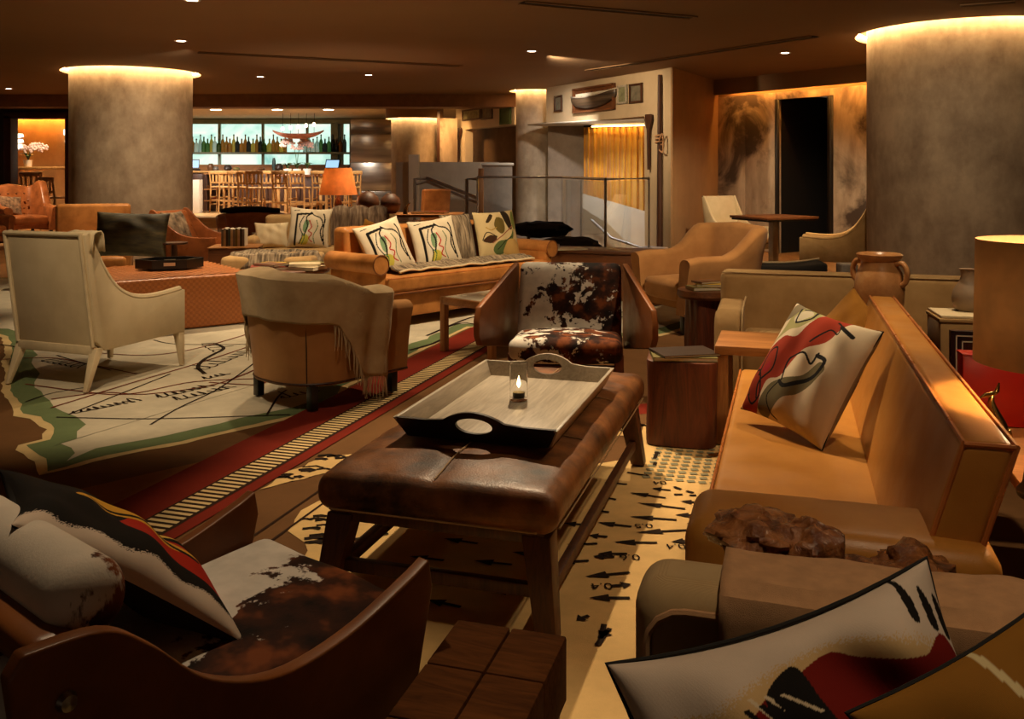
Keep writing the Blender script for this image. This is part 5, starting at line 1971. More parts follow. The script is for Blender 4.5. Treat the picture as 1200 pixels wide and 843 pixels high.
# ------------------------------------------------------------------ barrel shell used by club and wing chairs
def shell_chair(name, label, loc, yaw, mat, hf, w_=0.72, d_=0.74, z0=0.13, th=0.11, leg='black_wood', legh=0.14, seat_z=0.42, roll=0.02, group=None, tilt=0.06, pipe='dark_wood', cornr=0.30):
    """hf(s): top height along the shell, s = 0 arm fronts .. 1 middle of the back; front is -y"""
    t = thing(name, label, 'chair', loc, yaw, group)
    r = cornr
    pts = []
    yb = d_ / 2
    xs = w_ / 2
    for k in range(10):
        pts.append((-xs, -d_ / 2 + (d_ - r) * k / 10))
    for k in range(10):
        a_ = PI - PI / 2 * k / 10
        pts.append((-xs + r + r * math.cos(a_), yb - r + r * math.sin(a_)))
    for k in range(7):
        pts.append((-xs + r + (2 * xs - 2 * r) * k / 6, yb))
    left = pts[:]
    full = left + [(-x, y) for x, y in reversed(left[:20])]
    N = len(full)
    acc = [0]
    for i in range(1, N):
        acc.append(acc[-1] + math.dist(full[i], full[i - 1]))
    tot = acc[-1]
    prof_n = 14
    mb = MB()
    v = []
    for i in range(N):
        x, y = full[i]
        a0, a1 = full[max(i - 1, 0)], full[min(i + 1, N - 1)]
        tx, ty = a1[0] - a0[0], a1[1] - a0[1]
        l_ = math.hypot(tx, ty)
        nx, ny = -ty / l_, tx / l_          # outward (path runs left front -> back -> right front)
        s_ = 1 - abs(2 * acc[i] / tot - 1)
        h_ = hf(s_)
        ring = []
        # outer wall up, over the roll, inner wall down
        ring.append((0.0, z0))
        ring.append((0.0, z0 + (h_ - z0) * 0.35))
        ring.append((roll * 0.3, z0 + (h_ - z0) * 0.7))
        ring.append((roll, h_ - 0.05))
        for k in range(1, 6):
            a_ = PI * k / 6
            rad = (th + roll) / 2
            ring.append((roll - rad + rad * math.cos(a_), h_ - 0.05 + 0.05 * math.sin(a_)))
        ring.append((-th, h_ - 0.05))
        ring.append((-th * 0.95, seat_z + 0.02))
        ring.append((-th * 0.95, z0))
        for (o_, z) in ring:
            tl = tilt * (z - z0) / 0.6
            v.append((x + nx * (o_ + tl), y + ny * (o_ + tl) * 1.0, z))
    m_ = len(ring)
    f = []
    for i in range(N - 1):
        for k in range(m_):
            k2 = (k + 1) % m_
            f.append((i * m_ + k, i * m_ + k2, (i + 1) * m_ + k2, (i + 1) * m_ + k))
    f.append(tuple(range(m_)))
    f.append(tuple(reversed(range((N - 1) * m_, N * m_))))
    mb.add(v, f)
    mb.build('shell', M[mat], t, sharp=50)
    mb = MB()
    mb.tube([(x * 1.005, y * 1.005, z0 + 0.012) for x, y in full], 0.007, 6)
    mb.build('piping', M[pipe], t)
    for sx in (-1, 1):
        px_ = sx * (xs - r * 0.30)
        py_ = yb - r * 0.30
        MB().tube([(px_, py_, z0), (px_ + sx * tilt * 0.7, py_ + tilt * 0.7, hf(0.75) - 0.03)], 0.005, 6).build('seam', M[pipe], t)
    mb = MB()
    mb.rbox((0, -0.06, seat_z - 0.07), (w_ - 2 * th + 0.02, d_ - th, 0.17), 0.05, 3, 4, (0, 0, 0.025))
    mb.build('seat_cushion', M[mat], t)
    MB().box((0, -0.01, (z0 + seat_z - 0.1) / 2 + 0.03), (w_ - 2 * th + 0.02, d_ - th - 0.03, seat_z - z0 - 0.12)).build('seat_frame', M[mat], t)
    for sx in (-1, 1):
        for y in (-d_ / 2 + 0.05, d_ / 2 - 0.12):
            mb = MB()
            a_, b_ = (sx * (xs - 0.07), y, z0 + 0.01), (sx * (xs - 0.06), y, 0)
            mb.box((sx * (xs - 0.08), y, (z0 + 0.01) / 2), (0.05, 0.05, z0 + 0.01))
            mb.build('leg', M[leg], t, bevel=0.006)
    return t


club = shell_chair('club_chair', 'tan suede barrel back armchair under a fringed throw, in the middle of the chart', (-1.18, 5.62, 0.015), 139,
                   'suede', lambda s_: lerp([0, 0.45, 0.7, 1], [0.58, 0.60, 0.72, 0.75], s_), 0.70, 0.78, legh=0.15, z0=0.14)
cl_loc, cl_yaw = club.location.copy(), 139


# throw over its back
tw = thing('throw_blanket', 'sand coloured throw with long fringe over the back of the tan barrel chair', 'throw', cl_loc, cl_yaw)


def club_path(s_):
    """outline of the barrel back in chair space, s_ -1..1 (0 = middle of the back)"""
    w2, r, yb = 0.35, 0.30, 0.39
    half = (0.05) + r * PI / 2 + 0.3
    d = abs(s_) * half
    sg_ = 1 if s_ > 0 else -1
    if d < 0.05:
        x, y, nx, ny = d, yb, 0, 1
    elif d < 0.05 + r * PI / 2:
        a_ = (d - 0.05) / r
        x, y, nx, ny = 0.05 + r * math.sin(a_), yb - r + r * math.cos(a_), math.sin(a_), math.cos(a_)
    else:
        x, y, nx, ny = w2, yb - r - (d - 0.05 - r * PI / 2), 1, 0
    return sg_ * x, y, sg_ * nx, ny


def throw_pt(u, v):
    s_ = -0.98 + 1.96 * u
    x, y, nx, ny = club_path(s_)
    # outside hang is short in the middle of the back, long at both ends
    hang = lerp([0, 0.12, 0.22, 0.62, 0.70, 0.88, 1.0], [0.52, 0.50, 0.26, 0.24, 0.40, 0.46, 0.40], u)
    inner = 0.22
    L_ = inner + 0.14 + hang
    d = v * L_
    htop = lerp([0, 0.5, 0.8], [0.775, 0.76, 0.665], abs(s_))
    fold_ = 0.012 * math.sin(u * 46 + 2 * nz(u * 5, 1)) * min(1, max(0, (d - 0.3) * 4)) * (1.6 if (u < 0.2 or u > 0.66) else 0.5)
    if d < inner:
        o_, z = -0.125, htop - 0.03 - (inner - d)
    elif d < inner + 0.14:
        k = (d - inner) / 0.14
        o_, z = -0.125 + 0.225 * k, htop + 0.02 * math.sin(k * PI)
    else:
        k = d - inner - 0.14
        o_, z = 0.102 - 0.06 * min(1, k / 0.4) + fold_ + 0.004 * nz(u * 20, d * 9), htop - 0.0 - k
    return (x + nx * o_, y + ny * o_, z)


MB().grid(120, 40, throw_pt).build('cloth', M['throw'], tw, solid=0.009)
mb = MB()
rnd = random.Random(2)
for k in range(170):
    u = k / 169
    if 0.24 < u < 0.64:
        continue
    p = Vector(throw_pt(u, 1.0))
    q = p + Vector((rnd.uniform(-0.012, 0.012), rnd.uniform(-0.012, 0.012), -rnd.uniform(0.10, 0.15)))
    mb.tube([p, (p + q) / 2 + Vector((rnd.uniform(-.006, .006), rnd.uniform(-.006, .006), 0)), q], [0.0035, 0.004, 0.002], 4, cap=False)
stuff(mb.build('fringe', M['throw'], tw))

# wing chair on the right
wing = shell_chair('wing_chair', 'tan suede wing chair turned to the left beside the small stump table', (1.66, 8.12, 0.012), -66,
                   'suede', lambda s_: lerp([0, 0.10, 0.36, 0.46, 0.62, 1], [0.64, 0.66, 0.66, 0.72, 0.89, 0.92], s_), 0.78, 0.82, z0=0.16, legh=0.16, cornr=0.16, tilt=0.08, th=0.13)
# tufted armchair at the far left
lw = shell_chair('wing_chair', 'glossy orange leather wing chair at the far left', (-9.95, 18.4, 0.012), 55,
                 'cognac', lambda s_: lerp([0, 0.12, 0.30, 0.42, 0.55, 0.62, 0.7, 1], [0.66, 0.68, 0.70, 0.95, 1.18, 1.18, 1.06, 1.12], s_), 0.95, 0.9, z0=0.18, cornr=0.2, tilt=0.1, th=0.15, seat_z=0.46, pipe='saddle')
mb = MB()
for i in range(4):
    for j in range(3):
        mb.ball((-0.24 + 0.16 * i + 0.08 * (j % 2) - 0.04, 0.29, 0.62 + 0.15 * j), 0.02, 8, 6)
mb.build('tufting_buttons', M['saddle'], lw)
cushion('cushion', 'dark patterned cushion in the far left wing chair', 0.50, 0.42, 0.14, lean_m((-10.05, 18.2, 0.50), 55, 22, 6, 0.42), plain('spotted cloth', (150, 112, 80), 0.9, var=0.42, ns=16), M['black_cloth'])
lw2 = shell_chair('club_chair', 'orange leather club chair low at the left edge, before the far wing chair', (-9.3, 15.6, 0.012), 70,
                  'cognac', lambda s_: lerp([0, 0.3, 0.6, 1], [0.60, 0.62, 0.78, 0.80], s_), 0.9, 0.85, z0=0.12, cornr=0.25, seat_z=0.42, pipe='saddle')

# ------------------------------------------------------------------ long roll arm sofa
ms = thing('roll_arm_sofa', 'long tan leather sofa with rolled arms and three printed cushions, mid room', 'sofa', (-1.225 + 0.68 * 1.28, 7.75 + 0.73 * 1.28, 0.015), 47)
HL = 1.08
mb = MB()
seat_box(mb, -HL, HL, 0.02, 0.80, 0.08, 0.295, 0.02, mid=2)
mb.build('base', M['tan_leather'], ms)
mb = MB()
seat_box(mb, -HL - 0.0, HL, -0.02, 0.66, 0.305, 0.45, 0.035, (0, 0, 0.02), mid=6)
mb.build('seat_cushion', M['tan_leather'], ms)
MB().tube([(-HL, -0.01, 0.30), (HL, -0.01, 0.30)], 0.012, 6).build('piping', M['saddle'], ms)
MB().tube([(-HL + 0.01, -0.012, 0.435), (HL - 0.01, -0.012, 0.435)], 0.006, 6).build('piping', M['saddle_edge'], ms)
mb = MB()
seat_box(mb, -HL + 0.0, HL - 0.0, 0.60, 0.80, 0.10, 0.86, 0.05, (0, 0.02, 0), mid=5)
mb.build('backrest', M['tan_leather'], ms)
for sx in (-1, 1):
    xa = sx * (HL + 0.03)
    mb = MB()
    mb.rbox((xa, 0.37, 0.32), (0.10, 0.70, 0.48), 0.02, 3, 2)
    # roll
    prof_c = []
    mb.tube([(xa + sx * 0.03, 0.0, 0.565), (xa + sx * 0.03, 0.72, 0.565)], 0.085, 20)
    mb.build('arm', M['tan_leather'], ms)
    MB().tube([(xa + sx * 0.03 + 0.085 * math.cos(a_), 0.0, 0.565 + 0.085 * math.sin(a_)) for a_ in np.linspace(0, 2 * PI, 20)[:-1]], 0.006, 6, closed=True).build('arm_piping', M['saddle'], ms)
for sx in (-1, 1):
    for y in (0.08, 0.72):
        MB().box((sx * (HL - 0.08), y, 0.04), (0.07, 0.07, 0.08)).build('leg', M['black_wood'], ms)
msx = ms.matrix_basis if False else Matrix.Translation(ms.location) @ Matrix.Rotation(R(47), 4, 'Z')


def on_ms(x, y, z):
    return msx @ Vector((x, y, z))


back_cl = plain('cushion back cloth', (150, 130, 100), 0.9)
cushion('cushion', 'line print cushion at the left end of the long tan sofa, nearest its rolled arm', 0.50, 0.50, 0.15, lean_m(on_ms(-0.76, 0.36, 0.455), 36, 22, -13, 0.48), M['print_mat'], back_cl, print_lines(110), 'line print cushions', pinch=0.08)
cushion('cushion', 'line print cushion second from the left on the long tan sofa', 0.50, 0.48, 0.15, lean_m(on_ms(-0.15, 0.36, 0.455), 30, 17, -7, 0.48), M['print_mat'], back_cl, print_lines(110), 'line print cushions', pinch=0.08)
cushion('cushion', 'olive and brown leaf print cushion at the right end of the long tan sofa', 0.52, 0.52, 0.15, lean_m(on_ms(0.70, 0.34, 0.455), 36, 14, -2, 0.52), M['print_mat'], back_cl, print_leaves(120), pinch=0.06)
t = NT('grey striped fur')
t.color(t.ramp(t.noise(5, 5, 0.6, t.mapped((9, 1, 1))), [(0.35, L4((74, 62, 50))), (0.5, L4((140, 122, 98))), (0.66, L4((186, 166, 136)))]))
t.rough(0.95)
t.bump(t.noise(120, 4, 0.7, t.mapped((1, 1, 0.3))), 1.0, 0.012)
M['fur'] = t.mat
cushion('cushion', 'grey fur cushion between the printed ones on the long tan sofa', 0.40, 0.50, 0.13, lean_m(on_ms(0.28, 0.46, 0.455), 44, 16, 0, 0.50), M['fur'], M['fur'], pinch=0.03)
fz = thing('fur_throw', 'grey fur throw with a pale edge spread along the seat of the long tan sofa', 'throw', ms.location, 47)


def furseat(u, v):
    x = -0.90 + 1.80 * u
    y = 0.05 + 0.36 * v + 0.05 * nz(u * 4, 0, 5) * (1 - v)
    z = 0.478 + 0.03 * abs(nz(u * 7, v * 4)) + 0.03 * (1 - abs(2 * v - 1)) + 0.012 * abs(nz(u * 40, v * 14))
    return (x, y, z)


MB().grid(110, 22, furseat).build('pile', M['fur'], fz, solid=0.012)
MB().tube([Vector(furseat(k / 40, 0)) + Vector((0, -0.008, 0.0)) for k in range(41)], 0.012, 6).build('edge', M['cream'], fz)

# marble topped side table
stb = thing('side_table', 'wooden side table with a pale marble top in front of the long tan sofa', 'table', (-0.33, 7.18, 0.012), 47)
t = NT('veined marble')
t.color(t.ramp(t.noise(4, 8, 0.65, t.mapped((1, 5, 1)), 1.2), [(0.26, L4((160, 138, 110))), (0.40, L4((226, 212, 186))), (0.7, L4((238, 226, 204)))]))
t.rough(0.25)
M['marble'] = t.mat
stw, std = 0.62, 0.62
p0 = G(515, 356, 0.40)
stb.location = (-0.14, 7.02, 0.012)
MB().box((0, 0, 0.405), (0.56, 0.50, 0.03)).build('marble_top', M['marble'], stb, bevel=0.004)
mb = MB()
for s_ in (-1, 1):
    mb.box((0, s_ * 0.265, 0.388), (0.62, 0.03, 0.055)).box((s_ * 0.295, 0, 0.388), (0.03, 0.50, 0.055))
mb.build('top_frame', M['oak'], stb, bevel=0.003)
for sx in (-1, 1):
    for sy in (-1, 1):
        MB().box((sx * 0.285, sy * 0.255, 0.185), (0.05, 0.05, 0.37)).build('leg', M['oak_up'], stb, bevel=0.004)

# ------------------------------------------------------------------ woven leather pouf, hexagonal tray
wp = thing('woven_pouf', 'large square pouf of woven orange leather strips, in front of the round column', 'ottoman', (0, 0, 0.015), 0)
c0 = Vector((-2.38, 8.27, 0))
av, bv = Vector((-0.8, -0.6, 0)), Vector((-0.6, 0.8, 0))
WL, WD, WH = 1.30, 1.25, 0.455
wp.location = c0 + av * WL / 2 + bv * WD / 2 + Vector((0, 0, 0.015))
wp.rotation_euler = (0, 0, math.atan2(0.6, 0.8))
t = NT('woven orange leather')
v_ = t.mapped((1, 1, 1))
ck = t.n('ShaderNodeTexChecker')
ck.inputs['Scale'].default_value = 40
t.l(v_, ck.inputs['Vector'])
ck.inputs['Color1'].default_value = L4((196, 120, 62))
ck.inputs['Color2'].default_value = L4((180, 106, 54))
t.color(ck.outputs[0])
t.rough(0.4)
t.bump(t.math('ADD', ck.outputs[1], t.vor(44)), 0.5, 0.006)
M['woven'] = t.mat
MB().rbox((0, 0, WH / 2), (WL, WD, WH), 0.03, 3, 3, (0, 0, 0.01)).build('body', M['woven'], wp)
# woven strips of the top, real strips crossing over and under (each strip a wavy band)
nW = 22
strip_a = None
for k in range(nW):
    y = -WD / 2 + 0.03 + (WD - 0.06) * (k + 0.5) / nW
    pr = k % 2
    key = 'x%d' % pr
    mb = MB()
    n_ = nW * 2
    wv = (WD - 0.06) / nW * 0.46
    v, f = [], []
    for i in range(n_ + 1):
        x = -WL / 2 + 0.01 + (WL - 0.02) * i / n_
        ph = math.sin(PI * (i / 2 + pr))
        z = WH + 0.010 + 0.005 * math.cos(PI * (i / 2.0) + PI * pr)
        v += [(x, -wv, z - 0.003), (x, 0, z), (x, wv, z - 0.003)]
    for i in range(n_):
        f += [(3 * i, 3 * i + 1, 3 * i + 4, 3 * i + 3), (3 * i + 1, 3 * i + 2, 3 * i + 5, 3 * i + 4)]
    o = MB().add(v, f).build('leather_strip', M['woven'], wp)
    o.location.y = y
hx = thing('hexagonal_tray', 'black six sided tray with small pale label plates on the woven pouf', 'tray', (-3.20, 8.48, 0.495), 20)
hexo = [(0.30 * math.cos(R(60 * k)), 0.21 * math.sin(R(60 * k))) for k in range(6)]
hexi = [(x * 0.93, y * 0.93) for x, y in hexo]
mb = MB()
mb.add([(x, y, 0.004) for x, y in hexo] + [(x, y, 0.012) for x, y in hexo], [tuple(reversed(range(6))), tuple(range(6, 12))] + [(i, (i + 1) % 6, 6 + (i + 1) % 6, 6 + i) for i in range(6)])
mb.build('tray_floor', M['tray_out'], hx)
for k in range(6):
    a_, b_, c_, d_ = hexo[k], hexo[(k + 1) % 6], hexi[(k + 1) % 6], hexi[k]
    v = [(*a_, 0.0), (*b_, 0.0), (*c_, 0.0), (*d_, 0.0), (*a_, 0.085), (*b_, 0.085), (*c_, 0.085), (*d_, 0.085)]
    MB().add(v, [(0, 1, 5, 4), (1, 2, 6, 5), (2, 3, 7, 6), (3, 0, 4, 7), (4, 5, 6, 7), (0, 3, 2, 1)]).build('tray_side', M['black_wood'], hx)
for k, s_ in ((4, 1.004), (1, 0.92)):
    a_, b_ = Vector((*hexo[k], 0)), Vector((*hexo[(k + 1) % 6], 0))
    m_ = (a_ + b_) / 2 * s_
    MB().box((m_.x, m_.y, 0.045), (0.10, 0.006, 0.03)).build('label_plate', M['paper'], hx)

# tan chair behind with the green cushion
bc = thing('club_chair', 'square backed tan leather chair against the round column', 'chair', (-4.80, 10.35, 0.012), 20)
MB().rbox((0, 0.30, 0.60), (0.80, 0.15, 0.80), 0.04, 3, 3, (0, 0.02, 0)).build('backrest', M['tan_leather'], bc)
MB().rbox((0, -0.05, 0.33), (0.78, 0.70, 0.20), 0.05, 3, 3, (0, 0, 0.02)).build('seat', M['tan_leather'], bc)
for sx in (-1, 1):
    MB().rbox((sx * 0.37, -0.02, 0.40), (0.12, 0.68, 0.36), 0.05, 3, 2).build('arm', M['tan_leather'], bc)
    for y in (-0.3, 0.3):
        MB().box((sx * 0.34, y, 0.115), (0.05, 0.05, 0.23)).build('leg', M['black_wood'], bc)
t = NT('dark green velvet')
t.color(t.ramp(t.noise(5, 5, 0.6, t.mapped((1, 1, 4))), [(0.3, L4((34, 30, 18))), (0.6, L4((74, 66, 38))), (0.75, L4((104, 92, 56)))]))
t.rough(0.7)
M['green_velvet'] = t.mat
cushion('cushion', 'large dark green velvet cushion behind the woven pouf', 0.74, 0.48, 0.18, lean_m((-4.02, 9.55, 0.49), 10, 16, 2, 0.48), M['green_velvet'], M['green_velvet'], pinch=0.05)
# swept arm leather chair seen from the side
prof_far = [(p.x, p.y) for p in cr([(-0.42, 0.62, 0), (-0.25, 0.615, 0), (-0.05, 0.63, 0), (0.12, 0.70, 0), (0.26, 0.82, 0), (0.36, 0.92, 0), (0.42, 0.93, 0)], 5)] + [(0.44, 0.88), (0.36, 0.28), (0.28, 0.22), (-0.32, 0.22), (-0.42, 0.30)]
M['brown_seat'] = M['cognac']
sw_ = lounge_chair('swept arm brown leather chair in profile beside the round column', (-3.72, 10.80, 0.012), 78, 'cognac', 'cognac', prof_far, 0.66, 0.88, (0.46, 0.42), 0.78, panel_mat='cognac')
cushion('cushion', 'black and white patterned cushion in the swept arm brown chair', 0.44, 0.40, 0.13, lean_m((-3.90, 10.76, 0.55), 78, 24, 0, 0.40), plain('zig zag cloth', (176, 150, 120), 0.9, var=0.44, ns=11), M['black_cloth'])
o = thing('drink_table', 'small dark T shaped drinks table behind the green cushion', 'table', (-3.62, 9.72, 0.012))
MB().lathe([(0.0, 0.60), (0.14, 0.60), (0.14, 0.62), (0.0, 0.62)], 28).build('tabletop', M['dark_wood'], o)
MB().lathe([(0.12, 0.0), (0.12, 0.015), (0.045, 0.03), (0.03, 0.60)], 20).build('stem', M['dark_wood'], o)
# wooden block with upright magazines
o = thing('wood_cube', 'brown wooden block table behind the woven pouf', 'table', (-3.10, 10.2, 0.012), 8)
MB().box((0, 0, 0.265), (0.52, 0.50, 0.53)).build('body', M['walnut'], o, bevel=0.012)
MB().box((0, 0, 0.537), (0.54, 0.52, 0.014)).build('top', M['oak'], o, bevel=0.004)
rnd = random.Random(8)
cols = ['grey', 'cream', 'dark', 'teal', 'cream', 'grey', 'olive', 'cream', 'dark', 'grey']
for k in range(10):
    o = thing('magazine', 'upright magazine in the row on the wooden block, number %d counting from its left end' % (k + 1) if False else 'upright %s spined magazine on the wooden block, %s from its left end' % (cols[k], ['first', 'second', 'third', 'fourth', 'fifth', 'sixth', 'seventh', 'eighth', 'ninth', 'tenth'][k]), 'magazine', (-3.225 + 0.026 * k, 10.1, 0.557), 6, 'upright magazines on the block')
    h_ = rnd.uniform(0.185, 0.20)
    MB().box((0, 0.1, h_ / 2), (0.024, 0.2, h_)).build('pages', M['paper'], o)
    MB().box((0, -0.001, h_ / 2), (0.0245, 0.004, h_)).build('spine', covers[cols[k]], o)

# ------------------------------------------------------------------ round table with books
rt = thing('round_table', 'round wooden coffee table covered with open books, behind the draped barrel chair', 'table', (-2.08, 8.55, 0.012))
MB().lathe([(0.0, 0.43), (0.35, 0.43), (0.36, 0.445), (0.36, 0.465), (0.35, 0.475), (0.0, 0.475)], 48).build('tabletop', M['walnut'], rt)
MB().lathe([(0.26, 0.0), (0.26, 0.03), (0.08, 0.06), (0.07, 0.43)], 30).build('pedestal', M['dark_wood'], rt)
M['red_book'] = covers['red']
bk_list = [(-2.24, 8.40, 12, 0.34, 0.24, 'red', 'flat red book at the left of the round coffee table'), (-1.93, 8.40, -20, 0.36, 0.24, 'cream', 'cream book at the front right of the round coffee table'),
           (-1.98, 8.70, 30, 0.32, 0.26, 'olive', 'olive book at the rear of the round coffee table'), (-2.27, 8.66, -15, 0.28, 0.2, 'yellow', 'yellow book at the rear left of the round coffee table')]
for x, y, a_, bw_, bd, c_, lb in bk_list:
    book('book', lb, (x, y, 0.488), a_, bw_, bd, 0.03, covers[c_], 'book')
book('book', 'cream paperback stacked on the front right book of the round table', (-1.92, 8.41, 0.519), 14, 0.28, 0.2, 0.022, covers['cream'], 'book')
book('book', 'brown paperback stacked on the red book of the round table', (-2.23, 8.41, 0.519), -30, 0.26, 0.19, 0.02, covers['brown'], 'book')

# ------------------------------------------------------------------ second sofa with fur throws
s2 = thing('cream_sofa', 'pale sofa with fur throws, between the round table and the bar', 'sofa', (-2.30, 10.95, 0.012), 6)
mb = MB()
seat_box(mb, -0.72, 0.90, 0.30, 0.52, 0.10, 0.84, 0.05, (0, 0.02, 0))
mb.build('backrest', M['oat'], s2)
mb = MB()
seat_box(mb, -0.72, 0.90, -0.40, 0.32, 0.10, 0.46, 0.05, (0, 0, 0.02))
mb.build('seat', M['oat'], s2)
for sx, x in ((-1, -0.78), (1, 0.95)):
    mb = MB()
    seat_box(mb, x - 0.08, x + 0.08, -0.42, 0.50, 0.10, 0.62, 0.06)
    mb.build('arm', M['oat'], s2)
cushion('cushion', 'line print cushion on the pale sofa farther back, beside the fur throw', 0.50, 0.50, 0.15, lean_m((-2.40, 10.72, 0.475), 6, 16, 4, 0.50), M['print_mat'], back_cl, print_lines(80), 'line print cushions', pinch=0.08)
cushion('cushion', 'pale plain cushion at the left arm of the pale sofa', 0.40, 0.32, 0.13, lean_m((-2.86, 10.78, 0.475), 14, 18, 0, 0.32), M['cream'], M['cream'])
t = NT('striped brown fur')
t.color(t.ramp(t.noise(4, 4, 0.6, t.mapped((7, 1, 1))), [(0.3, L4((70, 52, 40))), (0.5, L4((126, 104, 84))), (0.68, L4((172, 150, 124)))]))
t.rough(0.95)
t.bump(t.noise(110, 4, 0.7, t.mapped((1, 1, 0.3))), 1.0, 0.015)
M['fur2'] = t.mat
fr2 = thing('fur_throw', 'brown grey fur throw hanging over the back of the pale sofa', 'throw', (-1.87, 10.98, 0.012), 6)


def furback(u, v):
    x = -0.34 + 0.68 * u
    d = v * 1.0
    puffy = 0.04 * abs(math.sin(u * PI * 3)) ** 0.7
    if d < 0.42:
        return (x, 0.27 - puffy - 0.02, 0.46 + d)
    if d < 0.68:
        k = (d - 0.42) / 0.26
        return (x, 0.25 + 0.30 * k, 0.885 + puffy + 0.02 * math.sin(k * PI))
    return (x, 0.56, 0.885 - (d - 0.68))


MB().grid(60, 40, furback).build('pile', M['fur2'], fr2, solid=0.02)
cushion('cushion', 'small yellow cushion half behind the brown grey fur throw', 0.36, 0.32, 0.12, lean_m((-1.62, 10.6, 0.475), 0, 12, 20, 0.32), M['mustard'], M['mustard'])
fr3 = thing('fur_throw', 'dark rimmed grey fur throw spread on the bench before the pale sofa', 'throw', (-2.55, 9.75, 0.0))


def furlow(u, v):
    a_ = u * 2 * PI
    r = 0.15 + 0.85 * v
    return (0.52 * r * math.cos(a_), 0.40 * r * math.sin(a_), 0.50 + 0.02 * nz(math.cos(a_) * 3, math.sin(a_) * 3, v * 2) - (0.12 * max(0, v - 0.86) / 0.14) + 0.025 * math.exp(-((v - 0.8) / 0.1) ** 2))


MB().grid(60, 14, furlow, wrap=True).build('pile', M['fur'], fr3, solid=0.015)
o = thing('bench', 'low upholstered bench under the dark rimmed fur throw', 'bench', (-2.55, 9.75, 0.012))
MB().rbox((0, 0, 0.31), (0.96, 0.70, 0.36), 0.05, 3, 2).build('seat', M['oat'], o)
for sx in (-1, 1):
    for sy in (-1, 1):
        MB().box((sx * 0.40, sy * 0.28, 0.065), (0.05, 0.05, 0.13)).build('leg', M['dark_wood'], o)

# orange chair with black fur, behind
oc = shell_chair('club_chair', 'tan leather tub chair with a black throw along its top, left of the pale sofa', (-3.45, 12.1, 0.012), 20, 'orange_leather',
                 lambda s_: lerp([0, 0.3, 0.5, 1], [0.60, 0.62, 0.80, 0.82], s_), 0.78, 0.74, z0=0.12, cornr=0.16, seat_z=0.40)
o = thing('fur_throw', 'black fur strip over the back of the tan tub chair', 'throw', (-3.45, 12.1, 0.012), 20)
MB().tube([(-0.40, 0.34, 0.84), (-0.2, 0.40, 0.85), (0.1, 0.41, 0.85), (0.38, 0.36, 0.83)], [0.03, 0.05, 0.05, 0.035], 10).build('pile', M['black_fur'], o)
cushion('cushion', 'flat cream cushion on the seat of the tan tub chair', 0.36, 0.16, 0.10, lean_m((-3.22, 11.88, 0.45), 20, 30, 0, 0.16), M['cream'], M['cream'])

# console with table lamp behind the pale sofa
cb_ = thing('console_table', 'long wooden console with glass edge behind the pale sofa, under the orange lamp', 'console', (-1.95, 13.0, 0.012), 0)
MB().box((0, 0, 0.755), (2.5, 0.75, 0.04)).build('tabletop', M['oak'], cb_, bevel=0.006)
MB().box((0.75, -0.20, 0.69), (1.4, 0.60, 0.012)).build('glass_shelf', M['glass'], cb_)
for sx in (-1, 1):
    for sy in (-1, 1):
        MB().box((sx * 1.18, sy * 0.31, 0.367), (0.07, 0.07, 0.735)).build('leg', M['dark_wood'], cb_)
lt = thing('table_lamp', 'table lamp with an orange bell shade in front of the bar stools', 'lamp', (-2.50, 13.05, 0.788))
M['shade2'] = shade_mat('orange shade', (206, 118, 54), 0.10)
MB().lathe([(0.275, 0.265), (0.265, 0.30), (0.205, 0.58), (0.19, 0.65)], 48).build('lamp_shade', M['shade2'], lt)
MB().lathe([(0.0, 0.0), (0.09, 0.0), (0.09, 0.02), (0.04, 0.05), (0.06, 0.13), (0.03, 0.22), (0.012, 0.30), (0.0, 0.30)], 24).build('base', M['dark_wood'], lt)
MB().lathe([(0.0, 0.30), (0.03, 0.34), (0.03, 0.40), (0.0, 0.42)], 14).build('bulb', emit('small lamp bulb', (1.0, 0.7, 0.4), 25.0), lt)
point(-2.50, 13.05, 1.25, 8, WARM, 0.04)
M['gourd'] = plain('brown gourd skin', (104, 62, 34), 0.55, var=0.3, ns=5)
for i, (x, y, r, lb) in enumerate(((-2.05, 12.9, 0.165, 'large round brown gourd vase on the console, left of its twin'), (-1.74, 13.0, 0.15, 'round brown gourd vase on the console, right of its twin'))):
    o = thing('gourd_vase', lb, 'vase', (x, y, 0.788))
    MB().lathe([(0.0, 0.0), (r * 0.5, 0.0), (r * 0.9, r * 0.4), (r, r * 0.9), (r * 0.9, r * 1.4), (r * 0.5, r * 1.8), (r * 0.22, r * 1.92), (r * 0.2, r * 1.9), (0.0, r * 1.6)], 24).build('body', M['gourd'], o)
    MB().tube([(0, 0, r * 1.6), (0.01, 0, r * 2.0)], 0.014, 6).build('stem', M['dark_wood'], o)
for x, y, a_, c_, lb in ((-1.30, 12.9, 10, 'brown', 'brown book at the right end of the long console'), (-1.05, 12.95, -14, 'red', 'red book at the far right end of the long console'), (-2.95, 12.9, 8, 'yellow', 'yellow book at the left end of the long console')):
    book('book', lb, (x, y, 0.788), a_, 0.26, 0.2, 0.03, covers[c_], 'book')
o = thing('folded_cloth', 'yellow folded cloth lying on the long console left of the gourd vases', 'cloth', (-2.25, 12.78, 0.788))
MB().rbox((0, 0, 0.03), (0.30, 0.20, 0.06), 0.028, 3, 2).build('cloth', M['mustard'], o)
o = thing('horn_ornament', 'small pointed brass horn ornament on the long console', 'ornament', (-1.5, 12.75, 0.788))
MB().tube(cr([(0, 0, 0), (0.01, 0, 0.07), (0.03, 0, 0.12), (0.07, 0, 0.16)], 5), list(np.linspace(0.035, 0.004, 16)), 10).build('horn', M['brass'], o)
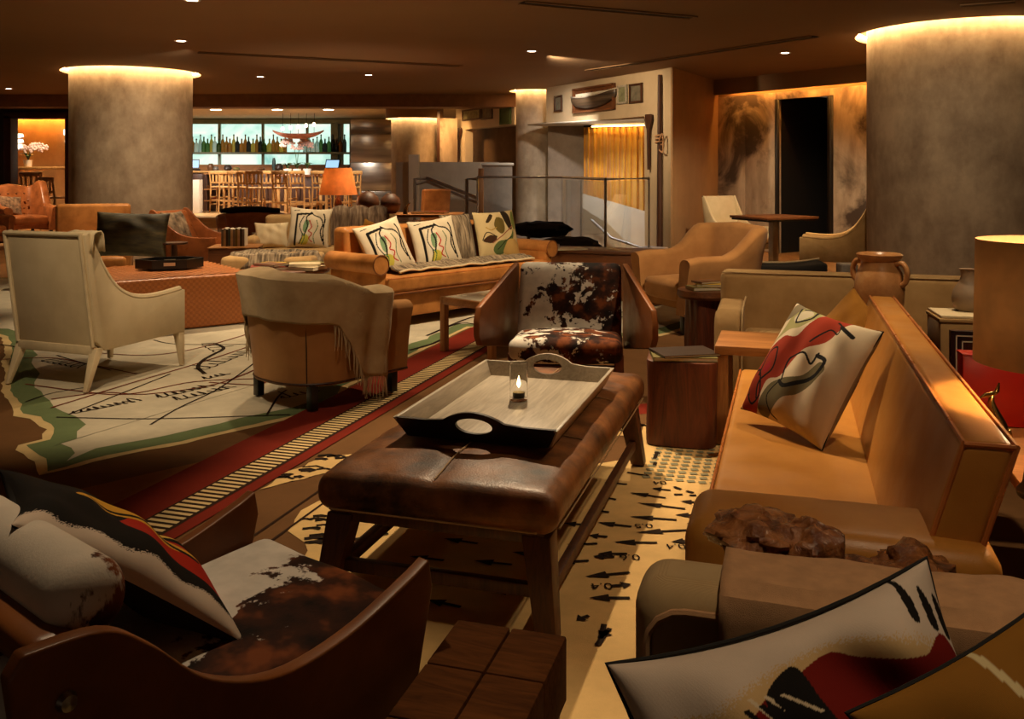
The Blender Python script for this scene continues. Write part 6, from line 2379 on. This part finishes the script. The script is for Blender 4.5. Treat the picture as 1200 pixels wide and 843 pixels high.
# books below: low dark shelf unit in front of the console
o = thing('low_shelf', 'low dark shelf with books, behind the line print cushions of the long sofa', 'shelf', (-1.00, 12.05, 0.012))
MB().box((0, 0, 0.58), (1.3, 0.42, 0.03)).build('top', M['dark_wood'], o, bevel=0.004)
MB().box((0, 0, 0.28), (1.26, 0.40, 0.03)).build('shelf', M['dark_wood'], o)
for sx in (-1, 1):
    MB().box((sx * 0.63, 0, 0.285), (0.04, 0.42, 0.57)).build('side_panel', M['dark_wood'], o)
for x, c_, lb, a_ in ((-1.40, 'brown', 'brown open book at the left of the low dark shelf', 20), (-1.02, 'cream', 'cream book in the middle of the low dark shelf', -8), (-0.64, 'red', 'dark red book at the right of the low dark shelf', 5)):
    book('book', lb, (x, 12.03, 0.608), a_, 0.26, 0.22, 0.035, covers[c_], 'book')

oc2 = thing('lounge_chair', 'orange leather slipper chair with a tilted back before the low white wall', 'chair', (-1.36, 14.4, 0.012), -150)
MB().rbox((0, 0.28, 0.72), (0.46, 0.12, 0.76), 0.03, 3, 2, fn=lambda p: Vector((p.x, p.y + 0.14 * (p.z - 0.4), p.z))).build('backrest', M['orange_leather'], oc2)
MB().rbox((0, -0.02, 0.36), (0.50, 0.60, 0.14), 0.04, 3, 2).build('seat', M['orange_leather'], oc2)
for sx in (-1, 1):
    for y in (-0.24, 0.24):
        MB().box((sx * 0.20, y, 0.15), (0.04, 0.04, 0.30)).build('leg', M['dark_wood'], oc2)

# black fur stools in front of the stair rail
for (x, y, z, rx, ry, lb) in ((0.40, 12.6, 0.62, 0.42, 0.30, 'black fur stool behind the leaf print cushion, the farther one'), (0.72, 11.6, 0.48, 0.40, 0.28, 'black fur stool in front of the stair rail, the nearer one')):
    o = thing('fur_stool', lb, 'stool', (x, y, 0.012))
    MB().ball((0, 0, z - 0.05), (rx, ry, 0.11), 28, 14, 0, lambda d: 1 + 0.22 * noise.noise(d * 3.0 + Vector((x, 0, 0))) + 0.10 * noise.noise(d * 9)).build('fur_top', M['black_fur'], o)
    for k in range(4):
        a_ = PI / 4 + k * PI / 2
        MB().tube([(rx * 0.55 * math.cos(a_), ry * 0.55 * math.sin(a_), z - 0.08), (rx * 0.7 * math.cos(a_), ry * 0.7 * math.sin(a_), 0)], [0.022, 0.016], 8).build('leg', M['dark_wood'], o)
# timber chest in front of the rail with an open magazine
o = thing('timber_chest', 'long low reddish timber chest in front of the glass stair rail', 'chest', (0.95, 10.0, 0.012), -20)
MB().box((0, 0, 0.25), (1.5, 0.55, 0.50)).build('body', M['walnut'], o, bevel=0.008)
MB().box((0, 0, 0.51), (1.54, 0.59, 0.025)).build('lid', M['walnut'], o, bevel=0.005)
book('magazine', 'open pale magazine on the timber chest behind the hide chair', (0.62, 9.95, 0.536), 15, 0.36, 0.26, 0.014, covers['cream'])
book('book', 'tan book on the timber chest beside the open magazine', (0.40, 10.12, 0.536), -12, 0.24, 0.18, 0.04, covers['brown'], 'book')

# dining table right back
dt = thing('dining_table', 'square dark dining table with a lit brown top, between two armchairs at right back', 'table', (3.62, 12.55, 0.012), 24)
MB().box((0, 0, 0.745), (0.88, 0.80, 0.035)).build('tabletop', M['walnut'], dt, bevel=0.004)
MB().box((0, 0, 0.715), (0.84, 0.76, 0.025)).build('apron', M['black_wood'], dt)
MB().box((0, 0, 0.36), (0.10, 0.10, 0.70)).build('pedestal', M['steel'], dt, bevel=0.004)
MB().box((0, 0, 0.012), (0.50, 0.50, 0.024)).build('base', M['dark_metal'], dt, bevel=0.004)
o = thing('low_bench', 'low black bench with a curved pale piped edge behind the fabric sofa', 'bench', (2.75, 9.5, 0.012), -8)


def hollow(p):
    return Vector((p.x, p.y, p.z - 0.05 * (1 - (p.x / 0.5) ** 2) * (1 if p.z > 0.3 else 0)))


MB().rbox((0, 0, 0.28), (1.0, 0.42, 0.34), 0.04, 3, 8, fn=hollow).build('seat', M['black_fur'], o)
MB().tube([(x, 0.20, 0.455 - 0.05 * (1 - (x / 0.5) ** 2)) for x in np.linspace(-0.49, 0.49, 16)], 0.012, 6).build('piping', M['cream'], o)
for sx in (-1, 1):
    MB().box((sx * 0.42, 0, 0.06), (0.05, 0.34, 0.12)).build('leg', M['dark_wood'], o)
o = thing('marble_stool', 'small pale grey veined stool beside the tan backed armchair', 'stool', (3.36, 9.1, 0.012))
MB().rbox((0, 0, 0.23), (0.17, 0.17, 0.46), 0.02, 3, 1).build('body', plain('grey marble', (170, 160, 150), 0.5, var=0.25, ns=10), o)

# ------------------------------------------------------------------ pictures, ship model, oars
fw_P, fw_Q = P1, PM
dirw = Vector((PM[0] - P1[0], PM[1] - P1[1], 0)).normalized()
nrm_w = Vector((-dirw.y, dirw.x, 0))
if nrm_w.y > 0:
    nrm_w = -nrm_w
wyaw = math.degrees(math.atan2(-dirw.y, -dirw.x))


def picture(label, P, Q, px0, px1, py0, py1, frame, field, seed=0, deep=0.03, cat='picture', name='framed_picture'):
    a_, b_ = on_wall(P, Q, px0), on_wall(P, Q, px1)
    m_ = (a_ + b_) / 2
    zt_, zb_ = hgt(m_, py0), hgt(m_, py1)
    w_ = (b_ - a_).length
    d_ = (Vector((Q[0] - P[0], Q[1] - P[1], 0))).normalized()
    if d_.x < 0:
        d_ = -d_
    yaw = math.degrees(math.atan2(d_.y, d_.x))
    nn_ = Vector((d_.y, -d_.x, 0))
    t_ = thing(name, label, cat, m_ + nn_ * 0.005 + Vector((0, 0, zb_)), yaw)
    h_ = zt_ - zb_
    MB().box((0, -0.008, h_ / 2), (w_, 0.016, h_)).build('field', field, t_)
    fw = 0.035
    for (cx, cz_, sx_, sz_) in ((0, h_ - fw / 2, w_, fw), (0, fw / 2, w_, fw), (w_ / 2 - fw / 2, h_ / 2, fw, h_), (-w_ / 2 + fw / 2, h_ / 2, fw, h_)):
        MB().box((cx, -deep / 2 - 0.005, cz_), (sx_, deep, sz_)).build('frame_bar', frame, t_, bevel=0.003)
    return t_, w_, h_


greenish = plain('faded green print', (150, 150, 112), 0.7, var=0.3, ns=9)
greyish = plain('grey print', (128, 120, 100), 0.7, var=0.3, ns=9)
greenflat = plain('green panel paint', (86, 120, 72), 0.7, var=0.25, ns=5)
picture('small dark framed picture left of the ship model', P1, PM, 651, 660, 112, 131, M['dark_wood'], greyish)
picture('small grey print right of the ship model, beside its darker neighbour', P1, PM, 725, 736, 100, 122, M['grey_wood'], greenish)
picture('dark framed picture at the right end of the ship model wall', P1, PM, 739, 754, 98, 121, M['dark_wood'], greyish)
picture('wide green framed picture on the white wall above the recess', W1, W0, 543, 564, 128, 141, M['dark_wood'], greenish)
picture('small framed picture second on the white wall above the recess', W1, W0, 565, 578, 124, 140, M['dark_wood'], greyish)
o, w_, h_ = picture('tall plain green panel next to the slim column', W1, W0, 587, 599.5, 113, 146, greenflat, greenflat)
# ship
sh, sw2, sh2 = picture('dark half hull ship model mounted in a wooden frame above the stair opening', P1, PM, 674, 722, 101, 131, M['walnut'], M['walnut'], 0, 0.06, 'ship model', 'ship_model')
t = NT('hull planks')
t.color(t.ramp(t.noise(3, 3, 0.5, t.mapped((0.4, 1, 9))), [(0.35, L4((44, 32, 24))), (0.65, L4((92, 74, 56)))]))
t.rough(0.4)
M['hull'] = t.mat


def hull(u, v):
    x = (u - 0.5) * sw2 * 1.12
    e = max(0.0, 1 - abs(2 * u - 1) ** 2.6) ** 0.6
    a_ = v * PI / 2
    deck = sh2 * (0.56 + 0.16 * (2 * u - 1) ** 2 + 0.05 * (2 * u - 1))
    z = deck - math.sin(a_) * sh2 * 0.42 * (0.35 + 0.65 * e)
    y = -0.02 - math.cos(a_) ** 0.7 * 0.14 * e
    return (x, y, z)


MB().grid(32, 12, hull).build('hull', M['hull'], sh, solid=0.01)
MB().tube([Vector(hull(k / 20, 0)) + Vector((0, -0.006, 0.01)) for k in range(21)], 0.012, 6).build('rail', M['grey_wood'], sh)
for k in range(7):
    x = (-0.38 + 0.125 * k) * sw2
    MB().tube([(x, -0.06, sh2 * 0.58), (x, -0.06, sh2 * 0.80)], 0.012, 6).build('deck_post', M['dark_wood'], sh)
MB().box((0, -0.05, sh2 * 0.70), (sw2 * 0.78, 0.05, 0.05)).build('deck_house', M['paper'], sh)
# oars on walls: flat blade and shaft
def oar(label, P, Q, px, py0, py1, blade_top=True, mat='dark_wood', bl=0.30, bw=0.10):
    a_ = on_wall(P, Q, px)
    d_ = Vector((Q[0] - P[0], Q[1] - P[1], 0)).normalized()
    if d_.x < 0:
        d_ = -d_
    nn_ = Vector((d_.y, -d_.x, 0))
    zt_, zb_ = hgt(a_, py0), hgt(a_, py1)
    t_ = thing('oar_rail_mount', label, 'oar', a_ + nn_ * 0.05 + Vector((0, 0, zb_)), math.degrees(math.atan2(d_.y, d_.x)))
    t_.name = 'hanging_oar'
    h_ = zt_ - zb_
    if blade_top:
        MB().prism([(-bw * 0.3, h_ * (1 - bl)), (bw * 0.3, h_ * (1 - bl)), (bw * 0.75, h_ * 0.9), (bw * 0.6, h_), (-bw * 0.6, h_), (-bw * 0.75, h_ * 0.9)], lambda u, q, s_: (u, s_, q), -0.015, 0.015).build('blade', M[mat], t_, bevel=0.005)
        MB().tube([(0, 0, 0), (0, 0, h_ * (1 - bl) + 0.02)], [0.022, 0.032], 8).build('shaft', M[mat], t_)
    else:
        MB().tube([(0, 0, 0), (0, 0, h_)], [0.05, 0.03], 8).build('shaft', M[mat], t_)
    return t_, h_


oar('dark wooden oar hanging blade up at the right of the curtain', P1, PM, 763, 134, 199, True, bl=0.28, bw=0.13)
t_, h_ = oar('tall boat pole with a knotted rope on the corner wall beside the stair', P1, PM, 776, 88, 292, False, 'dark_wood')
MB().tube([(0.012 * math.cos(a_) + 0.045 * math.cos(a_), -0.01 + 0.055 * math.sin(a_), h_ * 0.60 + 0.008 * a_) for a_ in np.linspace(0, 6 * PI, 40)], 0.014, 6).build('rope', M['wool'], t_)
MB().tube(cr([(0.05, -0.05, h_ * 0.62), (0.14, -0.05, h_ * 0.66), (0.15, -0.05, h_ * 0.56), (0.06, -0.05, h_ * 0.57)], 6), 0.012, 6).build('rope_loop', M['wool'], t_)
oar('slim dark paddle on the narrow wall strip left of the recess', W1, W0, 540, 150, 196, True, bl=0.3, bw=0.2)
oar('short thick boat pole on the narrow wall strip left of the recess', W1, W0, 536.5, 168, 196, False, 'stump')

# ------------------------------------------------------------------ BAR
rnd = random.Random(11)
GL = {'green': ((0.10, 0.22, 0.06), 'green'), 'amber': ((0.45, 0.18, 0.03), 'amber'), 'clear': ((0.75, 0.85, 0.80), 'clear'), 'dark': ((0.03, 0.03, 0.025), 'dark'), 'yellow': ((0.62, 0.45, 0.08), 'yellow')}
for k_, (c, n_) in GL.items():
    t = NT('bottle ' + n_)
    t.color((*c, 1))
    t.rough(0.15)
    t.set(Transmission_Weight=0.5, IOR=1.3)
    GL[k_] = t.mat
M['cap'] = plain('bottle cap', (60, 44, 30), 0.5)
prof_b = [[(0, 0), (0.05, 0), (0.05, 0.17), (0.042, 0.20), (0.016, 0.24), (0.015, 0.30), (0, 0.30)],
          [(0, 0), (0.058, 0), (0.06, 0.13), (0.045, 0.17), (0.018, 0.20), (0.017, 0.26), (0, 0.26)],
          [(0, 0), (0.04, 0), (0.042, 0.20), (0.03, 0.25), (0.014, 0.28), (0.013, 0.35), (0, 0.35)]]
bm_cache = {}


def bottle(label, loc, shape, colr, group):
    t_ = thing('bottle', label, 'bottle', loc, 0, group)
    s_ = 1.4
    for nm, key in (('glass', (shape, colr)), ('cap', (shape, 'cap'))):
        if key not in bm_cache:
            if nm == 'glass':
                o_ = MB().lathe([(r * s_, z * s_) for r, z in prof_b[shape]], 12).build('glass', GL[colr], t_)
            else:
                h_ = prof_b[shape][-1][1] * s_
                o_ = MB().lathe([(0.0, h_ - 0.01), (0.022, h_ - 0.01), (0.022, h_ + 0.035), (0, h_ + 0.035)], 8).build('cap', M['cap'], t_)
            bm_cache[key] = o_.data
        else:
            o_ = bpy.data.objects.new(nm, bm_cache[key])
            COL.objects.link(o_)
            o_.parent = t_
    return t_


ords = ['first', 'second', 'third', 'fourth', 'fifth', 'sixth', 'seventh', 'eighth', 'ninth', 'tenth', 'eleventh', 'twelfth', 'thirteenth', 'fourteenth', 'fifteenth', 'sixteenth', 'seventeenth', 'eighteenth', 'nineteenth', 'twentieth']
names = ['amber', 'clear', 'clear', 'green', 'green', 'yellow', 'clear', 'green', 'amber', 'amber', 'amber', 'yellow', 'dark', 'amber', 'amber', 'dark', 'yellow', 'amber', 'dark', 'green']
for k in range(20):
    px = 226 + k * 4.4
    p = A(px, 178, 26.92)
    bottle('%s bottle, %s from the left on the bar shelf' % (names[k], ords[k]), (p.x, 26.90 + rnd.uniform(-.04, .04), SHZ + 0.002), k % 3 if k != 5 else 2, names[k], 'bottles on the bar shelf')
names2 = ['yellow', 'amber', 'amber', 'yellow', 'amber']
for k in range(5):
    p = A(316 + k * 4.6, 178, 26.92)
    bottle('%s bottle, %s of the five under the boat shaped pendant on the bar shelf' % (names2[k], ords[k]), (p.x, 26.9, SHZ + 0.002), (k + 1) % 3, names2[k], 'bottles on the bar shelf')
names3 = ['clear', 'clear', 'clear', 'clear', 'green', 'dark', 'green', 'dark', 'dark', 'amber', 'dark']
for k in range(11):
    p = A(358 + k * 4.6, 178, 26.92)
    bottle('%s bottle, %s from the right on the bar shelf' % (names3[k], ords[10 - k]), (p.x, 26.9, SHZ + 0.002), (k * 2) % 3, names3[k], 'bottles on the bar shelf')

# front counter
ctop = 1.40
cx0, cx1 = A(222, 0, 26.0).x, A(411, 0, 26.0).x
bc_ = thing('bar_counter', 'bar counter with a pale worktop running below the bottle shelf', 'counter', ((cx0 + cx1) / 2, 26.0, PZ), 0)
MB().box((0, 0, ctop - PZ - 0.03), (cx1 - cx0, 0.55, 0.06)).build('worktop', M['pale_wood'], bc_, bevel=0.008)
nb = 10
for i in range(nb):
    MB().box((-(cx1 - cx0) / 2 + (i + 0.5) * (cx1 - cx0) / nb, 0, (ctop - PZ - 0.06) / 2), ((cx1 - cx0) / nb - 0.02, 0.45, ctop - PZ - 0.06)).build('front_panel', M['dark_wood'], bc_, bevel=0.006)
rnd = random.Random(5)
for k, (px, w_, h_, c_, lb) in enumerate(((247, 0.10, 0.2, 'brown', 'brown jug'), (253, 0.08, 0.12, 'grey', 'grey pot'), (267, 0.12, 0.16, 'dark', 'dark shaker set'), (277, 0.1, 0.1, 'olive', 'olive bowl'), (306, 0.12, 0.1, 'brown', 'brown bowl'), (321, 0.06, 0.36, 'teal', 'slim blue bottle'), (327, 0.12, 0.2, 'dark', 'dark coffee pot'))):
    p = A(px, 0, 26.0)
    o = thing('bar_vessel', lb + ' standing on the bar counter', 'vessel', (p.x, 26.0, ctop + 0.002))
    MB().lathe([(0, 0), (w_ * 0.7, 0), (w_, h_ * 0.35), (w_ * 0.85, h_ * 0.75), (w_ * 0.5, h_), (w_ * 0.4, h_ * 0.97), (0, h_ * 0.5)], 14).build('body', covers[c_], o)
# screens
for px, yaw, lb in ((228.5, 12, 'small blue point of sale screen at the left end of the bar counter'), (389, -18, 'wide blue screen tilted on the bar counter behind the orange lamp')):
    p = A(px, 0, 25.9)
    o = thing('till_screen', lb, 'screen', (p.x, 25.9, ctop + 0.002), yaw)
    MB().box((0, 0.05, 0.02), (0.28, 0.2, 0.04)).build('base', M['dark_metal'], o)
    mt = Matrix.Translation((0, 0, 0.06)) @ Matrix.Rotation(R(-18), 4, 'X')
    w_ = 0.20 if px < 300 else 0.40
    MB().box((0, 0, 0.13), (w_ * 1.15, 0.03, 0.28), M=mt).build('housing', M['dark_metal'], o)
    MB().box((0, -0.018, 0.13), (w_, 0.006, 0.22), M=mt).build('display', emit('blue screen', (0.30, 0.50, 0.75), 0.7), o)
# orchids and leafy pots
def pot_plant(label, px, y, z, tall, flower=False):
    p = A(px, 0, y)
    o = thing('potted_orchid' if flower else 'potted_plant', label, 'plant', (p.x, y, z))
    MB().lathe([(0, 0), (0.08, 0), (0.11, 0.16), (0.09, 0.16), (0, 0.14)], 16).build('pot', M['white_paint'], o)
    rr = random.Random(px)
    mb = MB()
    for k in range(14):
        a_ = rr.uniform(0, 6.28)
        l_ = rr.uniform(0.12, 0.22)
        pts = cr([(0, 0, 0.15), (0.35 * l_ * math.cos(a_), 0.35 * l_ * math.sin(a_), 0.15 + l_ * 0.8), (l_ * math.cos(a_), l_ * math.sin(a_), 0.15 + l_ * 0.7)], 4)
        v, f = [], []
        for i, q in enumerate(pts):
            ww = 0.035 * math.sin(PI * (i + 0.4) / (len(pts)))
            sx_ = Vector((-math.sin(a_), math.cos(a_), 0)) * ww
            v += [q + sx_, q - sx_]
        for i in range(len(pts) - 1):
            f.append((2 * i, 2 * i + 1, 2 * i + 3, 2 * i + 2))
        mb.add(v, f)
    mb.build('foliage', plain('leaf green', (62, 84, 36), 0.5) if 'leaf green' not in bpy.data.materials else bpy.data.materials['leaf green'], o)
    if flower:
        mb2 = MB()
        mb3 = MB()
        for s_ in range(3):
            a_ = rr.uniform(-0.9, 0.9) + (PI if s_ == 1 else 0)
            pts = cr([(0, 0, 0.15), (0.05 * math.cos(a_), 0.0, 0.15 + tall * 0.6), (0.2 * math.cos(a_), 0.03, 0.15 + tall), (0.42 * math.cos(a_), 0.05, 0.10 + tall * 0.95)], 6)
            mb2.tube(pts, 0.008, 5)
            for i in range(8, len(pts)):
                for q in range(5):
                    b_ = q * 2 * PI / 5 + i
                    c = pts[i] + Vector((rr.uniform(-.05, .05), -0.02, rr.uniform(-.05, .05)))
                    mb3.ball((c.x + 0.035 * math.cos(b_), c.y, c.z + 0.035 * math.sin(b_)), (0.032, 0.012, 0.032), 8, 5)
        mb2.build('stem', bpy.data.materials['leaf green'], o)
        stuff(mb3.build('blossoms', plain('orchid petal', (214, 178, 170), 0.6) if 'orchid petal' not in bpy.data.materials else bpy.data.materials['orchid petal'], o))
    return o


pot_plant('pale orchid in a white pot standing on the high table of the bar', 348, 24.4, 1.29, 0.75, True)
pot_plant('leafy green plant on the high bar table, left of the orchid', 337, 24.4, 1.29, 0.3)
pot_plant('leafy green plant on the high bar table, right of the orchid', 360, 24.4, 1.29, 0.3)

# high table
hx0, hx1 = A(328, 0, 24.4).x, A(382, 0, 24.4).x
o = thing('high_table', 'high wooden table among the bar stools, carrying the plants', 'table', ((hx0 + hx1) / 2, 24.4, PZ), 0)
MB().box((0, 0, 1.01), (hx1 - hx0, 0.9, 0.05)).build('tabletop', M['walnut'], o, bevel=0.006)
for sx in (-1, 1):
    for sy in (-1, 1):
        MB().box((sx * ((hx1 - hx0) / 2 - 0.06), sy * 0.38, 0.4925), (0.07, 0.07, 0.985)).build('leg', M['pale_wood'], o)
MB().box((0, 0, 0.25), (hx1 - hx0 - 0.1, 0.06, 0.06)).build('stretcher', M['pale_wood'], o)


def bar_stool(label, loc, yaw, group='wooden bar stools'):
    t_ = thing('bar_stool', label, 'stool', loc, yaw, group)
    m_ = M['pale_wood']
    MB().rbox((0, 0, 0.70), (0.42, 0.40, 0.045), 0.015, 2, 1).build('seat', m_, t_)
    for sx in (-1, 1):
        MB().tube([(sx * 0.17, -0.16, 0.69), (sx * 0.20, -0.20, 0.0)], [0.022, 0.018], 8).build('leg', m_, t_)
        MB().tube([(sx * 0.19, 0.25, 1.12), (sx * 0.18, 0.18, 0.72), (sx * 0.20, 0.21, 0.0)], [0.020, 0.024, 0.018], 8).build('leg', m_, t_)
    MB().box((0, 0.245, 1.10), (0.44, 0.03, 0.09)).build('top_rail', m_, t_, bevel=0.008)
    MB().box((0, 0.20, 0.82), (0.36, 0.025, 0.05)).build('lower_rail', m_, t_, bevel=0.005)
    for k in (-1, 0, 1):
        MB().box((k * 0.10, 0.222, 0.95), (0.045, 0.02, 0.24)).build('back_slat', m_, t_)
    for z in (0.22, 0.42):
        for sx in (-1, 1):
            MB().box((sx * 0.19, 0, z), (0.025, 0.38, 0.03)).build('stretcher', m_, t_)
    MB().box((0, -0.185, 0.30), (0.38, 0.025, 0.035)).build('stretcher', m_, t_)
    MB().box((0, 0.20, 0.34), (0.38, 0.025, 0.035)).build('stretcher', m_, t_)
    return t_


stool0 = bar_stool('pale wooden bar stool in the row at the counter, leftmost', (0, 0, 0), 0)
srow = [(258, 25.2, 172, None), (268, 24.65, 176, 'pale wooden bar stool in the row at the counter, second from the left'), (279, 24.1, 178, 'pale wooden bar stool in the row at the counter, third from the left'),
        (290, 23.55, 180, 'pale wooden bar stool in the row at the counter, fourth from the left'), (300, 23.0, 184, 'pale wooden bar stool in the row at the counter, nearest the viewer'), (312, 23.9, 196, 'pale wooden bar stool at the left end of the high table'),
        (330, 23.2, 184, 'pale wooden bar stool seen square from behind left of the high table'), (377, 23.6, 175, 'pale wooden bar stool just left of the orange lamp shade'),
        (413, 24.3, 200, 'pale wooden bar stool right of the orange lamp shade'), (402, 23.5, 180, 'pale wooden bar stool below the orange lamp shade'), (352, 23.7, 170, 'pale wooden bar stool behind the fur throw, at the middle of the high table')]
for i, (px, y, yaw, lb) in enumerate(srow):
    p = A(px, 0, y)
    if i == 0:
        stool0.location = (p.x, y, PZ + 0.001)
        stool0.rotation_euler = (0, 0, R(yaw))
    else:
        dup(stool0, lb, (p.x, y, PZ + 0.001), yaw)

# service stand at the left end
sx0, sx1 = A(236, 0, 25.3).x, A(262, 0, 25.3).x
o = thing('service_stand', 'open shelving stand with bowls at the left end of the bar', 'stand', ((sx0 + sx1) / 2, 25.6, PZ), 0)
for z in (0.30, 0.62, 1.06):
    MB().box((0, 0, z), (sx1 - sx0, 0.34, 0.03)).build('shelf', M['oak'], o)
for sx in (-1, 1):
    for sy in (-1, 1):
        MB().box((sx * (sx1 - sx0) / 2, sy * 0.16, 0.54), (0.04, 0.03, 1.08)).build('upright', M['dark_wood'], o)
for k, (x, z, c_, lb) in enumerate(((-0.15, 0.637, 'brown', 'brown bowl on the middle shelf of the service stand'), (0.15, 0.637, 'cream', 'cream bowl on the middle shelf of the service stand'), (0.0, 0.317, 'red', 'red bowl on the low shelf of the service stand'))):
    o = thing('bowl', lb, 'bowl', ((sx0 + sx1) / 2 + x, 25.55, PZ + z))
    MB().lathe([(0, 0), (0.06, 0), (0.12, 0.09), (0.11, 0.09), (0.05, 0.02), (0, 0.02)], 18).build('body', covers[c_], o)
struct(MB().box((A(229, 0, 24.6).x, 24.6, 0.70), (0.30, 0.3, 0.90)).build('wall_bar_end', M['white_wall'], bevel=0.01))

# boat shaped pendant
bp = thing('boat_pendant', 'pink wooden boat shaped pendant hanging above the high table', 'pendant light', ((A(320, 0, 24.2).x + A(379, 0, 24.2).x) / 2, 24.2, A(0, 159, 24.2).z))
M['pink_wood'] = wood('pink painted wood', (206, 140, 120), (166, 98, 80), stretch=(10, 1, 1))


M['globe'] = emit('lit globe', (1.0, 0.75, 0.45), 2.5)


def boat(u, v):
    x = (u - 0.5) * 1.36
    e = max(0, 1 - abs(2 * u - 1) ** 2.2)
    a_ = PI * v
    return (x, 0.15 * e * math.cos(a_), 0.10 * abs(2 * u - 1) ** 3 + 0.05 - 0.13 * (0.25 + 0.75 * e) * math.sin(a_))


MB().grid(30, 12, boat).build('hull', M['pink_wood'], bp, solid=0.015)
for k in range(5):
    x = -0.42 + 0.21 * k
    hb = 0.18 + 0.03 * k
    MB().tube([(x, 0, 0.0), (x + 0.01, 0, 2.93 - bp.location.z)], 0.006, 5).build('cable', M['dark_metal'], bp)
    MB().ball((x, 0, hb), (0.045, 0.045, 0.06), 12, 8).build('glass_globe', M['globe'], bp)

# round recessed lights over the bar
for px, lb in ((253, 'left'), (325, 'middle'), (385, 'right')):
    p = A(px, 0, 23.2)
    d = dup(first, 'round ceiling light over the bar, the %s of three' % lb, (p.x, 23.2, 2.955))
    d.scale = (2.6, 2.6, 1)

# ------------------------------------------------------------------ side room at the far left
o = thing('ledge_table', 'narrow wooden ledge table in the ochre side room', 'table', (A(50, 0, 21.8).x, 21.8, 0.0))
zl = A(0, 197, 21.8).z
MB().box((0, 0, zl), (1.45, 0.45, 0.06)).build('tabletop', M['pale_wood'], o, bevel=0.006)
for sx in (-1, 1):
    MB().box((sx * 0.66, 0, zl / 2), (0.06, 0.38, zl - 0.04)).build('leg', M['pale_wood'], o)
ls = thing('paper_lantern', 'tiered white paper lantern lamp at the left of the side room', 'lamp', (A(20, 0, 21.8).x, 21.75, zl + 0.032))
MB().lathe([(0, 0), (0.05, 0), (0.02, 0.04), (0.015, 0.5), (0, 0.5)], 14).build('stem', M['dark_wood'], ls)
M['lantern'] = emit('paper lantern', (1.0, 0.80, 0.55), 1.6)
for k in range(3):
    MB().lathe([(0.02, 0.42 + 0.13 * k), (0.17, 0.46 + 0.13 * k), (0.15, 0.53 + 0.13 * k), (0.02, 0.53 + 0.13 * k)], 24).build('lamp_shade', M['lantern'], ls)
pot_plant('white orchid on the ledge table of the ochre side room', 33, 21.75, zl + 0.032, 0.35, True)
p = A(80, 155, 24.0)
o = thing('wall_sconce', 'small white wall lamp at the right of the ochre side room', 'lamp', (p.x, 24.06, p.z))
MB().rbox((0, 0, 0), (0.28, 0.12, 0.16), 0.03, 3, 1).build('shade_rail', M['lantern'], o)
MB().rbox((0, 0.0, -0.24), (0.22, 0.1, 0.1), 0.03, 3, 1).build('lower_shade', M['lantern'], o)
dup(stool0, 'pale wooden bar stool at the ledge table of the side room, the left one', (A(42, 0, 21.0).x, 21.0, 0.05), 186).scale = (1.15, 1.15, 1.15)
dup(stool0, 'pale wooden bar stool at the side room ledge, partly hidden by the other', (A(63, 0, 20.7).x, 20.75, 0.05), 160).scale = (1.05, 1.05, 1.05)


# ------------------------------------------------------------------ details that belong to a part go under that part
SUBPARTS = {'piping': ('backrest', 'shell', 'seat'), 'arm_piping': ('arm', 'side_panel'), 'seam': ('cushion', 'shell'), 'stitched_edge': ('cushion',), 'fringe': ('cloth',), 'bolt': ('side_panel',),
            'tufting_buttons': ('shell',), 'blossoms': ('stem',), 'rope_loop': ('rope',), 'bulb': ('base',), 'flame': ('wax',), 'cap': ('glass',), 'label_plate': ('tray_side',), 'spine': ('pages',),
            'display': ('housing',), 'foliage': ('pot',), 'edge': ('pile',), 'deck_post': ('hull',), 'deck_house': ('hull',), 'lamp_face': ('trim_ring',), 'back_post': ('backrest',), 'handle': ('body',)}


def base_name(o):
    return o.name.split('.')[0]


for root in [o for o in bpy.data.objects if o.parent is None and o.get('category') and o.type == 'EMPTY']:
    kids = list(root.children)
    for k_ in kids:
        want = SUBPARTS.get(base_name(k_))
        if not want or k_.children or len(root.children) <= 2:
            continue
        host = next((q for n_ in want for q in kids if base_name(q) == n_ and q is not k_ and tuple(q.location) == (0.0, 0.0, 0.0)), None)
        if host is not None:
            k_.parent = host
